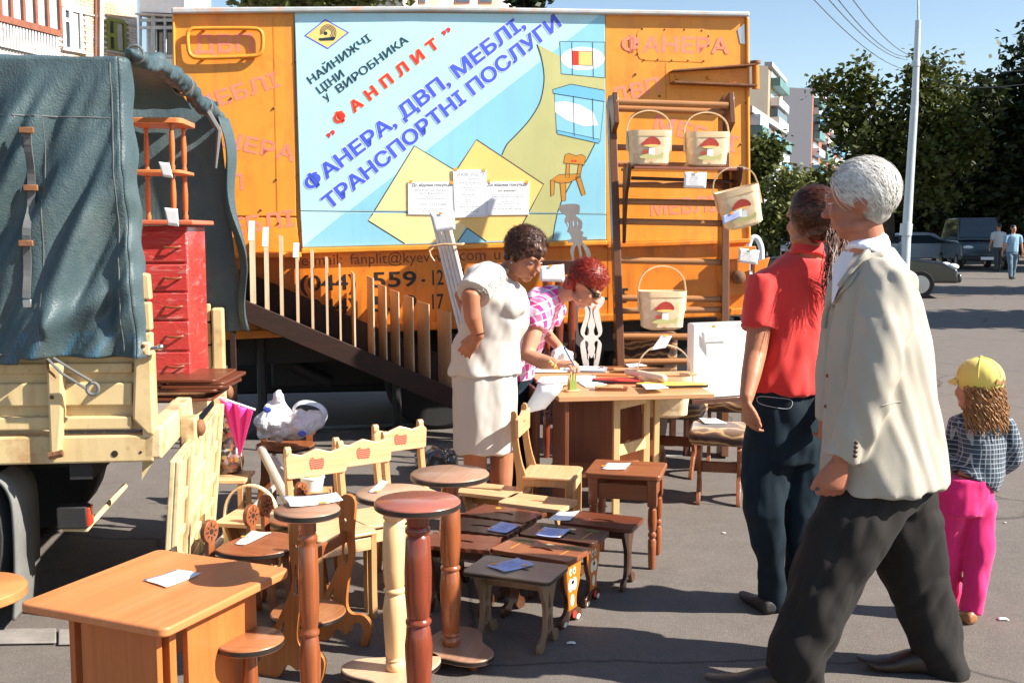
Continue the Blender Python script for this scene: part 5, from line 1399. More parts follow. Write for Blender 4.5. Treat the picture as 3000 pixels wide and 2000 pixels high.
# ---- birch children's chairs
def kid_chair(label, loc, rz, deco, mat=None, zs=.345, w=.25, group='birch childrens chairs'):
    mat = mat or M['birch']
    t = thing('childrens_chair', label, 'chair', loc, rz, group)
    prof = [(-.155, 0), (-.125, 0), (-.108, .12), (-.10, zs - .07), (-.085, zs - .045), (-.03, zs - .045), (.08, zs - .045), (.105, zs - .075), (.108, .05), (.112, 0), (.142, 0), (.14, .12), (.14, zs - .03), (.125, zs - .012), (-.06, zs - .012), (-.095, zs + .03), (-.118, zs + .12), (-.13, zs + .22), (-.132, zs + .30), (-.158, zs + .30), (-.158, zs + .2), (-.146, zs + .1), (-.132, zs), (-.135, zs - .1), (-.15, .1)]
    P = xy(smooth_poly(prof, 3))
    for s in (-1, 1):
        o = extr(P, 'X', s * (w / 2 - .012) - .011, s * (w / 2 - .012) + .011).build('side_frame', M['birch_edge'], t, bevel=.003)
    seat = rrect(w + .01, .27, .035, 5)
    o = extr([(x, y + .015) for x, y in seat], 'Z', zs - .0115, zs + .004).build('seat', mat, t, bevel=.005)
    MB().box((0, .134, zs - .045), (w - .045, .012, .05)).build('front_rail', mat, t, bevel=.003)
    MB().box((0, -.115, zs - .10), (w - .045, .012, .04)).build('back_rail', mat, t, bevel=.003)
    hb = .098; z0 = zs + .185
    back = [(-w / 2 - .004, z0 + .006), (-w / 2 + .006, z0), (w / 2 - .006, z0), (w / 2 + .004, z0 + .006), (w / 2 + .008, z0 + hb - .012), (w / 2 - .01, z0 + hb + .006), (w / 2 - .03, z0 + hb), (w * .25, z0 + hb - .008), (.0, z0 + hb + .012), (-w * .25, z0 + hb - .008), (-w / 2 + .03, z0 + hb), (-w / 2 + .01, z0 + hb + .006), (-w / 2 - .008, z0 + hb - .012)]
    if deco == 'hole':
        b = cutb(back, [xy(smooth_poly([(-.03, z0 + .05), (-.015, z0 + .062), (0, z0 + .055), (.015, z0 + .062), (.03, z0 + .05), (.015, z0 + .042), (0, z0 + .05), (-.015, z0 + .042)], 3))], 'Y', -.135, -.120).build('backrest', mat, t, bevel=.003)
    else:
        b = extr(back, 'Y', -.133, -.118).build('backrest', mat, t, bevel=.003)
        ap = [(.0, .018), (.012, .024), (.024, .014), (.023, -.008), (.012, -.026), (0, -.021), (-.012, -.026), (-.023, -.008), (-.024, .014), (-.012, .024)]
        for ox in (-.012, .014):
            ap2 = xy(smooth_poly([(x * .72 + ox, y * .95 + z0 + .05 + (.003 if ox > 0 else 0)) for x, y in ap], 3))
            extr(ap2, 'Y', -.1175 + (.0006 if ox > 0 else 0), -.1165 + (.0006 if ox > 0 else 0)).build('painted_apple', M['apple'], b, smooth=False)
        extr(xy(smooth_poly([(-.004, z0 + .070), (.008, z0 + .080), (.018, z0 + .078), (.008, z0 + .070)], 3)), 'Y', -.1165, -.1155).build('painted_leaf', M['sign_yellow'], b, smooth=False)
    return t
def apple_mat():
    m, n, l, b = new_mat('apple_red_print'); vec = coords(n, l, (1, 1, 1))
    w = n.new('ShaderNodeTexWave'); w.wave_type = 'BANDS'; w.bands_direction = 'Z'; w.inputs['Scale'].default_value = 38; w.inputs['Distortion'].default_value = 2; l.new(vec, w.inputs[0])
    l.new(ramp(n, l, w.outputs[0], [(.3, (.62, .04, .03)), (.8, (.80, .22, .13))]), b.inputs['Base Color']); setp(b, None, .5); return m
M['apple'] = apple_mat()
apl = ['birch childrens chair with red apple, nearest of three in a row', 'middle birch childrens chair with red apple on the backrest', 'farthest birch childrens chair with red apple beside the white skirt']
for k, (px, py, d) in enumerate([(925, 1352, 4.25), (1062, 1310, 4.45), (1172, 1296, 4.75)]):
    p = D(px, py, d)
    kid_chair(apl[k], (p.x + .07, p.y - .08, 0), R(-145), 'apple')
c = G(1620, 1378, .35)
kid_chair('birch childrens chair with a cut-out backrest next to the sales table', (c.x - .02, c.y, 0), R(-102), 'hole', w=.27)

# ---- low stools in a block
def low_stool(label, pts, top, legm, style='tulip', wavy=False, z=.275, edge=None, palm=False):
    P = [G(1280 + x / 2.903, 1400 + y / 2.903, z) for x, y in pts]     # left, back left, back right, front right
    fl, bl_, br_, fr = P
    c = (fl + bl_ + br_ + fr) / 4; ex = ((fr - fl) + (br_ - bl_)); ex.normalize()
    w = ((fr - fl).length + (br_ - bl_).length) / 2; dp = ((bl_ - fl).length + (br_ - fr).length) / 2
    dp = min(max(dp, .20), .27); w = min(max(w, .30), .37)
    t = thing('low_stool', label, 'stool', (c.x, c.y, 0), math.atan2(ex.y, ex.x), 'low wooden stools set out in a block')
    if wavy:
        o2 = []
        for i, (x, y) in enumerate(rrect(w, dp, .02, 2)): pass
        def side(x0, y0, x1, y1, n=5):
            pts = []
            for i in range(n * 4):
                u = i / (n * 4); d = -.006 * abs(math.sin(u * math.pi * n)); nx, ny = (y1 - y0), -(x1 - x0); q = math.hypot(nx, ny)
                pts.append((x0 + (x1 - x0) * u + nx / q * d, y0 + (y1 - y0) * u + ny / q * d))
            return pts
        a, b = w / 2, dp / 2
        o2 = side(-a, -b, a, -b, 6) + side(a, -b, a, b, 4) + side(a, b, -a, b, 6) + side(-a, b, -a, -b, 4)
    else: o2 = rrect(w, dp, .022, 4)
    slot = xy(smooth_poly([(-.055, -.004), (-.03, .010), (0, .014), (.03, .010), (.055, -.006), (.04, -.012), (0, -.002), (-.04, -.010)], 3))
    if style == 'moon': slot = xy(smooth_poly([(-.05, -.004), (-.02, .014), (.03, .018), (.0, .006), (-.02, -.012), (-.04, -.014)], 3))
    tp = cutb(o2, [slot], 'Z', z - .018, z).build('seat', top, t, bevel=.003)
    if edge: cutb([(x * 1.004, y * 1.005) for x, y in o2], [[(x * .99, y * .985) for x, y in o2]], 'Z', z - .016, z - .005).build('edge_band', edge, tp)
    if wavy:
        for sx in (-1, 1):
            for sy in (-1, 1): extr([(sx * (w / 2 - .018) + .005 * math.cos(R(a_)), sy * (dp / 2 - .018) + .005 * math.sin(R(a_))) for a_ in range(0, 360, 40)], 'Z', z - .001, z + .0008).build('corner_hole', M['blackhole'], tp, smooth=False)
    H = z - .018; q = dp * .36
    leg = [(-q, H), (q, H), (q * .86, H * .82), (q * .5, H * .62), (q * .45, H * .40), (q * .62, H * .2), (q * 1.15, .035), (q * 1.2, 0), (q * .72, 0), (q * .45, .03), (q * .22, .055), (0, .045), (-q * .22, .055), (-q * .45, .03), (-q * .72, 0), (-q * 1.2, 0), (-q * 1.15, .035), (-q * .62, H * .2), (-q * .45, H * .40), (-q * .5, H * .62), (-q * .86, H * .82)]
    if style == 'tiger':
        leg = [(-q, H), (q, H), (q * 1.05, H * .85), (q * .9, H * .6), (q * .55, H * .4), (q * .6, H * .22), (q * 1.1, .035), (q * 1.1, 0), (q * .5, 0), (0, .04), (-q * .5, 0), (-q * 1.1, 0), (-q * 1.1, .035), (-q * .6, H * .22), (-q * .55, H * .4), (-q * .9, H * .6), (-q * 1.05, H * .85)]
    lp = xy(smooth_poly(leg, 3))
    tul = [xy(smooth_poly([(0, H * .78), (.011, H * .66), (.016, H * .54), (.006, H * .57), (0, H * .50), (-.006, H * .57), (-.016, H * .54), (-.011, H * .66)], 3)),
           xy(smooth_poly([(.004, H * .46), (.017, H * .40), (.014, H * .28), (.004, H * .22)], 3)), xy(smooth_poly([(-.004, H * .46), (-.017, H * .40), (-.014, H * .28), (-.004, H * .22)], 3))]
    for s in (-1, 1):
        x = s * (w / 2 - .045)
        if style in ('tulip',): lg = cutb(lp, tul, 'X', x - .008, x + .008).build('leg_board', legm, t, bevel=.0015)
        else: lg = extr(lp, 'X', x - .008, x + .008).build('leg_board', legm, t, bevel=.0015)
        if style == 'tulip': extr([(y_ * 1.0, zz) for y_, zz in lp], 'X', x - .004, x + .004)
        if style == 'tiger' and s > 0:
            xf = x + .0085
            def pt(shape, mat, k=0.0, name='painted_face'): extr(shape, 'X', xf + k, xf + .0008 + k).build(name, mat, lg, smooth=False)
            pt([(y_ * .93, min(zz, H - .004)) for y_, zz in lp if zz > H * .22], M['tiger'], 0)
            for sy in (-1, 1):
                pt(arc(sy * .016, H * .80, .011, .015, 0, 345, 14), M['paint_cream'], .001); pt(arc(sy * .014, H * .795, .004, .007, 0, 345, 10), M['txt_black'], .002)
                pt(arc(sy * .015, H * .60, .020, .026, 0, 345, 16), M['paint_cream'], .001 + .0005 * (sy + 1))
            pt(arc(0, H * .635, .011, .008, 0, 345, 12), M['txt_black'], .003)
            pt(arc(0, H * .36, .015, .024, 0, 345, 16), M['paint_cream'], .001)
            pt(arc(.02, H * .12, .016, .014, 0, 345, 12), M['txt_red'], .001); pt(arc(.055, .012, .016, .010, 0, 345, 12), M['paint_cream'], .0005); pt(arc(-.055, .012, .016, .010, 0, 345, 12), M['paint_cream'], .0005)
    MB().box((0, 0, H - .028), (w - .108, .016, .055)).build('apron', legm, t, bevel=.002)
    if palm:
        for sx in (-1, 1):
            bx, by = sx * w * .30, dp * .05
            extr([(bx - .003, by - .07), (bx + .003, by - .07), (bx + sx * .004 + .002, by + .04), (bx + sx * .004 - .002, by + .04)], 'Z', z + .0002, z + .0008).build('painted_palm', M['sign_chair'], tp, smooth=False)
            for k in range(7):
                a = R(200 * k / 6 - 10); r0 = .042
                tip = (bx + math.cos(a) * r0, by + .045 + math.sin(a) * r0 * .5); nx_, ny_ = -math.sin(a) * .006, math.cos(a) * .006
                m_ = ((bx + tip[0]) / 2, (by + .045 + tip[1]) / 2 + .006)
                extr([(bx, by + .045), (m_[0] + nx_, m_[1] + ny_), tip, (m_[0] - nx_, m_[1] - ny_)], 'Z', z + .0004 + k * .0001, z + .001 + k * .0001).build('painted_leaf', M['paint_green'], tp, smooth=False)
        extr(arc(.01, dp * .28, .018, .012, 0, 345, 16), 'Z', z + .0004, z + .001).build('painted_sun', M['sign_cream'], tp, smooth=False)
    return t
M['tiger'] = paint('tiger_orange', (.58, .15, .008), .4, .1, 12, 0)
M['paint_cream'] = plain('cream_paint', (.85, .76, .58), .5)
M['paint_green'] = plain('green_paint', (.05, .16, .03), .5)
M['leg_dark'] = wood('dark_leg_board', (0.10, 0.034, 0.015), (.06, .018, .008), .9, .3, .3, 'Z')
M['leg_grey'] = wood('greige_leg', (0.27, 0.165, 0.095), (.20, .115, .06), .9, .4, .1, 'Z')
low_stool('grey beige low stool with blue price paper and tulip cut-out legs', [(228, 785), (400, 655), (1115, 730), (965, 895)], M['greige'], M['leg_grey'], edge=M['black_edge'])
low_stool('low stool with painted palms and a bright orange tiger leg', [(480, 600), (640, 490), (1335, 590), (1110, 715)], M['brown'], M['leg_dark'], 'tiger', palm=True)
low_stool('dark low stool with painted palms under a blue price paper', [(690, 470), (860, 375), (1487, 450), (1320, 555)], M['darkwalnut'], M['leg_dark'], 'tiger', palm=True)
low_stool('dark framed low stool with a white paper on its left corner', [(1000, 370), (1200, 277), (1765, 335), (1660, 437)], M['walnut'], M['leg_dark'], 'dark')
low_stool('wavy edged dark red low stool with an orange sticker', [(215, 300), (390, 215), (945, 290), (735, 385)], M['walnut'], M['leg_dark'], 'plain', True)
low_stool('wavy edged dark red low stool with blue price paper', [(10, 420), (200, 325), (770, 395), (600, 485)], M['walnut'], M['leg_dark'], 'plain', True)
low_stool('wavy edged dark red low stool nearest the plant stands', [(-150, 565), (40, 460), (550, 500), (375, 605)], M['walnut'], M['leg_dark'], 'plain', True)
low_stool('sunlit birch low stool with slot handle between the chairs', [(493, 205), (690, 120), (1200, 185), (1070, 268)], M['birch'], M['birch_edge'], 'plain')
low_stool('birch low stool half hidden behind the mocha round top', [(210, 120), (370, 38), (733, 75), (545, 158)], M['birch'], M['birch_edge'], 'plain')
q = [((x - 1280) * 2.903, (y - 1400) * 2.903) for x, y in [(690, 1535), (706, 1486), (830, 1496), (808, 1536)]]
low_stool('birch low stool with a crescent cut-out behind the sun eared chair', q, M['birch'], M['birch_edge'], 'moon')

# ---- brown stool with turned legs
fr, fl2 = G(1915, 1668), G(1765, 1625)
c = G(1836, 1368, .43)
t = thing('turned_stool', 'polished brown stool with four turned legs and a price paper', 'stool', (c.x, c.y, 0), R(-14))
extr(rrect(.34, .30, .02), 'Z', .405, .43).build('seat', M['brown'], t, bevel=.006, bseg=3)
lgp = [(.012, 0), (.016, .012), (.018, .08), (.019, .13), (.013, .14), (.019, .15), (.019, .16), (.013, .17), (.018, .18), (.021, .22), (.019, .27), (.014, .275), (.021, .285)]
for sx in (-1, 1):
    for sy in (-1, 1):
        l_ = MB().lathe(lgp, 18, Matrix.Translation((sx * .132, sy * .112, 0))).build('leg', M['brown_z'], t)
        MB().box((sx * .132, sy * .112, .345), (.042, .042, .119)).build('leg_block', M['brown_z'], l_, bevel=.003)
for sx in (-1, 1): MB().box((sx * .132, 0, .345), (.02, .18, .07)).build('apron', M['brown'], t, bevel=.002)
for sy in (-1, 1): MB().box((0, sy * .112, .345), (.22, .02, .07)).build('apron', M['brown'], t, bevel=.002)

# ---- sales table
ZD = .65
a, b, d_ = G(1637, 1163, ZD), G(2094, 1152, ZD), G(1535, 1083, ZD)
ex = (b - a).normalized(); ey = V((-ex.y, ex.x, 0)); DL = (b - a).length; DW = 1.0
t = thing('sales_table', 'beech gate leg table where the two women lean over papers', 'table', a - V((0, 0, a.z)), math.atan2(ex.y, ex.x))
sk = (d_ - a).dot(ex)     # the far end lies a little to the left
def tq(x, y): return (x + sk * y / DW, y)
M['desk_top'] = wood('desk_laminate', (.58, .32, .16), (.50, .26, .12), .5, .35, .15)
M['desk_dark'] = wood('desk_carcass', (.22, .075, .032), (.17, .052, .02), .6, .4, .1, 'Z')
M['desk_pale'] = wood('desk_pine_leg', (.80, .55, .26), (.70, .45, .2), .6, .4, .1, 'Z')
extr([tq(0, 0), tq(DL, 0), tq(DL, DW), tq(0, DW)], 'Z', ZD - .026, ZD).build('table_top', M['desk_top'], t, bevel=.003)
MB().box((.05, .20, (ZD - .026) / 2), (.02, .34, ZD - .028)).build('end_panel', M['desk_dark'], t, bevel=.002)
MB().box((-.03, .62, (ZD - .026) / 2), (.02, .40, ZD - .028)).build('end_panel', M['desk_dark'], t, bevel=.002)
MB().box((.36, .45, .34), (.60, .018, .55)).build('back_panel', M['desk_dark'], t, bevel=.002)
MB().box((.30, .30, .20), (.50, .30, .02)).build('lower_shelf', M['desk_top'], t, bevel=.002)
# gate leg frame, swung towards the camera
la, lb2 = V((.33, .10, 0)), V((.55, .30, 0))
gl = MB().bar(la, la + V((0, 0, ZD - .028)), .035, .035, (0, 1, 0)).build('gate_leg', M['desk_pale'], t, bevel=.003)
MB().bar(lb2 + V((0, 0, .02)), lb2 + V((0, 0, ZD - .028)), .035, .035, (0, 1, 0)).build('gate_leg', M['desk_pale'], t, bevel=.003)
MB().bar(la.lerp(lb2, .06) + V((0, 0, .34)), la.lerp(lb2, .94) + V((0, 0, .34)), .022, .06).build('gate_rail', M['desk_pale'], t, bevel=.003)
MB().bar(la.lerp(lb2, .06) + V((0, 0, .59)), la.lerp(lb2, .94) + V((0, 0, .59)), .022, .06).build('gate_rail', M['desk_pale'], t, bevel=.003)
MB().box((.62, .34, (ZD - .026) / 2), (.03, .03, ZD - .028)).build('table_leg', M['desk_pale'], t, bevel=.003)
desk = t

# ---- upholstered stools and chair back
def uph():
    m, n, l, b = new_mat('brown_gold_upholstery')
    vec = coords(n, l, (1, 1, 1))
    w = n.new('ShaderNodeTexWave'); w.wave_type = 'RINGS'; w.inputs['Scale'].default_value = 3.2; w.inputs['Distortion'].default_value = 7; w.inputs['Detail'].default_value = 3; w.inputs['Detail Scale'].default_value = 1.2; l.new(vec, w.inputs[0])
    c = ramp(n, l, w.outputs[0], [(.1, (.035, .012, .006)), (.42, (.11, .04, .015)), (.62, (.32, .16, .06)), (.8, (.50, .31, .13)), (.95, (.12, .05, .02))])
    l.new(c, b.inputs['Base Color']); setp(b, None, .8, sheen=.3)
    bump(n, l, b, noise_tex(n, l, vec, 200, 2), .2, .002); return m
M['uph'] = uph()
def cushion(mb, w, d, z0, h):
    rings = []
    for (k, z) in ((.94, 0), (1.0, .2), (1.03, .5), (1.0, .8), (.9, .95), (.6, 1.02), (.2, 1.04)):
        rings.append([V((x * k, y * k, z0 + h * z)) for x, y in rrect(w, d, .05, 5)])
    return mb.rings(rings)
def uph_stool(label, loc, rz, z=.42, w=.36):
    t = thing('upholstered_stool', label, 'stool', loc, rz, 'stools with brown patterned seats')
    cushion(MB(), w, w * .9, z - .085, .085).build('seat_cushion', M['uph'], t, angle=70)
    H = z - .085
    for s in (-1, 1):
        y = s * w * .30
        out = [(-.15, H), (.15, H), (.135, H * .72), (.06, H * .45), (.10, H * .28), (.15, .03), (.155, 0), (.115, 0), (.07, H * .2), (0, H * .36), (-.07, H * .2), (-.115, 0), (-.155, 0), (-.15, .03), (-.10, H * .28), (-.06, H * .45), (-.135, H * .72)]
        extr(xy(smooth_poly(out, 3)), 'Y', y - .011, y + .011).build('leg_board', M['brown'], t, bevel=.002)
    MB().box((0, 0, H * .55), (.02, w * .60 - .022, .06)).build('stretcher', M['brown'], t, bevel=.003)
    return t
p = G(2105, 1462); uph_stool('brown patterned stool with a white paper beside the woman in red', (p.x, p.y, 0), R(78))
p = G(1975, 1385); uph_stool('brown patterned stool carrying a basket behind the sales table', (p.x + .02, p.y, 0), R(70), .45)
p = G(2130, 1370); uph_stool('brown patterned stool holding the white wrapped panel', (p.x, p.y + .05, 0), R(80), .46)
p = D(1915, 1030, 7.35)
t = thing('upholstered_chair', 'tall chair with brown patterned back behind the baskets', 'chair', (p.x, p.y, 0), R(8))
cushion(MB(), .46, .44, .38, .10).build('seat_cushion', M['uph'], t, angle=70)
MB().box((0, .2, .62), (.44, .08, .36)).build('backrest', M['uph'], t, bevel=.03, bseg=4)
for sx in (-1, 1):
    for sy in (-1, 1): MB().bar((sx * .19, sy * .17, 0), (sx * .19, sy * .17, .39), .04, .04, (0, 1, 0)).build('leg', M['darkwalnut'], t, bevel=.003)
# white wrapped panel
film2 = paint('crinkled_white_film', (.80, .77, .72), .3, .06, 8, .35, coat=.4, fine=30)
p0, p1 = D(2018, 1160, 6.35), D(2222, 1160, 6.55)
t = thing('wrapped_panel', 'white panel wrapped in clear film leaning on a patterned stool', 'panel', (p0 + p1) / 2, math.atan2(p1.y - p0.y, p1.x - p0.x))
hh = D(2015, 935, 6.45).z - p0.z
extr(rrect((p1 - p0).length, .07, .015), 'Z', 0, hh).build('panel_board', film2, t, bevel=.008)
M_ = MB().box((0, 0, -.014), ((p1 - p0).length + .02, .10, .026)).build('panel_base', M['darkwalnut'], t, bevel=.003)

# ---- gymnastic wall bars leaning on the trailer
la0, la1 = D(1788, 285, 7.62), D(1812, 1000, 7.30)
def wb(px, py, off=0.0): return D(px, py, 7.62 - (py - 285) * .00042)
base = D(1965, 1150, 7.3); base.z = 0
t = thing('wall_bars', 'brown wooden gymnastic wall bars leaning against the trailer', 'wall bars', base)
rail_m = wood('wall_bar_rail', (.17, .068, .028), (.12, .045, .018), .8, .4, .2, 'Z')
rung_m = wood('wall_bar_rung', (.46, .22, .09), (.36, .16, .06), .8, .35, .25)
for (xt, xb) in ((1790, 1812), (2121, 2118)):
    top, bot = wb(xt, 290), wb(xb, 960)
    dirv = (bot - top).normalized(); foot = top + dirv * ((0.0 - top.z) / dirv.z)
    r_ = MB().bar(foot, top, .05, .17, (0, -1, 0)).build('side_rail', rail_m, t, world=True, bevel=.004)
    k = 1 if xt < 2000 else 1
    hd = MB().prism([wb(xt - 16, 310) + V((0, -.03, 0)), wb(xt - 2, 280) + V((0, -.20, 0)), wb(xt + 2, 368) + V((0, -.20, 0)), wb(xt - 6, 410) + V((0, -.03, 0))], (1, 0, 0), .034).build('head_bracket', rail_m, r_, world=True, bevel=.004)
for (yl, yr, o) in ((308, 318, -.16), (322, 333, -.06), (432, 437, 0), (480, 490, 0), (540, 545, 0), (590, 596, 0), (648, 655, 0), (762, 768, 0), (872, 876, 0), (910, 906, 0), (985, 985, 0), (1060, 1056, 0)):
    l_, r_ = wb(1796, yl), wb(2118, yr); l_.y += o - .02; r_.y += o - .02
    MB().tube([l_, r_], .022, 12).build('rung', rung_m, t, world=True)
# hook-on shelf
c = D(1985, 500, 7.28)
t = thing('hook_on_shelf', 'dark brown shelf hooked on the wall bars under two baskets', 'shelf', c)
sm = M['darkwalnut']
sl, sr = D(1838, 494, 7.22), D(2160, 500, 7.36)
MB().bar(sl, sr, .30, .018, (0, 0, 1)).build('shelf_board', wood('shelf_red_brown', (.26, .085, .05), (.2, .06, .03), .8, .3, .3), t, world=True, bevel=.003)
for (x, y, d) in ((1832, 494, 7.22), (2152, 500, 7.36)):
    p = D(x, y, d); zz = -.45 if x < 2000 else -.20
    out = [V((0, -.15, .03)), V((0, -.16, -.02)), V((0, -.10, -.10)), V((0, .0, -.16)), V((0, .08, zz * .7)), V((0, .12, zz)), V((0, .155, zz)), V((0, .155, .01)), V((0, .0, .0))]
    MB().prism([p + q for q in smooth_poly(out, 3)], (1, 0, 0), .022).build('bracket', sm, t, world=True, bevel=.002)
MB().tube([D(1850, 522, 7.2), D(2150, 532, 7.32)], .012, 10).build('hanging_rail', sm, t, world=True)

# ---- woven birch baskets
def weave():
    m, n, l, b = new_mat('woven_birch_splint'); vec = coords(n, l, (15, 15, 15), (0, R(45), 0))
    ch = n.new('ShaderNodeTexChecker'); ch.inputs['Scale'].default_value = 1.0; l.new(vec, ch.inputs[0])
    ch.inputs[1].default_value = (.84, .68, .45, 1); ch.inputs[2].default_value = (.76, .58, .36, 1)
    g_ = noise_tex(n, l, coords(n, l, (10, 10, 60)), 2.0, 4)
    l.new(mixc(n, l, ramp(n, l, g_, [(.4, (0, 0, 0)), (.8, (.4,) * 3)]), ch.outputs[0], (.70, .50, .28)), b.inputs['Base Color']); setp(b, None, .42, coat=.15)
    bump(n, l, b, ch.outputs[1], .35, .006); return m
M['weave'] = weave()
M['splint'] = wood('bent_splint', (.84, .66, .42), (.74, .54, .30), 1.2, .4, .1)
M['capred'] = paint('mushroom_cap', (.42, .05, .03), .4, .3, 14, 0)
def basket(label, loc, rz, w=.27, h=.21, hh=.13, rot=None, mush=True, gold=False):
    t = thing('woven_basket', label, 'basket', loc, rz, 'woven birch baskets', rot)
    d = w * .72
    rings = []
    for (k, z) in ((.55, .0), (.80, .012), (.88, .05), (.95, h * .5), (1.0, h)):
        rings.append([V((x * k, y * k, z)) for x, y in rrect(w, d, .06 if z > .01 else .05, 6)])
    ins = [[V((x * .97, y * .96, h)) for x, y in rrect(w, d, .06, 6)], [V((x * .88, y * .86, .02)) for x, y in rrect(w, d, .06, 6)]]
    MB().rings(rings + ins).build('basket_body', M['weave'], t, angle=50)
    rr = [V((x * 1.012, y * 1.015, h - .035)) for x, y in rrect(w, d, .06, 6)]; r2 = [V((x * 1.02, y * 1.025, h + .003)) for x, y in rrect(w, d, .06, 6)]
    r3 = [V((x * .985, y * .98, h + .003)) for x, y in rrect(w, d, .06, 6)]; r4 = [V((x * .975, y * .97, h - .03)) for x, y in rrect(w, d, .06, 6)]
    MB().rings([rr, r2, r3, r4], closed=True).build('rim', M['splint'], t, angle=40)
    hp = [V((-w / 2 - .006, 0, h - .12)), V((-w / 2 - .008, 0, h))] + [V((-(w / 2 + .006) * math.cos(R(a)), 0, h + hh * math.sin(R(a)) ** .8)) for a in range(8, 173, 11)] + [V((w / 2 + .008, 0, h)), V((w / 2 + .006, 0, h - .12))]
    hd = MB()
    for i in range(len(hp) - 1):
        dv = (hp[i + 1] - hp[i]); hd.bar(hp[i] - dv * .04, hp[i + 1] + dv * .04, .026, .007, (hp[i] - V((0, 0, h * .8))) if i > 1 else (1, 0, 0))
    hd.build('handle', M['splint'], t, angle=60)
    if mush:
        y = -d / 2 * 1.0 - .002
        def paintd(shape, mat, k): return extr([(q[0] * 1.35, (q[1] - .05) * 1.3 + .055) for q in shape], 'Y', y - .003 - k, y - .0015 - k)
        stem = paintd(xy(smooth_poly([(-.012, .06), (.014, .06), (.012, .11), (-.008, .11)], 3)), M['paint_cream'], .002).build('painted_stem', M['sign_white'], t, smooth=False)
        paintd(xy(smooth_poly([(-.045, .108), (-.03, .135), (.0, .150), (.03, .140), (.042, .112), (0, .104)], 4)), None, .003).build('painted_cap', M['capred'], t, smooth=False)
        paintd(xy(smooth_poly([(-.040, .106), (0, .112), (.038, .108), (0, .099)], 4)), None, .005).build('painted_gill', M['sign_yellow'], t, smooth=False)
        paintd(xy(smooth_poly([(-.055, .055), (-.02, .066), (.03, .060), (.055, .075), (.05, .05), (0, .042), (-.05, .045)], 4)), None, .004).build('painted_grass', M['sign_olive'], t, smooth=False)
        paintd(xy(smooth_poly([(-.045, .075), (-.03, .088), (-.018, .078), (-.03, .066)], 4)), None, .0055).build('painted_small_cap', M['capred'], t, smooth=False)
    return t
p = D(1900, 490, 7.20); basket('left of the two mushroom baskets on the hooked shelf', (p.x, p.y, sl.z + .0105), R(3), .275, .225, .135)
p = D(2068, 492, 7.28); basket('right of the two mushroom baskets on the hooked shelf', (p.x, p.y, sl.lerp(sr, .7).z + .0115), R(3), .28, .225, .135)
p = D(2180, 665, 7.05); basket('mushroom basket hanging tilted from the end of the shelf', p, 0, .27, .25, .14, rot=(R(4), R(-14), R(-4)))
p = D(1938, 965, 6.95); basket('mushroom basket standing on the patterned chair back', (p.x, p.y, p.z + .0), R(3), .29, .245, .16)
chair_top = p.z
p = D(1945, 1200, 6.1); basket('plain basket with tall handle on the stool behind the sales table', (p.x, p.y, .455), R(-4), .29, .235, .17, mush=False)
p = onground(716, 4.72); basket('plain birch basket on the ground by the tailgate', p, R(-10), .235, .225, .16, mush=False)

# ================================================================ PEOPLE
def skin_mat(name, c):
    m, n, l, b = new_mat(name)
    vec = coords(n, l)
    a = noise_tex(n, l, vec, 9, 5, .6)
    l.new(ramp(n, l, a, [(.3, (c[0] * .88, c[1] * .80, c[2] * .78)), (.7, vmul(c, 1.08))]), b.inputs['Base Color'])
    setp(b, None, .5, 0, .35, sss=.12)
    bump(n, l, b, noise_tex(n, l, vec, 120, 3), .12, .002)
    return m
M['skin'] = skin_mat('skin', (.50, .245, .15))
M['skin_tan'] = skin_mat('tanned_skin', (.42, .17, .09))
M['skin_old'] = skin_mat('weathered_skin', (.40, .16, .095))
M['lip'] = plain('lips', (.32, .07, .06), .45)
M['eye_w'] = plain('eye_white', (.75, .73, .70), .25)
M['eye_d'] = plain('eye_dark', (.02, .012, .01), .15)
def frame(c, f, u):
    f = V(f).normalized(); u = V(u); u = (u - f * u.dot(f)).normalized(); r = f.cross(u)
    m = Matrix((r, f, u)).transposed().to_4x4(); m.translation = c
    return m
def head_mesh(mb, m, s=1.0, nose=1.0, jaw=1.0):
    S = m @ Matrix.Diagonal((s, s, s, 1))
    mb.ell((0, -.012, .030), (.076, .096, .086), S, 20, 14)
    mb.ell((0, .028, -.030), (.061 * jaw, .062, .078), S, 18, 12)
    mb.ell((0, .052, -.090), (.030 * jaw, .026, .024), S)
    for x in (-1, 1):
        mb.ell((x * .034, .062, -.026), (.024, .022, .024), S); mb.ell((x * .043, .02, -.075), (.022 * jaw, .04, .022), S)
        mb.ell((x * .079, -.004, -.004), (.007, .020, .031), S @ Matrix.Rotation(R(-12 * x), 4, 'Z')); mb.ell((x * .083, -.014, .006), (.006, .014, .022), S @ Matrix.Rotation(R(-20 * x), 4, 'Z'))
        mb.ell((x * .030, .078, .024), (.024, .014, .009), S)
    mb.ell((0, .090, .002), (.010, .014, .030), S); mb.ell((0, .102, -.026), (.015 * nose, .018 * nose, .014), S)
    mb.ell((0, .083, -.057), (.021, .011, .006), S); mb.ell((0, .080, -.068), (.019, .011, .006), S)
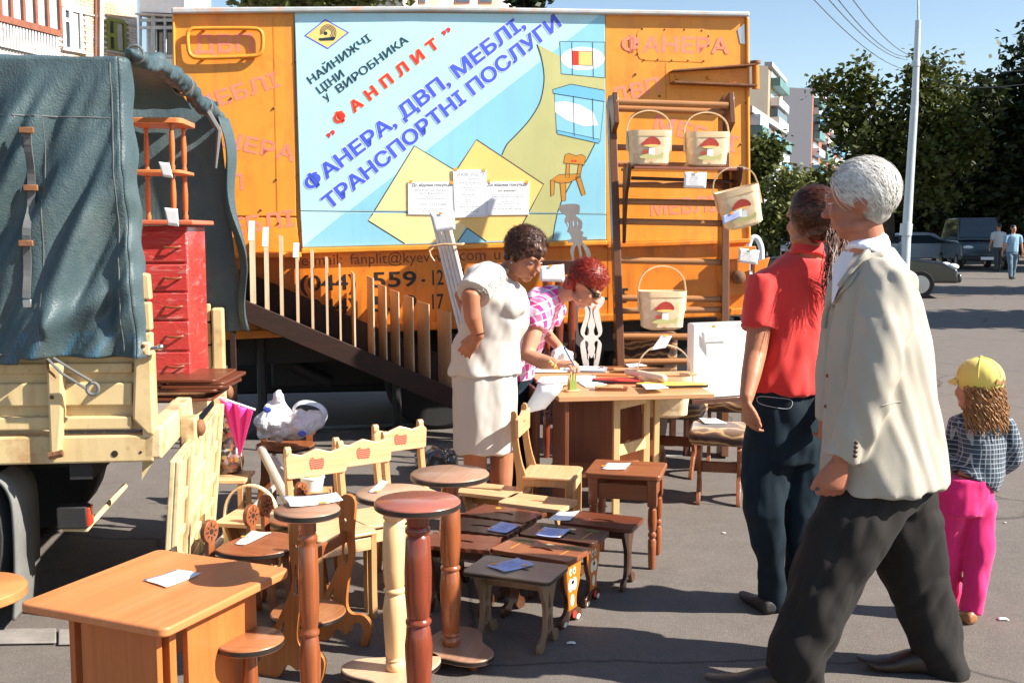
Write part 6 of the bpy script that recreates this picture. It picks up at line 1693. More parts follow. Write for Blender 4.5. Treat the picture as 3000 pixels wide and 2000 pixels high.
def face_parts(parent, m, s=1.0, brow=(.05, .03, .02), eyes=True, closed=False):
    S = m @ Matrix.Diagonal((s, s, s, 1))
    for x in (-1, 1):
        if eyes:
            e = MB().ell((x * .031, .0755, .004), (.0135, .010, .0065 if not closed else .0035), S).build('eye', M['eye_w'], parent, world=True)
            MB().ell((x * .031, .0835, .003), (.006, .004, .0055 if not closed else .003), S).build('iris', M['eye_d'], e, world=True)
        mb = MB().tube([S @ V((x * .013, .0895, .020)), S @ V((x * .031, .0885, .027)), S @ V((x * .049, .075, .021))], [.0035 * s, .004 * s, .002 * s], 6)
        mb.build('eyebrow', plain('brow', brow, .8), parent, world=True)
    MB().tube([S @ V((-.021, .086, -.0625)), S @ V((0, .094, -.0615)), S @ V((.021, .086, -.0625))], [.0015 * s, .004 * s, .0015 * s], 6, flat=.7).build('lips', M['lip'], parent, world=True)
def strands(mb, S, c, rad, n, keep, flow, length, width, lift=.25, curl=0.0, seg=5, seed=1, start=1.0):
    rg = random.Random(seed); k = 0; tries = 0
    c = V(c); rad = V(rad)
    while k < n and tries < n * 30:
        tries += 1
        p = V((rg.gauss(0, 1), rg.gauss(0, 1), rg.gauss(0, 1))).normalized()
        if not keep(p): continue
        k += 1
        Ls = length * rg.uniform(.6, 1.25); ph = rg.uniform(0, 6.28)
        a = []; h = rg.uniform(0, .06) + start
        lf = lift * rg.uniform(.3, 1.4)
        wv = V((rg.gauss(0, 1), rg.gauss(0, 1), rg.gauss(0, 1)))
        for i in range(seg + 1):
            t = i / seg
            d = V(flow(p)) + wv * (.25 + curl * math.cos(ph + t * 7))
            d = (d - p * d.dot(p))
            if d.length < 1e-4: d = wv - p * wv.dot(p)
            d.normalize()
            pos = c + V((p.x * rad.x, p.y * rad.y, p.z * rad.z)) * (h + lf * math.sin(t * 2.6) * (1 if curl == 0 else (.6 + .4 * math.sin(ph + t * 9))))
            side = p.cross(d).normalized() * (width * (1 - .6 * t))
            a.append((S @ (pos - side), S @ (pos + side)))
            p = (p + d * (Ls / seg / rad.z)).normalized()
        vs = [q for pr in a for q in pr]
        mb.add(vs, [(2 * i, 2 * i + 1, 2 * i + 3, 2 * i + 2) for i in range(seg)])
    return mb
def hair_mat(name, c, c2, rough=.45):
    m, n, l, b = new_mat(name); vec = coords(n, l, (1, 1, 1))
    a = noise_tex(n, l, vec, 60, 3, .6)
    l.new(ramp(n, l, a, [(.35, c2), (.65, c)]), b.inputs['Base Color']); setp(b, None, rough, 0, .4)
    return m
def hand(mb, wrist, d, nrm, s=1.0, curl=(30, 40, 30), thumb=1, spread=.06, pinch=False):
    """palm with five fingers; nrm = direction the palm faces, thumb = side sign"""
    d = V(d).normalized(); nrm = V(nrm); nrm = (nrm - d * nrm.dot(d)).normalized(); side = d.cross(nrm) * thumb
    w = V(wrist)
    mb.loft([(w - d * .02 * s, .024 * s, .019 * s), (w + d * .012 * s, .027 * s, .018 * s), (w + d * .045 * s, .038 * s, .016 * s), (w + d * .082 * s, .041 * s, .014 * s), (w + d * .095 * s, .037 * s, .010 * s)], 14, side)
    for i, (o, L) in enumerate(((.030, .072), (.010, .080), (-.010, .075), (-.029, .058))):
        p = w + d * (.086 * s) + side * (o * s)
        dd = (d + side * (o / .03 * spread)).normalized(); nn = nrm.copy()
        pts = [p - dd * .02 * s, p]; cc = curl if not pinch else ((55, 45, 20) if i < 2 else (75, 70, 30))
        for q in range(3):
            a = R(cc[q] + i * 3)
            dd2 = dd * math.cos(a) + nn * math.sin(a); nn = nn * math.cos(a) - dd * math.sin(a); dd = dd2
            p = p + dd * (L * s * (.45, .32, .25)[q]); pts.append(p.copy())
        rr = [.0095 * s, .0095 * s, .0085 * s, .0078 * s, .0062 * s]
        mb.tube(pts, rr, 8)
    p = w + d * .025 * s + side * .026 * s
    td = (d * .85 + side * .45 + nrm * .40).normalized() if not pinch else (d * .75 + side * .35 + nrm * .75).normalized()
    mb.tube([p - td * .012 * s, p + td * .03 * s, p + td * .055 * s + d * .012 * s, p + td * .07 * s + d * .03 * s], [.014 * s, .0125 * s, .0105 * s, .008 * s], 8)
def shoe(mb, heel, d, L=.27, w=.048, h=.075, toe=.0):
    heel = V(heel); d = V(d); d.z = 0; d.normalize(); sd = d.cross(V((0, 0, 1)))
    secs = []
    for (t, ra, top, b) in ((0, .6, .75, .012), (.05, .82, 1.0, 0), (.2, .86, 1.0, 0), (.38, .85, .85, 0), (.58, 1.0, .58, 0), (.78, .98, .48, .004), (.93, .72, .40, .012 + toe), (1.0, .3, .3, .02 + toe)):
        zz = h * top; secs.append((heel + d * (t * L) + V((0, 0, (b + zz) / 2 + .002)), w * ra, max(.006, (zz - b) / 2)))
    rings = []
    for c, ra, rb in secs:
        rings.append([c + sd * (ra * math.cos(a)) + V((0, 0, 1)) * (rb * (math.sin(a) if math.sin(a) > 0 else max(-1, math.sin(a) * 1.6))) for a in [2 * math.pi * k / 14 for k in range(14)]])
    mb.rings(rings)
def folds(amp, fx, fy, fz, seed, amp2=0.0, f2=30):
    def f(co, n):
        a = noise.noise(V((co.x * fx + seed, co.y * fy, co.z * fz))) * amp
        if amp2: a += noise.noise(V((co.x * f2, co.y * f2, co.z * f2 * .5 + seed))) * amp2
        return a
    return f
from mathutils.bvhtree import BVHTree
def caster(o):
    m = pmat(o); bv = BVHTree.FromPolygons([m @ v.co for v in o.data.vertices], [tuple(q.vertices) for q in o.data.polygons])
    def f(px, py, off=.002):
        r = ray(px, py).normalized(); h = bv.ray_cast(_C, r)
        return (h[0] + h[1] * off) if h[0] is not None else None
    return f
def drape(o, pts, r, name, mat, off=.002, closed=False, seg=6, n=6):
    """thin cord laid on the surface of o through pixel points"""
    c = caster(o); P = []
    for q in smooth_poly([(x, y) for x, y in pts], n, closed):
        h = c(q[0], q[1], off)
        if h is not None: P.append(h)
    if len(P) > 2: return MB().tube(P, r, seg, closed=closed and len(P) > 6).build(name, mat, o, world=True)

# ---------------------------------------------------------------- the white haired man
d0 = 3.55
base = G(2560, 2000); base.z = 0
man = thing('person', 'white haired man in cream jacket and black trousers walking left', 'person', base)
f, lat = V((-.85, .53, 0)).normalized(), V((.53, .85, 0)).normalized()
hm = frame(D(2514, 590, 3.56), (-.82, .50, -.14), (-.06, .04, 1))
body = MB(); head_mesh(body, hm, 1.03, 1.15)
for x in (-1, 1): body.ell((x * .088, -.006, -.010), (.009, .022, .036), hm @ Matrix.Rotation(R(-16 * x), 4, 'Z'))
body.loft([(D(2550, 760, 3.57), .07, .068), (D(2540, 700, 3.565), .058, .058), (D(2524, 640, 3.56), .055, .058)], 16, lat)
body.loft([(D(2560, 770, 3.56), .10, .07), (D(2572, 900, 3.56), .13, .10), (D(2585, 1150, 3.56), .13, .11), (D(2590, 1380, 3.56), .13, .11)], 16, lat)
sh, el, wr = D(2598, 838, 3.43), D(2562, 1110, 3.36), D(2462, 1335, 3.37)
body.tube([D(2570, 810, 3.5), sh, el, wr], [.05, .05, .043, .028], 12)
hand(body, wr + V((0, 0, -.01)), D(2440, 1440, 3.37) - wr, (-.1, .95, .1), 1.05, (30, 45, 35), -1, .03)
far_el, far_wr = D(2440, 1080, 3.75), D(2420, 1290, 3.72)
body.tube([D(2500, 830, 3.68), far_el, far_wr], [.05, .042, .028], 10)
for a, b, c in ((D(2560, 1380, 3.5), D(2425, 1660, 3.46), D(2322, 1960, 3.44)), (D(2620, 1380, 3.6), D(2655, 1640, 3.62), D(2785, 1950, 3.6))):
    body.tube([a, b, c], [.075, .055, .04], 12)
blob('body', body, M['skin_old'], man, .0065, 3)
M['jacket'] = fabric('cream_jacket', (.40, .365, .305), .85, .07, 320, .25, .0)
jk = MB()
jk.loft([(D(2544, 735, 3.56), .085, .08), (D(2558, 800, 3.56), .150, .11), (D(2572, 900, 3.56), .175, .138), (D(2579, 1000, 3.56), .195, .155), (D(2582, 1110, 3.56), .207, .168), (D(2586, 1250, 3.56), .228, .186), (D(2589, 1370, 3.56), .248, .200), (D(2590, 1412, 3.56), .250, .202)], 28, lat)
jk.tube([D(2556, 800, 3.48), D(2604, 838, 3.42), D(2588, 960, 3.37), D(2562, 1110, 3.345), D(2515, 1230, 3.35), D(2470, 1345, 3.36)], [.07, .088, .083, .078, .068, .060], 18)
jk.tube([D(2530, 810, 3.62), D(2492, 850, 3.70), D(2450, 1060, 3.74), D(2436, 1230, 3.72)], [.06, .08, .07, .06], 16)
def jfold(co, n):
    k = noise.noise(V((co.x * 9, co.y * 9, co.z * 1.6))) * .012 + noise.noise(V((co.x * 24 + co.z * 9, co.y * 20, co.z * 3.5))) * .011
    lowk = max(0, 1.0 - co.z) * .045 * noise.noise(V((math.atan2(co.y - 3.56, co.x - 1.2) * 2.6, 0, co.z * .5)))
    return k + lowk
jacket = blob('jacket', jk, M['jacket'], man, .0085, 5, jfold)
M['shirt_w'] = fabric('pale_shirt', (.74, .76, .86), .7, .03, 300, .1)
sc = MB()
nk = [(D(2546, 732, 3.56), .068, .066), (D(2553, 718, 3.565), .062, .061), (D(2556, 711, 3.575), .061, .060)]
sc.loft([(D(2538, 750, 3.555), .076, .072)] + nk, 20, lat)
shirt = blob('shirt_collar', sc, M['shirt_w'], man, .006, 2)
front = [D(2440, 775, 3.54), D(2470, 735, 3.50), D(2500, 740, 3.48), D(2452, 850, 3.50), D(2436, 890, 3.53)]
MB().prism(front, (0, -1, 0), .008).build('shirt_front', M['shirt_w'], shirt, world=True)
# jacket collar and lapel
drape(jacket, [(2415, 960), (2428, 900), (2470, 830), (2520, 765), (2570, 715)], .011, 'lapel', M['jacket'], .004, seg=8)
drape(jacket, [(2440, 900), (2462, 862), (2492, 830), (2512, 800)], .006, 'lapel_notch', M['jacket'], .003)
drape(jacket, [(2584, 1188), (2612, 1180), (2640, 1176)], .0028, 'pocket_welt', M['jacket'], -.001)
cj = caster(jacket)
for k in range(4):
    h = cj(2508 - k, 1296 + k * 13, .001)
    if h: MB().ell(h, (.007, .004, .006)).build('cuff_button', M['darkwalnut'], jacket, world=True)
for (x, y) in ((2425, 1100), (2420, 1190)):
    h = cj(x, y, .001)
    if h: MB().ell(h, (.007, .004, .006)).build('button', M['brown'], jacket, world=True)
M['trouser'] = fabric('black_trousers', (.0175, .0150, .0138), .85, .15, 300, .2, .02)
tr = MB()
tr.loft([(D(2590, 1340, 3.55), .155, .125), (D(2592, 1420, 3.55), .165, .13), (D(2585, 1480, 3.55), .15, .115)], 22, lat)
tr.tube([D(2560, 1400, 3.50), D(2495, 1540, 3.47), D(2432, 1665, 3.45), D(2375, 1810, 3.44), D(2335, 1945, 3.43), D(2328, 1985, 3.43)], [.135, .130, .120, .106, .092, .094], 20)
tr.tube([D(2625, 1400, 3.60), D(2650, 1530, 3.61), D(2668, 1640, 3.62), D(2722, 1800, 3.62), D(2768, 1930, 3.60), D(2776, 1975, 3.60)], [.13, .122, .108, .098, .080, .083], 20)
trousers = blob('trousers', tr, M['trouser'], man, .009, 4, lambda co, n: .022 * noise.noise(V((co.x * 9 + co.z * 5, co.y * 9, co.z * 4))) + .020 * (abs(noise.noise(V((co.x * 13 - co.z * 7, co.y * 11, co.z * 6)))) - .2))
M['shoe_br'] = paint('brown_leather', (.035, .018, .011), .4, .25, 8, .1)
for px, d, tx in ((2345, 3.44, -1), (2800, 3.60, -1)):
    hp_ = onground(px, d); sh_m = MB(); shoe(sh_m, hp_, (-1, .12, 0), .275, .05, .085, .028)
    blob('shoe', sh_m, M['shoe_br'], man, .006, 3)
face_parts(man, hm, 1.03, (.55, .52, .5), True, True)
wh = hair_mat('white_hair', (.82, .80, .76), (.50, .47, .43), .5)
hb = MB(); S_ = hm @ Matrix.Diagonal((1.03,) * 3 + (1,))
hb.ell((0, -.022, .044), (.079, .098, .086), S_, 24, 16); hb.ell((0, -.052, .0), (.072, .058, .066), S_); hb.ell((0, -.052, -.040), (.056, .044, .040), S_)
base_h = blob('hair', hb, hair_mat('hair_gap_shade', (.42, .40, .36), (.30, .28, .25), .6), man, .006, 3, lambda co, n: .004 * noise.noise(co * 45))  # darker base colour stands in for shade in gaps between the white strands
def keep_m(p): return (p.y < .62 + .25 * p.z or p.z > .75) and p.z > -.42 - .25 * (p.y < -.5) and not (p.z < .05 and p.y > .02) and not (abs(p.x) > .72 and p.z < .06 and p.y > -.42) 
st = MB(); strands(st, S_, (0, -.02, .032), (.083, .103, .094), 4600, keep_m, lambda p: (p.x * .4 + .12 * math.sin(p.y * 9), -.75, -.55 - .35 * (p.z < .3)), .09, .0012, .10, 0, 6, 4, .985)
st.build('hair_strands', wh, base_h, world=True, angle=180, kind='stuff')

# ---------------------------------------------------------------- the woman in the red shirt
dw = 4.2
base = G(2290, 1790); base.z = 0
wom = thing('person', 'woman in red polo shirt and dark jeans seen from behind', 'person', base)
lat = V((.94, .34, 0)).normalized()
hm = frame(D(2372, 645, 4.2), (-.42, .90, -.05), (0, .05, 1))
body = MB(); head_mesh(body, hm, .98)
body.loft([(D(2365, 790, 4.22), .065, .06), (D(2368, 735, 4.21), .05, .05), (D(2372, 680, 4.2), .048, .05)], 16, lat)
body.loft([(D(2345, 800, 4.22), .13, .07), (D(2335, 950, 4.22), .13, .09), (D(2318, 1120, 4.2), .125, .09), (D(2310, 1260, 4.2), .14, .10)], 16, lat)
s_, e_, w_ = D(2238, 835, 4.18), D(2212, 1040, 4.10), D(2186, 1170, 3.98)
body.tube([D(2290, 800, 4.2), s_, D(2228, 930, 4.14), e_, D(2200, 1100, 4.04), w_], [.05, .05, .047, .042, .037, .026], 14)
hand(body, w_, (.1, -.05, -1), (.9, .2, 0), .92, (25, 35, 25), 1)
s2, e2, w2 = D(2455, 830, 4.3), D(2480, 1050, 4.22), D(2440, 1190, 4.05)
body.tube([D(2400, 800, 4.25), s2, e2, w2], [.05, .048, .04, .026], 12)
hand(body, w2, (-.2, -.1, -1), (-.9, .3, 0), .92, (25, 35, 25), -1)
for a, b, c in ((D(2265, 1260, 4.2), D(2232, 1500, 4.14), D(2268, 1745, 4.22)), (D(2350, 1260, 4.22), D(2345, 1500, 4.2), D(2345, 1760, 4.3))):
    body.tube([a, b, c], [.07, .048, .034], 12)
blob('body', body, M['skin_tan'], wom, .0065, 3)
M['red'] = fabric('red_jersey', (.66, .040, .035), .8, .05, 300, .15, .2)
sh_ = MB()
sh_.loft([(D(2362, 748, 4.21), .075, .07), (D(2352, 785, 4.22), .15, .09), (D(2342, 850, 4.22), .185, .115), (D(2335, 960, 4.22), .172, .120), (D(2322, 1050, 4.21), .162, .118), (D(2312, 1130, 4.2), .172, .128), (D(2311, 1146, 4.2), .172, .128)], 26, lat)
sh_.tube([D(2290, 800, 4.2), s_, D(2234, 890, 4.16), D(2222, 968, 4.13)], [.06, .078, .076, .074], 16)
sh_.tube([D(2410, 800, 4.26), s2, D(2475, 960, 4.25)], [.06, .078, .072], 14)
def rfold(co, n): return noise.noise(V((co.x * 14 - co.z * 6, co.y * 8, co.z * 3.2 + 2))) * .020 + noise.noise(V((co.x * 30, co.y * 20, co.z * 9))) * .006
polo = blob('polo_shirt', sh_, M['red'], wom, .008, 5, rfold)
cb = MB(); cb.loft([(D(2364, 752, 4.21), .072, .068), (D(2366, 722, 4.22), .062, .060), (D(2367, 712, 4.225), .060, .058)], 20, lat)
blob('collar', cb, M['red'], polo, .006, 2)
M['jeans'] = fabric('dark_jeans', (.0065, .016, .026), .85, .4, 420, .3, .0, 5)
jn = MB()
jn.loft([(D(2312, 1120, 4.2), .150, .11), (D(2308, 1200, 4.2), .168, .125), (D(2302, 1290, 4.2), .172, .13), (D(2300, 1350, 4.2), .15, .12)], 24, lat)
jn.tube([D(2258, 1280, 4.2), D(2240, 1400, 4.17), D(2236, 1500, 4.14), D(2256, 1640, 4.18), D(2268, 1775, 4.22)], [.108, .094, .076, .060, .053], 18)
jn.tube([D(2350, 1280, 4.24), D(2350, 1400, 4.22), D(2348, 1500, 4.2), D(2346, 1640, 4.24), D(2346, 1775, 4.3)], [.108, .094, .076, .062, .055], 18)
jeans = blob('jeans', jn, M['jeans'], wom, .009, 4, folds(.012, 14, 12, 8, 3, .004, 30))
stitch = plain('seam_thread', (.55, .60, .62), .7)
drape(jeans, [(2222, 1162), (2224, 1180), (2265, 1192), (2312, 1196), (2318, 1172), (2270, 1164)], .0011, 'pocket_seam', stitch, .001, True, n=4)
for px, d in ((2262, 4.2), (2352, 4.28)):
    sm_ = MB(); shoe(sm_, onground(px, d) + V((.02, -.05, 0)), (-.3, .95, 0), .235, .038, .06); blob('shoe', sm_, M['black_steel'], wom, .006, 2)
hh = hair_mat('dark_auburn_hair', (.13, .040, .018), (.024, .009, .006), .35)
S_ = hm @ Matrix.Diagonal((.98,) * 3 + (1,))
hb = MB(); hb.ell((0, -.022, .036), (.086, .106, .094), S_, 24, 16); hb.ell((0, -.06, -.03), (.066, .056, .065), S_); hb.ell((.078, -.05, .03), (.034, .034, .04), S_)
hair = blob('hair', hb, hh, wom, .006, 2, lambda co, n: .007 * noise.noise(V((co.x * 20, co.y * 20, co.z * 60))))
st = MB(); strands(st, S_, (0, -.024, .03), (.087, .107, .098), 2600, lambda p: (p.y < .5 + .3 * p.z) and p.z > -.6, lambda p: (1.0, -.8, -.1), .08, .0012, .07, 0, 5, 6, .99)
tail0 = D(2440, 655, 4.12)
for k in range(260):
    rg = random.Random(k); o = V((rg.gauss(0, .018), rg.gauss(0, .02), rg.gauss(0, .015)))
    e = D(2440 + rg.gauss(0, 18), 850 + rg.gauss(0, 35), 4.08 + rg.gauss(0, .03)); m1 = D(2452 + rg.gauss(0, 14), 720, 4.08) + V((0, 0, rg.gauss(0, .02)))
    pts = smooth_poly([tail0 + o * .5, m1, m1.lerp(e, .5) + V((rg.gauss(0, .012), 0, 0)), e], 3, False)
    for i in range(len(pts) - 1):
        pass
    w = V((.0024, .0006, 0)); vs = []
    for i, p in enumerate(pts): vs += [p - w * (1 - .7 * i / len(pts)), p + w * (1 - .7 * i / len(pts))]
    st.add(vs, [(2 * i, 2 * i + 1, 2 * i + 3, 2 * i + 2) for i in range(len(pts) - 1)])
st.build('hair_strands', hh, hair, world=True, angle=180, kind='stuff')
MB().tube([tail0 + V((.02 * math.cos(R(a)), .0, .022 * math.sin(R(a)))) for a in range(0, 360, 30)], .008, 8, closed=True).build('hair_band', M['black_edge'], hair, world=True)

# ---------------------------------------------------------------- the little girl
base = G(2815, 1808); base.z = 0
kid = thing('person', 'small child in yellow cap and bright pink trousers', 'person', base)
lat = V((.97, .25, 0)).normalized(); dk = 4.12
hm = frame(D(2862, 1135, dk), (-.45, .88, -.02), (0, .03, 1))
body = MB(); head_mesh(body, hm, .86, .7, 1.0)
body.loft([(D(2872, 1225, dk), .045, .04), (D(2868, 1190, dk), .034, .034), (D(2864, 1165, dk), .034, .034)], 14, lat)
body.loft([(D(2878, 1230, dk), .07, .04), (D(2874, 1320, dk), .065, .045), (D(2850, 1400, dk), .07, .05)], 14, lat)
s_, e_, w_ = D(2945, 1245, dk), D(2968, 1345, dk + .0), D(2900, 1372, dk + .13)
body.tube([D(2910, 1232, dk), s_, e_, w_], [.022, .024, .022, .016], 12); hand(body, w_, (-.9, .2, 0), (0, -.9, -.2), .58, (30, 40, 30), 1)
s2, e2, w2 = D(2812, 1240, dk + .05), D(2790, 1340, dk + .06), D(2780, 1400, dk)
body.tube([D(2840, 1234, dk), s2, e2, w2], [.022, .024, .022, .016], 12); hand(body, w2, (0, 0, -1), (1, 0, 0), .58, (30, 40, 30), 1)
for a, b, c in ((D(2785, 1420, dk), D(2778, 1600, dk + .02), D(2788, 1770, dk + .08)), (D(2865, 1420, dk), D(2868, 1600, dk - .02), D(2846, 1785, dk - .03))):
    body.tube([a, b, c], [.05, .036, .026], 12)
blob('body', body, M['skin'], kid, .0055, 3)
def plaid(name, base, dark, light, sc, rot=(0, 0, 0)):
    m, n, l, b = new_mat(name); vec = coords(n, l, (sc, sc, sc), rot)
    sep = n.new('ShaderNodeSeparateXYZ'); l.new(vec, sep.inputs[0])
    def band(sock, f, th, ph=0.0):
        mu = n.new('ShaderNodeMath'); mu.operation = 'MULTIPLY_ADD'; mu.inputs[1].default_value = f; mu.inputs[2].default_value = ph; l.new(sock, mu.inputs[0])
        s = n.new('ShaderNodeMath'); s.operation = 'SINE'; l.new(mu.outputs[0], s.inputs[0])
        g = n.new('ShaderNodeMath'); g.operation = 'GREATER_THAN'; g.inputs[1].default_value = th; l.new(s.outputs[0], g.inputs[0]); return g.outputs[0]
    add = n.new('ShaderNodeMath'); add.operation = 'ADD'; l.new(sep.outputs[0], add.inputs[0]); l.new(sep.outputs[1], add.inputs[1])
    c = mixc(n, l, band(add.outputs[0], 6.28, .1), base, dark)
    f2 = n.new('ShaderNodeMath'); f2.operation = 'MULTIPLY'; f2.inputs[1].default_value = .6; l.new(band(sep.outputs[2], 6.28, .1), f2.inputs[0])
    c = mixc(n, l, f2.outputs[0], c, dark)
    for q in (band(add.outputs[0], 12.56, .86, 1), band(sep.outputs[2], 12.56, .86, 1)):
        f3 = n.new('ShaderNodeMath'); f3.operation = 'MULTIPLY'; f3.inputs[1].default_value = .7; l.new(q, f3.inputs[0]); c = mixc(n, l, f3.outputs[0], c, light)
    l.new(c, b.inputs['Base Color']); setp(b, None, .85, sheen=.1)
    bump(n, l, b, noise_tex(n, l, coords(n, l), 300, 2), .15, .002); return m
M['plaid_blue'] = plaid('blue_plaid', (.045, .075, .115), (.018, .030, .05), (.42, .46, .50), 28)
M['plaid_pink'] = plaid('pink_plaid', (.80, .42, .58), (.66, .03, .24), (.85, .80, .82), 11, (0, R(18), 0))
sk_ = MB()
sk_.loft([(D(2872, 1212, dk), .05, .045), (D(2876, 1240, dk), .095, .065), (D(2880, 1300, dk), .098, .075), (D(2872, 1370, dk), .098, .078), (D(2852, 1402, dk), .108, .085)], 22, lat)
sk_.tube([D(2915, 1232, dk), s_, D(2962, 1300, dk - .01), e_, D(2935, 1368, dk + .07), D(2906, 1372, dk + .12)], [.038, .044, .041, .038, .033, .03], 14)
sk_.tube([D(2835, 1235, dk), s2, e2, w2 + V((0, 0, .03))], [.038, .044, .038, .03], 12)
blob('plaid_shirt', sk_, M['plaid_blue'], kid, .0065, 4, folds(.008, 18, 18, 8, 2, .003, 40))
M['hotpink'] = fabric('pink_trousers', (.74, .020, .17), .75, .08, 300, .15, .2)
pk = MB()
pk.loft([(D(2832, 1394, dk), .100, .082), (D(2828, 1440, dk), .112, .088), (D(2824, 1500, dk), .105, .083)], 22, lat)
pk.tube([D(2786, 1470, dk), D(2778, 1600, dk + .02), D(2784, 1690, dk + .05), D(2788, 1775, dk + .08)], [.062, .050, .042, .040], 16)
pk.tube([D(2866, 1470, dk), D(2868, 1600, dk - .02), D(2858, 1700, dk - .03), D(2846, 1792, dk - .03)], [.064, .054, .046, .046], 16)
blob('trousers', pk, M['hotpink'], kid, .007, 4, folds(.012, 16, 16, 9, 8, .004, 34))
for px, d in ((2788, dk + .08), (2846, dk - .03)):
    sm_ = MB(); shoe(sm_, onground(px, d) + V((.05, -.05, 0)), (-.4, .9, 0), .17, .032, .05); blob('shoe', sm_, M['brown_top'], kid, .005, 2)
S_ = hm @ Matrix.Diagonal((.86,) * 3 + (1,))
M['capyel'] = fabric('yellow_cap_cotton', (.72, .60, .15), .8, .05, 300, .15)
cp = MB(); cp.ell((0, -.016, .046), (.090, .108, .090), S_, 24, 16)
cap = blob('cap', cp, M['capyel'], kid, .005, 3)
vz = MB()
def visor(u, v):
    a = R(-70 + 140 * u); rr = 1 + v * .62 * math.cos(a)
    return S_ @ V((.088 * math.sin(a) * (1 + .05 * v), .085 * math.cos(a) * rr + .008, .030 - .025 * v + .012 * math.cos(a)))
vs_ = vz.grid(visor, 16, 6).build('visor', M['capyel'], cap, world=True, angle=180); so = vs_.modifiers.new('s', 'SOLIDIFY'); so.thickness = .004
for k in range(6):
    a = R(60 * k); pts = [S_ @ V((.0915 * math.sin(a) * math.cos(R(e)), -.016 + .1095 * math.cos(a) * math.cos(R(e)), .046 + .0915 * math.sin(R(e)))) for e in range(5, 91, 12)]
    MB().tube(pts, .0012, 5).build('cap_seam', M['capyel'], cap, world=True)
MB().ell((0, -.016, .138), (.009, .009, .006), S_).build('cap_button', M['capyel'], cap, world=True)
MB().prism([S_ @ V(q) for q in [(-.030, -.118, .028), (.030, -.118, .028), (.022, -.114, .052), (0, -.112, .060), (-.022, -.114, .052)]], S_.to_3x3() @ V((0, -1, 0)), .006).build('cap_opening', hair_mat('cap_gap_hair', (.33, .15, .05), (.2, .09, .03)), cap, world=True)
ch = hair_mat('light_brown_curls', (.40, .20, .075), (.22, .10, .035), .4)
hb = MB(); hb.ell((0, -.05, -.055), (.088, .062, .085), S_, 20, 12); hb.ell((0, -.058, -.115), (.082, .05, .06), S_)
hair = blob('hair', hb, ch, kid, .006, 2, lambda co, n: .010 * noise.noise(co * 38))
st = MB()
for k in range(240):
    rg = random.Random(900 + k); a = rg.uniform(-100, 100); x0 = V((.085 * math.sin(R(a)), -.025 - .085 * math.cos(R(a)), rg.uniform(-.03, .02)))
    Lc = rg.uniform(.08, .19); ph = rg.uniform(0, 6.28); rr = rg.uniform(.006, .011)
    pts = [S_ @ (x0 + V((rr * math.cos(ph + i * .9) + .02 * math.sin(R(a)) * i / 12, rr * math.sin(ph + i * .9) - .02 * i / 12, -Lc * i / 12))) for i in range(13)]
    st.tube(pts, [.0022] * 12 + [.0008], 4)
st.build('hair_strands', ch, hair, world=True, angle=180, kind='stuff')

# ---------------------------------------------------------------- the woman in white
dl = 5.4
base = G(1430, 1553); base.z = 0
base = V((D(1430, 700, dl).x, dl, 0))
lw = thing('person', 'dark haired woman in white blouse and white skirt, hand on hip', 'person', base)
fw = V((.80, -.60, 0)); lat = V((.60, .80, 0)).normalized()
hm = frame(D(1540, 752, 5.36), (.62, -.60, -.40), (.30, -.22, .93))
body = MB(); head_mesh(body, hm, .97, 1.0, 1.12)
body.loft([(D(1472, 825, dl), .07, .065), (D(1495, 790, 5.39), .053, .053), (D(1525, 765, 5.37), .05, .052)], 16, lat)
body.loft([(D(1455, 830, dl), .12, .08), (D(1440, 950, dl), .13, .11), (D(1425, 1060, dl), .14, .12), (D(1420, 1150, dl), .15, .13)], 16, lat)
s_, e_, w_ = D(1420, 815, 5.25), D(1378, 872, 5.10), D(1402, 985, 5.12)
body.tube([D(1445, 810, 5.33), s_, e_, D(1385, 930, 5.10), w_], [.055, .055, .046, .042, .028], 14)
hand(body, w_, D(1352, 1040, 5.16) - w_, (.3, .9, -.2), .95, (12, 14, 10), -1, .10)
s2, e2, w2 = D(1440, 815, 5.56), D(1352, 868, 5.62), D(1380, 960, 5.60)
body.tube([D(1450, 815, 5.48), s2, e2, w2], [.05, .05, .043, .028], 12); hand(body, w2, (.3, -.1, -1), (.8, -.3, 0), .92, (15, 20, 15), 1)
for a, b, c in ((D(1400, 1170, 5.36), D(1392, 1330, 5.36), D(1396, 1545, 5.38)), (D(1462, 1170, 5.44), D(1470, 1330, 5.44), D(1466, 1545, 5.44))):
    body.tube([a, b, b.lerp(c, .3), c], [.085, .060, .058, .038], 14)
blob('body', body, M['skin_tan'], lw, .0065, 3)
M['whitecloth'] = fabric('white_linen', (.53, .505, .465), .85, .03, 300, .2, .0)
M['skirt'] = fabric('white_skirt_cloth', (.49, .46, .425), .85, .03, 300, .2, .0)
bl_ = MB()
bl_.loft([(D(1474, 806, dl), .075, .07), (D(1462, 830, dl), .165, .105), (D(1456, 880, dl), .185, .150), (D(1450, 930, dl), .178, .158), (D(1436, 985, dl), .172, .150), (D(1424, 1040, dl), .182, .162), (D(1420, 1085, dl), .186, .168), (D(1420, 1095, dl), .186, .168)], 28, lat)
bl_.tube([D(1448, 808, 5.34), s_, D(1400, 845, 5.16), D(1388, 866, 5.12)], [.07, .085, .086, .088], 16)
bl_.tube([D(1452, 812, 5.46), s2, D(1385, 846, 5.6)], [.07, .085, .08], 14)
bl_.ell(D(1500, 893, 5.30), (.075, .075, .07)); 
def lfold(co, n): return noise.noise(V((co.x * 12 + co.z * 5, co.y * 10, co.z * 4.5))) * .018 + noise.noise(V((co.x * 24 - co.z * 14, co.y * 20, co.z * 6))) * .006
bls = blob('blouse', bl_, M['whitecloth'], lw, .0075, 4, lfold)
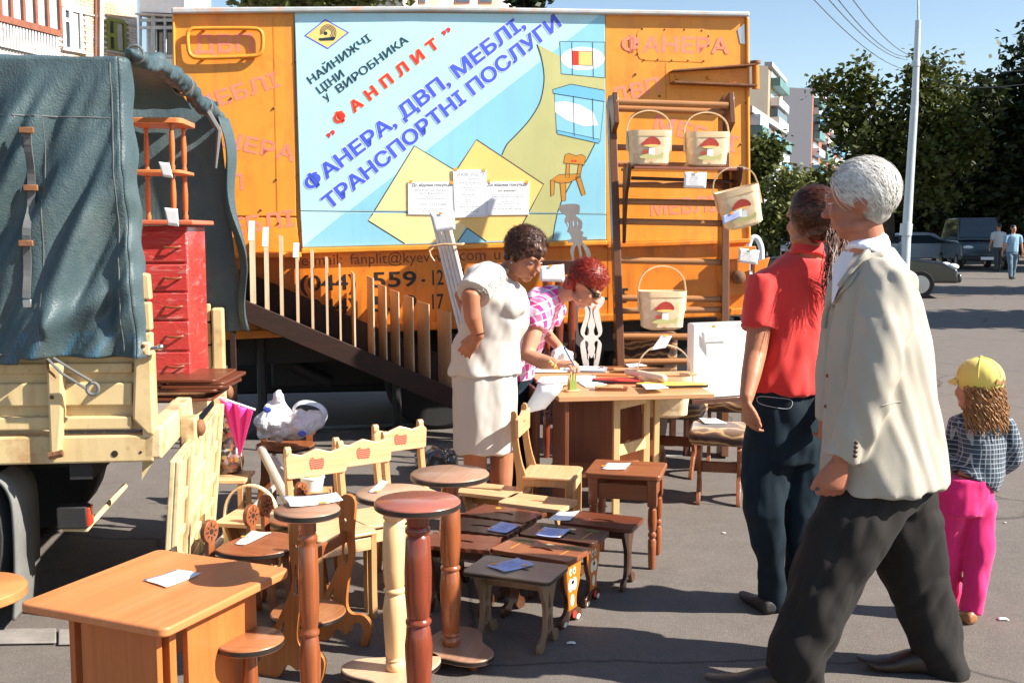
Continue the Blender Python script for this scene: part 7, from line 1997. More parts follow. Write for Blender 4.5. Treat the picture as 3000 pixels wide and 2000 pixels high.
# cut-work embroidery on the sleeve
lace = MB(); cb_ = caster(bls)
for k in range(44):
    u = (k % 11) / 10; v = (k // 11) / 3
    h = cb_(1402 + 92 * u + 4 * v + random.uniform(-3, 3), 852 - 62 * u + 24 * v + random.uniform(-3, 3), .0015)
    if h is None: continue
    rr = random.uniform(.007, .012)
    lace.tube([h + V((rr * math.cos(R(a)), -.002, rr * math.sin(R(a)))) for a in range(0, 360, 45)], .0017, 5, closed=True)
lace.build('lace_trim', paint('lace_thread', (.50, .46, .40), .8, .1, 30, 0), bls, world=True, kind='stuff')
sk_ = MB(); sk_.loft([(D(1420, 1060, dl), .165, .14), (D(1420, 1120, dl), .172, .15), (D(1420, 1200, dl), .172, .15), (D(1418, 1300, dl), .170, .148), (D(1418, 1318, dl), .170, .148)], 28, lat)
blob('skirt', sk_, M['skirt'], lw, .008, 4, folds(.018, 15, 15, 1.5, 4, .004, 30))
for px, d in ((1398, 5.40), (1468, 5.46)):
    sm_ = MB(); shoe(sm_, onground(px, d) + V((-.05, .03, 0)), (.8, -.6, 0), .23, .042, .06); blob('shoe', sm_, M['whiteframe'], lw, .006, 2)
face_parts(lw, hm, .97, (.06, .03, .02), True, True)
ch = hair_mat('brown_curly_hair', (.105, .042, .024), (.030, .012, .008), .4)
S_ = hm @ Matrix.Diagonal((.97,) * 3 + (1,))
hb = MB(); hb.ell((0, -.018, .052), (.092, .108, .092), S_, 24, 16); hb.ell((0, -.065, -.01), (.076, .055, .07), S_)
hair = blob('hair', hb, ch, lw, .006, 2, lambda co, n: .012 * noise.noise(co * 34) + .006 * noise.noise(co * 75))
st = MB(); strands(st, S_, (0, -.02, .05), (.094, .110, .096), 2600, lambda p: (p.y < .45 + .3 * p.z) and p.z > -.75, lambda p: (p.x * .3, .2, -.2), .05, .0014, .13, 1.6, 6, 8, 1.0)
st.build('hair_strands', ch, hair, world=True, angle=180, kind='stuff')
MB().tube([w_ + V((.030 * math.cos(R(a)), .030 * math.sin(R(a)), .012 + .006 * math.cos(R(a)))) for a in range(0, 360, 24)], .0045, 8, closed=True).build('bracelet', M['darkwalnut'], lw, world=True)
MB().ell(hm @ V((.083, -.002, -.036)), (.005, .005, .006)).build('earring', M['steel'], lw, world=True)

# ---------------------------------------------------------------- the red haired woman writing
dp = 6.1
base = V((D(1500, 700, 6.25).x, 6.25, 0))
pw = thing('person', 'red haired woman in pink plaid shirt bending over the table to write', 'person', base)
fw = V((.92, -.38, 0)).normalized(); lat = V((.38, .92, 0)).normalized()
hm = frame(D(1716, 838, 6.05), (.70, -.26, -.66), (.64, -.14, .75))
body = MB(); head_mesh(body, hm, 1.0, 1.0)
body.loft([(D(1610, 868, 6.12), .07, .06), (D(1650, 862, 6.09), .048, .048), (D(1685, 850, 6.06), .046, .05)], 16, lat)
body.loft([(D(1600, 880, 6.13), .12, .075), (D(1560, 930, 6.18), .125, .085), (D(1520, 1010, 6.24), .12, .09), (D(1498, 1085, 6.28), .14, .10)], 16, lat)
s_, e_, w_ = D(1578, 905, 5.98), D(1545, 1040, 5.86), D(1634, 1068, 5.72)
body.tube([D(1600, 880, 6.06), s_, D(1560, 985, 5.91), e_, D(1590, 1060, 5.80), w_], [.05, .053, .049, .045, .042, .027], 14)
hand(body, w_, D(1700, 1062, 5.66) - w_, (.1, .3, -.9), .95, (30, 40, 20), 1, .03, True)
s2, e2, w2 = D(1622, 905, 6.26), D(1598, 975, 6.22), D(1640, 1020, 6.08)
body.tube([D(1610, 885, 6.18), s2, e2, w2], [.048, .048, .04, .026], 12); hand(body, w2, D(1672, 1062, 5.96) - w2, (.1, .2, -.95), .92, (25, 30, 20), -1)
for a, b, c in ((D(1490, 1110, 6.2), D(1500, 1270, 6.18), D(1498, 1450, 6.2)), (D(1515, 1110, 6.36), D(1530, 1270, 6.36), D(1525, 1440, 6.38))):
    body.tube([a, b, c], [.08, .055, .04], 12)
blob('body', body, M['skin'], pw, .0065, 3)
sh_ = MB()
sh_.loft([(D(1622, 866, 6.115), .075, .065), (D(1600, 878, 6.13), .15, .09), (D(1572, 910, 6.16), .168, .112), (D(1540, 970, 6.21), .155, .118), (D(1512, 1040, 6.25), .148, .120), (D(1500, 1095, 6.27), .165, .13)], 26, lat)
sh_.tube([D(1606, 882, 6.08), s_, D(1572, 935, 5.95), D(1566, 962, 5.935)], [.06, .082, .086, .076], 16)
sh_.tube([D(1612, 885, 6.2), s2, D(1610, 945, 6.24)], [.06, .076, .07], 12)
pls = blob('plaid_shirt', sh_, M['plaid_pink'], pw, .0075, 4, folds(.012, 13, 13, 9, 6, .004, 30))
cb = MB(); cb.loft([(D(1618, 872, 6.115), .085, .075), (D(1636, 866, 6.10), .066, .060), (D(1644, 864, 6.095), .064, .058)], 20, lat); blob('collar', cb, M['plaid_pink'], pls, .006, 2)
jn = MB()
jn.loft([(D(1500, 1075, 6.27), .15, .115), (D(1496, 1130, 6.28), .16, .13), (D(1500, 1180, 6.28), .14, .115)], 20, lat)
for a, b, c in ((D(1488, 1150, 6.2), D(1500, 1290, 6.18), D(1498, 1440, 6.2)), (D(1515, 1150, 6.36), D(1530, 1290, 6.36), D(1525, 1430, 6.38))): jn.tube([a, b, c], [.10, .078, .062], 16)
blob('jeans', jn, M['jeans'], pw, .009, 4, folds(.010, 14, 12, 8, 3))
for px, d in ((1500, 6.2), (1528, 6.38)):
    sm_ = MB(); shoe(sm_, onground(px, d) + V((-.06, .02, 0)), (.9, -.38, 0), .24, .042, .065); blob('shoe', sm_, M['black_steel'], pw, .007, 2)
face_parts(pw, hm, 1.0, (.10, .03, .02), False)
S_ = hm
gl = MB()
for x in (-1, 1): gl.ell((x * .033, .088, .004), (.026, .010, .019), S_)
gl.bar(S_ @ V((-.012, .097, .008)), S_ @ V((.012, .097, .008)), .006, .004)
for x in (-1, 1): gl.bar(S_ @ V((x * .060, .082, .010)), S_ @ V((x * .082, -.002, .014)), .004, .012)
gl.build('sunglasses', plain('black_gloss', (.01, .009, .009), .08), pw, world=True)
ch = hair_mat('bright_red_hair', (.42, .040, .018), (.15, .016, .008), .35)
hb = MB(); hb.ell((0, -.018, .050), (.088, .106, .092), S_, 24, 16); hb.ell((0, -.065, -.03), (.068, .05, .075), S_)
hair = blob('hair', hb, ch, pw, .006, 2, lambda co, n: .009 * noise.noise(co * 34) + .005 * noise.noise(co * 80))
st = MB(); strands(st, S_, (0, -.02, .048), (.090, .108, .096), 2600, lambda p: (p.y < .55 + .3 * p.z) and p.z > -.85 and not (p.z < -.1 and p.y > .0), lambda p: (p.x * .6, -.35 + .5 * (p.z > .6), -.5), .06, .0014, .14, .5, 5, 9, 1.0)
st.build('hair_strands', ch, hair, world=True, angle=180, kind='stuff')
gold = plain('gold_beads', (.80, .48, .16), .25, .6)
br_ = MB()
for a in range(0, 360, 32): br_.ell(w_ + (V((-.6, -.1, .5)).normalized() * (.033 * math.cos(R(a)))) + V((-.02, -.033 * math.sin(R(a)), -.0)), (.011, .011, .011), None, 10, 7)
br_.build('bead_bracelet', gold, pw, world=True, kind='stuff')
MB().tube([w2 + V((.028 * math.cos(R(a)), .028 * math.sin(R(a)), .01 * math.cos(R(a)))) for a in range(0, 360, 30)], .004, 8, closed=True).build('watch', M['steel'], pw, world=True)
pen0 = D(1684, 1075, 5.67); pen1 = D(1655, 1022, 5.62)
pn = thing('pen', 'blue ballpoint pen in the hand of the writing woman', 'pen', pen0)
MB().tube([pen0, pen0.lerp(pen1, .12), pen1], [.0015, .0042, .0042], 10).build('barrel', plain('blue_pen', (.02, .09, .35), .25), pn, world=True)
MB().tube([pen1, pen1 + (pen1 - pen0).normalized() * .012], [.005, .004], 10).build('pen_cap', plain('blue_pen_cap', (.01, .04, .22), .25), pn, world=True)

# ---------------------------------------------------------------- two men far down the road
def far_man(label, px, d, top, pants, facing=-1, h=1.66, swing=.16):
    b = onground(px, d)
    t = thing('person', label, 'person', b, 0, 'men walking in the distance')
    k = h / 1.75; Z = lambda z: z * k
    body = MB(); hm = frame(b + V((0, 0, Z(1.63))), (.1, facing, 0), (0, 0, 1)); head_mesh(body, hm, .98)
    body.tube([b + V((0, 0, Z(1.35))), b + V((0, 0, Z(1.56)))], [.07, .05], 10)
    body.loft([(b + V((0, 0, Z(.9))), .15, .1), (b + V((0, 0, Z(1.2))), .15, .1), (b + V((0, 0, Z(1.42))), .17, .09)], 14)
    for s in (-1, 1):
        sh = b + V((s * .2, 0, Z(1.40))); el = b + V((s * .26, -.03, Z(1.12))); wr = b + V((s * .27, -.10 * s, Z(.86)))
        body.tube([sh, el, wr], [.045, .038, .027], 10); hand(body, wr, (0, -.1, -1), (-s, 0, 0), 1.0, (25, 30, 25), s)
        hp_ = b + V((s * .09, 0, Z(.88))); kn = b + V((s * .10, s * swing * .5 - .03, Z(.47))); an = b + V((s * .10, s * swing, Z(.06)))
        body.tube([hp_, kn, an], [.07, .05, .035], 10)
    blob('body', body, M['skin'], t, .012, 2)
    sh_ = MB(); sh_.loft([(b + V((0, 0, Z(.88))), .175, .125), (b + V((0, 0, Z(1.15))), .175, .125), (b + V((0, 0, Z(1.38))), .195, .115), (b + V((0, 0, Z(1.46))), .12, .08)], 18)
    for s in (-1, 1): sh_.tube([b + V((s * .13, 0, Z(1.41))), b + V((s * .21, 0, Z(1.38))), b + V((s * .25, -.02, Z(1.17)))], [.06, .07, .062], 12)
    blob('shirt', sh_, top, t, .012, 3, folds(.012, 12, 12, 6, 1))
    pt = MB(); pt.loft([(b + V((0, 0, Z(.95))), .165, .115), (b + V((0, 0, Z(.80))), .17, .12)], 16)
    for s in (-1, 1): pt.tube([b + V((s * .085, 0, Z(.86))), b + V((s * .10, s * swing * .5 - .03, Z(.47))), b + V((s * .10, s * swing, Z(.07)))], [.095, .075, .065], 12)
    blob('trousers', pt, pants, t, .012, 3, folds(.012, 12, 12, 8, 5))
    for s in (-1, 1):
        sm_ = MB(); shoe(sm_, b + V((s * .10, s * swing - facing * .05, 0)), (0, facing, 0), .26, .045, .07); blob('shoe', sm_, M['black_steel'], t, .01, 1)
    hb = MB(); hb.ell((0, -.02, .045), (.084, .10, .085), hm @ Matrix.Diagonal((.98,) * 3 + (1,)), 18, 12)
    blob('hair', hb, M['txt_black'], t, .01, 2)
    return t
far_man('man in blue shirt and jeans walking towards the camera on the road', 2968, 34, fabric('blue_tee', (.22, .36, .50), .85), fabric('blue_jeans', (.10, .16, .22), .85), -1)
far_man('man in pale shirt walking away in the tree shade', 2925, 40, fabric('pale_grey_shirt', (.42, .46, .48), .85), fabric('dark_slacks', (.05, .055, .06), .85), 1, 1.75)

# ================================================================ PLYWOOD SAMPLES IN THEIR RACK
k_ = 1.2755
rk = thing('sample_rack', 'dark brown slanting rack in front of the trailer holding plywood samples', 'rack', TP.P(TP.sz(1000, 1000)[0], 0, .1))
def bl(x): return 885 + (x - 747) * .4245      # line of the sample bottoms, px
tslab('front_board', [(690, bl(690) - 2), (1345, bl(1345) - 2), (1345, bl(1345) + 58), (690, bl(690) + 58)], .20, .03, M['brown_board'], rk, .004)
tslab('back_board', [(700, bl(700) - 78), (1345, bl(1345) - 78), (1345, bl(1345) + 30), (700, bl(700) + 30)], .035, .02, M['brown_board'], rk, .004)
MB().prism([TP.T(690, bl(690) + 6, .19), TP.T(1345, bl(1345) + 6, .19), TP.T(1345, bl(1345) + 14, .19), TP.T(690, bl(690) + 14, .19)], -TP.n, .15).build('slot_floor', M['brown_board'], rk, world=True)
for px, py in ((683, 765), (1360, 1120)):
    a, z = TP.sz(px, py)
    MB().bar(TP.P(a, 0, .14), TP.P(a, z, .14), .04, .04, TP.n).build('rack_post', M['brown_board'], rk, world=True, bevel=.004)
SX = [(575, 592, 508, 694), (608, 622, 522, 708), (643, 653, 540, 723), (680, 688, 557, 738), (714, 721, 572, 755), (747, 754, 588, 770), (775, 786, 603, 785), (807, 813, 622, 803), (843, 856, 632, 817), (868, 884, 650, 830), (895, 913, 663, 845), (925, 945, 675, 858), (957, 981, 690, 873), (1003, 1030, 708, 887)]
nm = ['first and thickest', 'second', 'third', 'fourth', 'fifth', 'sixth', 'seventh', 'eighth', 'ninth', 'tenth', 'eleventh', 'twelfth', 'thirteenth', 'last and lowest']
for i, (x0, x1, y0, y1) in enumerate(SX):
    x0, x1, y0, y1 = x0 * k_, x1 * k_, y0 * k_, y1 * k_
    th = (.038, .030, .022, .018, .015, .014, .012, .010, .008, .007, .006, .005, .005, .005)[i]
    ang = 0 if i < 7 else 1
    if i < 7:
        A0, A1 = TP.T(x0 + 6, y0 + 6, .045), TP.T((x0 + x1) / 2, y0, .17); B1 = TP.T((x0 + x1) / 2 + 4, y1, .17)
    else:
        A0, A1 = TP.T(x0, y0, .05), TP.T(x1, y0 + 6, .17); B1 = TP.T(x1 + 4, y1, .17)
    dv = (A1 - A0); dv.z = 0
    n_ = V((dv.y, -dv.x, 0)).normalized(); h_ = A1.z - B1.z; lean = (B1 - A1); lean.z = 0
    c = [A0 - n_ * th / 2, A1 - n_ * th / 2]; 
    bot = V((0, 0, -h_)) + lean
    q = [A0, A1, A1 + bot, A0 + bot]
    t = thing('plywood_sample', nm[i] + ' plywood sample counted from the left in the slanting rack', 'plywood sample', (q[2] + q[3]) / 2, 0, 'plywood samples in the slanting rack')
    MB().prism([p - n_ * th / 2 for p in q], n_, th).build('board', M['ply_face'], t, world=True, smooth=False, bevel=.001)
    e = (A1 - A0).normalized()
    MB().prism([A1 - n_ * (th / 2 + .0005) + e * .0005, A1 + n_ * (th / 2 + .0005) + e * .0005, A1 + bot + n_ * (th / 2 + .0005) + e * .0005, A1 + bot - n_ * (th / 2 + .0005) + e * .0005], e, .003).build('ply_edge', M['ply'], t, world=True, smooth=False)
    if i in (0, 1, 3):
        MB().prism([A1 + e * .004 + n_ * .02 * s + V((0, 0, -zz)) for s, zz in ((-1, .0), (1, .0), (1.4, .13 if i < 2 else .1), (-.6, .13 if i < 2 else .1))], e, .0012).build('price_slip', M['paper'], t, world=True, smooth=False)

# ================================================================ MOULDINGS, FRETWORK, HEADBOARD
mould_m = wood('white_moulding', (.84, .80, .74), (.76, .70, .62), .8, .45, .1, 'Z')
for i in range(5):
    top, low = D(1262 + i * 11, 618 + (i % 2) * 6, 7.2 - .012 * i), D(1338 + i * 11, 930, 7.02 - .012 * i)
    dv = (low - top).normalized(); foot = top + dv * ((-top.z) / dv.z)
    t = MB().bar(foot, top, .020, .024, (0, 1, 0)).build('moulding_batten', mould_m, None, bevel=.003)
    tag(t, ['leftmost', 'second', 'middle', 'fourth', 'rightmost'][i] + ' white batten in the tied bundle behind the woman in white', 'batten', 'white battens tied in a bundle')
p = D(1303, 722, 7.02)
tie = MB().tube([D(1258, 725, 7.16), D(1262, 722, 7.05), D(1300, 716, 7.02), D(1352, 716, 7.03), D(1358, 714, 7.12)], .008, 8)
tie.tube([D(1272, 725, 7.04), D(1258, 735, 7.03), D(1262, 750, 7.03), D(1272, 765, 7.03)], .006, 6)
tag(tie.build('tie_string', M['birch'], None), 'pale string tied round the bundle of white battens', 'string')
FP = Plane(1600, 7.30, 1800, 7.42)
def c224(pts): return [(1250 + x / 2.24, 600 + y / 2.24) for x, y in pts]
def fret(label, pl, outer, holes, mat, t_=.018, n_smooth=3):
    t = thing('fretwork_board', label, 'fretwork board', pl.T(*outer[len(outer) // 2]), 0, 'white fretwork boards')
    so_ = xy(smooth_poly(outer, n_smooth)); hs = [xy(smooth_poly(h, n_smooth)) for h in holes]
    cut_holes('f', [pl.T(x, y) for x, y in so_], [[pl.T(x, y) for x, y in h] for h in hs], -pl.n, t_).build('board', mat, t, world=True, bevel=.0015)
    return t
wf = wood('bleached_fret_wood', (.74, .66, .55), (.66, .57, .46), .8, .5, .0, 'Z')
out = c224([(872, 8), (940, -6), (1002, 2), (1002, 55), (978, 70), (1018, 105), (1020, 150), (1010, 168), (1030, 180), (1022, 205), (1050, 212), (1048, 232), (1022, 240), (1066, 290), (1082, 370), (1085, 480), (1040, 520), (1090, 640), (1085, 900), (970, 900), (975, 640), (1010, 520), (965, 480), (960, 370), (945, 300), (968, 250), (935, 250), (930, 232), (955, 222), (945, 190), (925, 175), (932, 150), (908, 105), (918, 72), (888, 52)])
hol = [c224([(922, 118), (932, 112), (940, 135), (934, 155)]), c224([(958, 110), (970, 108), (974, 132), (966, 150)]), c224([(988, 108), (998, 110), (1000, 134), (994, 148)]),
       c224([(985, 262), (1000, 300), (1008, 360), (985, 420), (972, 380), (966, 310)]), c224([(1010, 250), (1040, 300), (1060, 370), (1062, 430), (1030, 430), (1024, 360)]),
       c224([(1000, 660), (1060, 660), (1060, 850), (1000, 850)])]
fret('tall white fretwork board leaning on the sign above the red hair', FP, out, hol, wf)
FP2 = Plane(1700, 6.85, 1790, 6.85)
def c43(pts): return [(1560 + x / 4.357, 760 + y / 4.357) for x, y in pts]
out = c43([(690, 470), (752, 500), (815, 470), (920, 490), (890, 590), (850, 640), (868, 760), (890, 900), (872, 970), (835, 1008), (880, 1070), (872, 1180), (830, 1385), (780, 1385), (800, 1200), (752, 1262), (704, 1200), (722, 1385), (660, 1385), (618, 1180), (614, 1070), (658, 1008), (622, 960), (618, 890), (665, 740), (672, 640), (640, 590)])
def mir(h): return [(1504 - x, y) for x, y in h]
h1 = [(690, 590), (735, 615), (742, 660), (735, 730), (712, 800), (706, 850), (722, 900), (715, 955), (690, 975), (664, 950), (680, 880), (718, 740), (722, 660)]
h2 = [(668, 1050), (700, 1045), (716, 1080), (704, 1130), (712, 1180), (722, 1250), (700, 1280), (688, 1180)]
fret('white fretwork board wrapped in film standing behind the table', FP2, out, [c43(h1), c43(mir(h1)), c43(h2), c43(mir(h2))], paint('white_fret', (.80, .74, .66), .4, .04, 6, 0))
hb_ = thing('turned_headboard', 'dark turned bed headboard leaning behind the red haired woman', 'headboard', onground(1655, 7.15))
for px in (1604, 1641, 1678):
    b_ = onground(px, 7.1)
    MB().lathe([(r_, z_ * 1.22) for r_, z_ in [(.02, 0), (.026, .1), (.026, .22), (.018, .24), (.03, .25), (.018, .262), (.026, .28), (.032, .42), (.026, .52), (.018, .535), (.034, .548), (.034, .565), (.018, .58), (.024, .60), (.03, .72), (.022, .84), (.03, .86), (.03, 1.0)]], 18, Matrix.Translation(b_ + V((0, .05, 0)))).build('turned_post', M['cherry_z'], hb_, world=True)
MB().bar(onground(1590, 7.1) + V((0, .05, 1.26)), onground(1692, 7.1) + V((0, .05, 1.26)), .05, .09).build('top_rail', M['darkwalnut'], hb_, world=True, bevel=.006)
MB().bar(onground(1596, 7.1) + V((0, .05, .16)), onground(1686, 7.1) + V((0, .05, .16)), .03, .07).build('bottom_rail', M['darkwalnut'], hb_, world=True, bevel=.006)

# ================================================================ PAPERS AND PRICE TAGS
def scrib(parent, P, rows, mat, seed, up=V((0, 0, 1)), margin=.16):
    """unreadable handwriting: wavy strokes across a four cornered sheet"""
    rg = random.Random(seed); mb = MB()
    for r in range(rows):
        v = margin + (1 - 2 * margin) * (r + .5) / rows; u0 = rg.uniform(margin, .35); u1 = rg.uniform(.6, 1 - margin)
        n = 14; pts = []
        for i in range(n + 1):
            u = u0 + (u1 - u0) * i / n
            vv = v + .035 * math.sin(i * 2.3 + rg.uniform(-.6, .6))
            pts.append(P[0].lerp(P[1], u).lerp(P[3].lerp(P[2], u), vv) + up * .0016)
        w = (P[3] - P[0]).length * .012
        for i in range(n):
            if rg.random() < .14: continue
            mb.bar(pts[i], pts[i + 1], w, .0004, up)
    return mb.build('handwriting', mat, parent, world=True, smooth=False, kind='stuff')
def paper(label, pts, z=None, mat=None, rows=0, clip=None, d=None, curl=.006, cat='price tag', name='price_tag', ink=None, group='price papers'):
    """sheet lying at height z, or hanging at distances d"""
    if z is not None: P = [G(x, y, z + .003) for x, y in pts]; up = V((0, 0, 1))
    else:
        P = [D(pts[i][0], pts[i][1], d[i] if isinstance(d, (list, tuple)) else d) for i in range(4)]; up = (P[1] - P[0]).cross(P[3] - P[0]).normalized()
        if up.y > 0: up = -up
    c = sum(P, V()) / 4
    t = thing(name, label, cat, c, 0, group)
    sd = random.uniform(0, 50)
    def fn(u, v):
        p = P[0].lerp(P[1], u).lerp(P[3].lerp(P[2], u), v)
        return p + up * (curl * (abs(u - .5) * 2) ** 2 * (.4 + .6 * noise.noise(V((sd, v * 2, u)))) if curl else 0)
    o = MB().grid(fn, 8, 5).build('paper_sheet', mat or M['paper'], t, world=True, angle=180)
    so = o.modifiers.new('s', 'SOLIDIFY'); so.thickness = .0009; so.offset = 1
    if rows: scrib(t, [p + up * .0012 for p in P], rows, ink or M['txt_blue'], int(sd * 10), up)
    for (u, v) in (clip or []):
        q = P[0].lerp(P[1], u).lerp(P[3].lerp(P[2], u), v) + up * .003
        ex = (P[1] - P[0]).normalized() * .011; ey = (P[3] - P[0]).normalized() * .007
        MB().prism([q - ex - ey, q + ex - ey, q + ex + ey, q - ex + ey], up, .0012).build('tape', M['clip'], t, world=True, smooth=False)
    return t
def cz(pts): return [(1280 + x / 2.903, 1400 + y / 2.903) for x, y in pts]
paper('blue price paper on the grey beige low stool', cz([(415, 742), (688, 678), (830, 735), (575, 798)]), .276, M['paper_blue'], 5, [(.2, .12), (.72, .92)])
paper('blue price paper on the dark palm stool', cz([(915, 415), (1142, 437), (1045, 508), (832, 482)]), .276, M['paper_blue'], 4, [(.05, .5), (.95, .8)])
paper('blue price paper on the wavy edged stool', cz([(545, 372), (718, 398), (588, 468), (425, 440)]), .276, M['paper_blue'], 4, [(.98, .15), (.04, .85)])
paper('white paper on the dark framed low stool', cz([(1030, 290), (1215, 278), (1130, 360), (940, 356)]), .276, None, 0)
paper('white paper on the turned leg stool', [(1780, 1356), (1848, 1356), (1832, 1374), (1762, 1373)], .4305, None, 3, [(.02, .6)])
paper('white paper on the orange table', [(420, 1698), (520, 1668), (588, 1680), (488, 1720)], .5005, None, 3, None)
paper('curling white sheet on the small round plant stand', [(828, 1458), (985, 1444), (1005, 1468), (850, 1486)], .7205, None, 3, [(.62, .97)], curl=.012)
paper('white price sheet on the front sun eared chair', [(738, 1555), (795, 1560), (716, 1596), (688, 1592)], .3305, None, 3, [(.02, .5)])
paper('small white paper on the beige plant stand', [(1118, 1408), (1142, 1406), (1108, 1442), (1080, 1440)], .6555, None, 0, [(.9, .95)])
sc_ = MB().lathe([(.006, 0), (.013, .0004), (.013, .001), (.0, .001)], 16, Matrix.Translation(G(1460, 1488, .2762)))
tag(sc_.build('sticker', M['clip'], None), 'round orange sticker on the wavy edged stool', 'sticker')
paper('price paper hanging from the shelf board on the wall bars', [(2005, 504), (2070, 505), (2068, 552), (2003, 550)], None, None, 5, [(.5, .02)], [7.04, 7.04, 7.04, 7.04], .0, ink=M['ink_grey'])
paper('pale blue price paper stuck on the tilted hanging basket', [(2115, 634), (2172, 612), (2173, 634), (2118, 658)], None, M['paper_blue'], 4, [(.5, .05)], 6.90, .0)
paper('price paper hanging at the trailer end next to the red shirt', [(2166, 726), (2225, 734), (2218, 776), (2162, 768)], None, None, 5, [(.55, .02)], 7.6, .0, ink=M['ink_grey'])
paper('price paper on the bundle of white battens', [(1258, 625), (1330, 618), (1334, 672), (1275, 682)], None, None, 0, [(.45, .05)], 6.98, .0)
paper('blank white sheet on the dark headboard', [(1580, 780), (1652, 774), (1654, 826), (1582, 824)], None, None, 0, [(.45, .04)], 7.02, .0)
paper('price paper on the white wrapped panel', [(2056, 972), (2124, 966), (2126, 1005), (2058, 1008)], None, None, 1, [(.5, -.35)], 6.33, .0, ink=M['ink_grey'])
paper('tilted price paper on the handle of the plain basket', [(1938, 982), (1968, 984), (1950, 1018), (1906, 1026)], None, None, 5, [(.4, .02)], [5.98, 5.98, 5.94, 5.94], .0, ink=M['ink'])
paper('white price paper on the brown patterned stool', [(2046, 1224), (2096, 1226), (2130, 1240), (2064, 1240)], .425, None, 0)
paper('white price paper pinned to the turned shelf in the truck', [(464, 474), (496, 478), (507, 522), (478, 518)], None, None, 0, None, 4.78, .0)
paper('white price paper hanging on the red chest', [(480, 608), (520, 612), (524, 664), (492, 660)], None, None, 0, None, 4.74, .0)

# ---- things on the sales table
ZD1 = ZD + .001
def on(px, py, z=ZD1): return G(px, py, z)
def sheet_on(label, pts, z=ZD1, **k): return paper(label, pts, z, cat='paper', name='paper_sheet_loose', group='papers on the sales table', **k)
paper('printed sheet lying at the left end of the sales table', [(1585, 1102), (1668, 1100), (1660, 1120), (1570, 1118)], ZD1, None, 2, cat='paper', name='document', group='papers on the sales table', ink=M['ink_grey'], curl=0)
paper('printed sheet with dark boxes behind the cactus figure', [(1685, 1100), (1745, 1098), (1740, 1116), (1680, 1116)], ZD1, None, 2, cat='paper', name='document', group='papers on the sales table', ink=M['ink_grey'], curl=0)
paper('white sheet in front of the red board', [(1690, 1118), (1760, 1116), (1790, 1132), (1715, 1134)], ZD1, None, 0, cat='paper', name='document', group='papers on the sales table', curl=0)
paper('stack of forms under the writing hand', [(1562, 1078), (1700, 1074), (1700, 1088), (1560, 1090)], ZD1 + .004, None, 1, cat='paper', name='document', group='papers on the sales table', curl=0)
# long sheet hanging over the table corner
p0, p1, p2, p3 = on(1590, 1120), on(1668, 1128), D(1598, 1200, 5.45), D(1525, 1218, 5.60)
m0, m1 = D(1566, 1150, 5.62), D(1640, 1150, 5.42)
t = thing('hanging_sheet', 'long white sheet curling down over the table corner', 'paper', p0, 0, None)
A = smooth_poly([p0, m0.lerp(p0, .4) + V((0, 0, .02)), m0, p3], 4, False); B_ = smooth_poly([p1, m1.lerp(p1, .4) + V((0, 0, .02)), m1, p2], 4, False)
hs = MB().grid(lambda u, v: A[round(v * (len(A) - 1))].lerp(B_[round(v * (len(B_) - 1))], u) + V((0, 0, .005)), 3, len(A) - 1).build('paper_sheet', M['paper'], t, world=True, angle=180)
so = hs.modifiers.new('s', 'SOLIDIFY'); so.thickness = .001
# clipboard
c = on(1715, 1085); t = thing('clipboard', 'grey clipboard under the writing hand', 'clipboard', (c.x, c.y, ZD1), R(-8))
extr(rrect(.26, .20, .01), 'Z', 0, .012).build('board', M['ink_grey'], t, bevel=.002)
extr(rrect(.23, .17, .004), 'Z', .0122, .016).build('form_sheet', M['paper'], t)
MB().box((.10, 0, .02), (.03, .08, .012)).build('clip', M['steel'], t, bevel=.003)
# red and yellow boards
c = on(1840, 1120); t = thing('cutting_board', 'red painted cutting board on the sales table', 'cutting board', (c.x, c.y, ZD1), R(-4))
Rb = xy(smooth_poly([(-.20, .02), (-.10, .06), (.05, .065), (.19, .03), (.18, -.03), (.05, -.07), (-.08, -.06), (-.16, -.02)], 5))
o = extr(Rb, 'Z', 0, .02).build('board', paint('red_board', (.62, .045, .04), .4, .05, 6, 0), t, bevel=.003)
extr([(x * 1.004, y * 1.004) for x, y in Rb], 'Z', .003, .014).build('edge_band', M['black_edge'], o)
c = on(1965, 1134); t = thing('cutting_board', 'yellow painted cutting board at the right end of the sales table', 'cutting board', (c.x, c.y, ZD1), R(-2))
Yb = xy(smooth_poly([(-.19, 0), (-.12, .05), (0, .06), (.12, .055), (.20, .02), (.18, -.02), (.09, -.035), (0, -.055), (-.12, -.05)], 5))
o = extr(Yb, 'Z', 0, .022).build('board', paint('yellow_board', (.78, .50, .10), .4, .06, 6, 0), t, bevel=.003)
extr([(x * 1.004, y * 1.004) for x, y in Yb], 'Z', .003, .016).build('edge_band', M['black_edge'], o)
paper('white paper lying on the yellow cutting board', [(1876, 1124), (1935, 1124), (1960, 1136), (1892, 1140)], ZD1 + .023, None, 0, cat='paper', name='document', group='papers on the sales table', curl=0)
# rolling pin
a, b = on(1835, 1088, ZD + .045), on(1950, 1110, ZD + .045)
t = thing('rolling_pin', 'pale wooden rolling pin across the cutting boards', 'rolling pin', a)
mx_ = (b - a).normalized(); L_ = (b - a).length
MB().tube([a, a + mx_ * .006, a + mx_ * .02, b - mx_ * .02, b - mx_ * .006, b], [.010, .018, .022, .022, .018, .010], 20).build('roller', wood('pin_wood', (.74, .60, .48), (.66, .52, .40), .6, .5, 0), t, world=True)
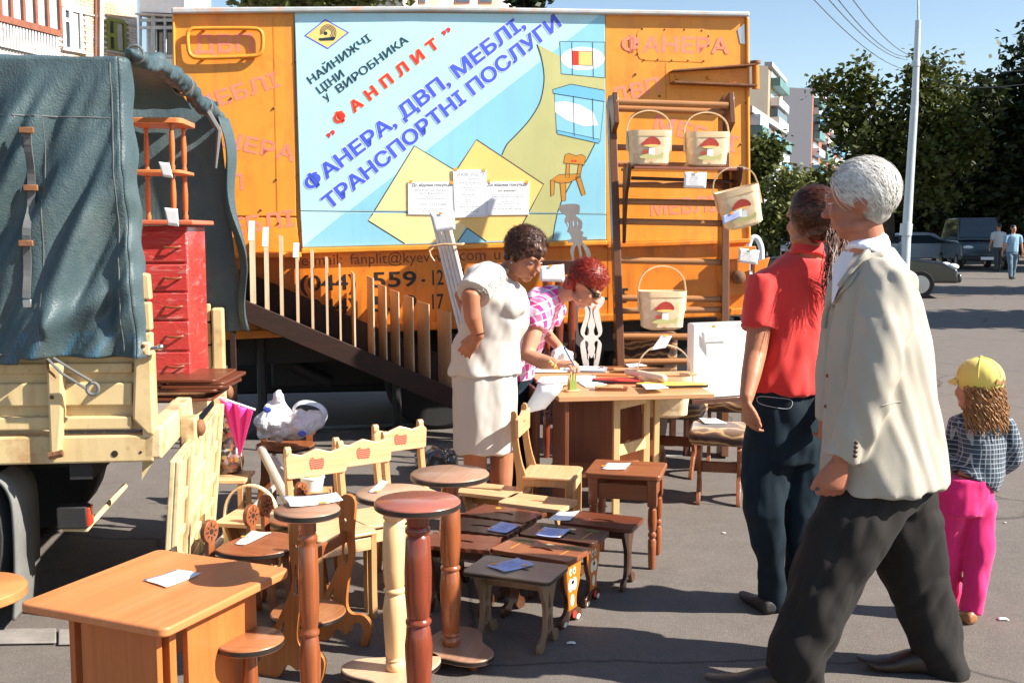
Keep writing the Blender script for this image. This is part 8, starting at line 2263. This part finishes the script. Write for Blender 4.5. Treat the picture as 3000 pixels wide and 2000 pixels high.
# thin boards behind
for k, (px, py, w, d_, rz, m) in enumerate([(1830, 1080, .30, .12, 6, 'brown'), (1880, 1090, .34, .10, -3, 'desk_top'), (1960, 1108, .30, .14, 8, 'ply_face'), (1790, 1100, .22, .08, -6, 'beech_lam')]):
    c = on(px, py); o = extr(rrect(w, d_, .012), 'Z', 0, .010).build('cut_board', M[m], None, bevel=.002); o.location = (c.x, c.y, ZD1 + .011 * (k % 3)); o.rotation_euler = (0, 0, R(rz))
    tag(o, ['dark thin board under the white paper on the sales table', 'light thin board behind the rolling pin on the sales table', 'thin plywood board at the right rear of the sales table', 'small orange board behind the red cutting board'][k], 'board', 'thin boards on the sales table')
paper('white paper on the thin boards at the back of the sales table', [(1830, 1066), (1868, 1063), (1896, 1070), (1842, 1075)], ZD1 + .022, None, 0, cat='paper', name='document', group='papers on the sales table', curl=0)
# trivets
c = on(1790, 1142); t = thing('trivet_stack', 'stack of brown fretwork trivets at the front edge of the table', 'trivets', (c.x, c.y, ZD1), R(-3))
for k, (dx, w) in enumerate(((0, .17), (.01, .16), (-.012, .15))):
    cutb(rrect(w, .08, .01), [xy(smooth_poly([(-w * .3, .0), (-w * .1, .02), (w * .1, .0), (-w * .1, -.02)], 3))], 'Z', k * .0082, k * .0082 + .007).build('trivet', M['brown'] if k < 2 else M['birch'], t, bevel=.001).location.x = dx
# cactus napkin holder
c = on(1676, 1146); t = thing('napkin_holder', 'green cactus napkin holder at the table corner', 'napkin holder', (c.x, c.y, ZD1), R(20))
extr(rrect(.085, .05, .02), 'Z', 0, .010).build('base', M['birch'], t, bevel=.002)
cac = xy(smooth_poly([(-.018, .01), (.018, .01), (.022, .03), (.020, .05), (.018, .085), (.012, .095), (.010, .06), (.004, .06), (.004, .105), (-.004, .112), (-.006, .065), (-.012, .062), (-.013, .09), (-.019, .085), (-.020, .04)], 3))
extr(cac, 'Y', -.016, -.010).build('cactus_front', paint('cactus_green', (.22, .30, .06), .5, .1, 20, 0), t, bevel=.001)
extr(cac, 'Y', .010, .016).build('cactus_back', M['birch'], t, bevel=.001)
# crumpled film in the far hand
cr_ = MB(); cr_.ell(D(1648, 1042, 6.0), (.055, .05, .05))
t = blob('crumpled_film', cr_, film2, None, .006, 0, lambda co, n: .022 * noise.noise(co * 24) + .012 * noise.noise(co * 60))
tag(t, 'ball of crumpled clear film under the far hand of the writing woman', 'plastic film')

# ================================================================ BAGS AND ROLLS BY THE TAILGATE
film_m = paint('white_carrier_bag', (.70, .71, .75), .3, .1, 14, .2)
film_m.node_tree.nodes['Principled BSDF'].inputs['Transmission Weight'].default_value = .0
dB = 5.85
b = D(850, 1298, dB); t = thing('plastic_bag', 'white plastic carrier bag heaped on the sun eared chair', 'bag', (b.x, b.y, .335))
mb = MB()
mb.ell(D(825, 1245, dB), (.135, .10, .085)); mb.ell(D(870, 1240, dB), (.11, .09, .08)); mb.ell(D(800, 1262, dB), (.09, .09, .05)); mb.ell(D(790, 1230, dB), (.06, .06, .06))
mb.loft([(D(812, 1235, dB), .13, .06), (D(812, 1190, dB), .075, .03), (D(822, 1150, dB), .012, .01)], 12); mb.ell(D(905, 1235, dB), (.075, .06, .06))
def crump(co, n): return .055 * (abs(noise.noise(co * 8)) - .2) + .030 * (abs(noise.noise(co * 17 + V((5, 0, 0)))) - .2)
bag = blob('bag_body', mb, film_m, t, .017, 1, crump)
for q in bag.data.polygons: q.use_smooth = False
def bagloop(u, v):
    a = R(-60 + 260 * v); c = D(905, 1212, dB); r0 = .070 + .012 * math.sin(v * 9)
    w = .022 * (1 - .3 * math.sin(v * 3.1))
    return c + V((math.cos(a) * r0 * 1.1, (u - .5) * .05, math.sin(a) * r0 * 1.05)) + V((math.cos(a), 0, math.sin(a))) * (w * (u - .5))
lo = MB().grid(bagloop, 4, 24).build('bag_handle', film_m, t, world=True, angle=180); so = lo.modifiers.new('s', 'SOLIDIFY'); so.thickness = .002
for (x, y) in ((783, 1200), (885, 1270)):
    MB().ell(D(x, y, dB - .105), (.022, .003, .016)).build('blue_print', M['txt_blue'], t, world=True)
pk_ = thing('umbrella', 'folded bright pink umbrella hanging behind the tailgate', 'umbrella', D(700, 1325, 5.3))
tip, L_, R_ = D(706, 1335, 5.30), D(644, 1164, 5.32), D(748, 1200, 5.28)
def umb(u, v):
    q = L_.lerp(R_, u).lerp(tip, v); return q + V((0, -.035 * abs(math.sin(u * math.pi * 2.5)) * (1 - v) - .01, 0))
um_ = MB().grid(umb, 30, 12).build('canopy', fabric('pink_nylon', (.80, .05, .34), .5, .05, 300, .05), pk_, world=True, angle=180); so = um_.modifiers.new('s', 'SOLIDIFY'); so.thickness = .003
MB().tube([tip, L_.lerp(R_, .6) + V((0, -.04, 0))], .004, 6).build('rib', M['whiteframe'], pk_, world=True)
MB().tube([L_, L_.lerp(R_, .5) + V((0, -.02, .004)), R_], .006, 6).build('hem', M['whiteframe'], pk_, world=True)
MB().tube([tip, D(710, 1375, 5.30)], [.006, .003], 8).build('ferrule', M['steel'], pk_, world=True)
fb = MB(); fb.loft([(D(672, 1382, 5.4), .075, .05), (D(668, 1340, 5.4), .085, .06), (D(664, 1280, 5.42), .07, .045), (D(668, 1225, 5.44), .05, .02)], 14)
def flow_mat():
    m, n, l, b = new_mat('flowery_bag'); vec = coords(n, l); v = n.new('ShaderNodeTexVoronoi'); v.inputs['Scale'].default_value = 55; l.new(vec, v.inputs['Vector'])
    c = ramp(n, l, v.outputs['Color'], [(.2, (.03, .02, .02)), (.45, (.10, .06, .05)), (.62, (.30, .18, .04)), (.75, (.22, .04, .04)), (.9, (.32, .29, .27))])
    l.new(c, b.inputs['Base Color']); setp(b, None, .25, coat=.5); return m
t = thing('shopping_bag', 'dark glossy flowered bag beside the tailgate', 'bag', D(672, 1385, 5.4)); blob('bag_body', fb, flow_mat(), t, .007, 2, lambda co, n: .012 * noise.noise(co * 22))
MB().tube(smooth_poly([D(655, 1240, 5.42), D(652, 1190, 5.42), D(676, 1185, 5.42), D(682, 1235, 5.42)], 4, False), .005, 6).build('bag_handle', M['black_edge'], t, world=True)
pb_ = [D(632, 1372, 5.42), D(705, 1385, 5.25), D(690, 1400, 5.2), D(632, 1392, 5.3)]
zz = min(p.z for p in pb_); t = thing('side_table', 'small birch table under the flowered bag', 'table', V((pb_[0].x, 5.35, 0)))
zt_ = D(660, 1384, 5.4).z
MB().box((.06, 0, zt_ - .01), (.26, .22, .018)).build('table_top', M['birch'], t, bevel=.003)
for sx in (-.04, .16):
    for sy in (-.08, .08): MB().box((sx, sy, (zt_ - .02) / 2), (.025, .025, zt_ - .02)).build('leg', M['birch_edge'], t, bevel=.002)
roll_m = paint('film_roll', (.36, .33, .30), .3, .1, 12, .05, coat=.5)
for k, (a, b, r) in enumerate([((765, 1314), (822, 1425), .023), ((838, 1392), (790, 1440), .015), ((800, 1340), (856, 1440), .018)]):
    A_, B2 = D(*a, 5.35 + k * .05), D(*b, 5.2 + k * .05)
    dv = (B2 - A_).normalized(); B3 = A_ + dv * max((B2 - A_).length, (A_.z - .03) / -dv.z)
    t = thing('film_roll', ['thick roll of clear film leaning behind the sun eared chairs', 'thin cardboard tube lying across the film rolls', 'second roll of film behind the thick one'][k], 'roll', B3, 0, 'rolls behind the chairs')
    MB().tube([A_, B3], r, 18).build('roll_body', roll_m, t, world=True)
    MB().tube([A_ - dv * .003, A_ + dv * .004], r * .5, 14).build('core', M['birch_edge'], t, world=True)
c = D(915, 1412, 4.95); t = thing('plastic_tub', 'white plastic food tub behind the nearest apple chair', 'tub', c)
MB().lathe([(.045, -.035), (.055, .02), (.058, .022), (.058, .028), (.05, .03)], 24, Matrix.Translation((0, 0, 0))).build('tub_body', M['white_plastic'], t)
MB().lathe([(.048, .0305), (.048, .034)], 20).build('lid_label', M['sign_olive'], t)
MB().box((0, 0, -.035 - (c.z - .035) / 2), (.16, .14, c.z - .037)).build('carton_base', M['birch_edge'], t)
gb = MB(); gb.ell(G(1265, 1375) + V((0, 0, .06)), (.12, .10, .09)); gb.ell(G(1315, 1370) + V((0, 0, .05)), (.06, .07, .07))
dark_film = paint('dark_crumpled_film', (.10, .095, .085), .12, .3, 9, .1, coat=.8)
t = thing('rubbish_bag', 'crumpled dark plastic bag on the ground beside the white skirt', 'bag', G(1275, 1395)); blob('bag_body', gb, dark_film, t, .009, 1, lambda co, n: .03 * abs(noise.noise(co * 9)) + .02 * noise.noise(co * 24) - .01)
# small litter on the asphalt
for k, (x, y, s) in enumerate([(1673, 1882, .02), (2938, 1812, .025), (2120, 1560, .012), (2945, 1530, .010)]):
    p = G(x, y, .004); o = MB().grid(lambda u, v: p + V((s * (u - .5) * 1.6, s * (v - .5), .003 * math.sin(u * 3))), 3, 2).build('litter_scrap', M['paper'], None); so = o.modifiers.new('s', 'SOLIDIFY'); so.thickness = .001
    tag(o, ['pale paper scrap on the asphalt in front of the grey beige stool', 'pale paper scrap on the asphalt right of the child', 'tiny paper scrap on the asphalt left of the woman in red', 'tiny paper scrap on the asphalt beyond the child'][k], 'litter', 'paper scraps on the asphalt')
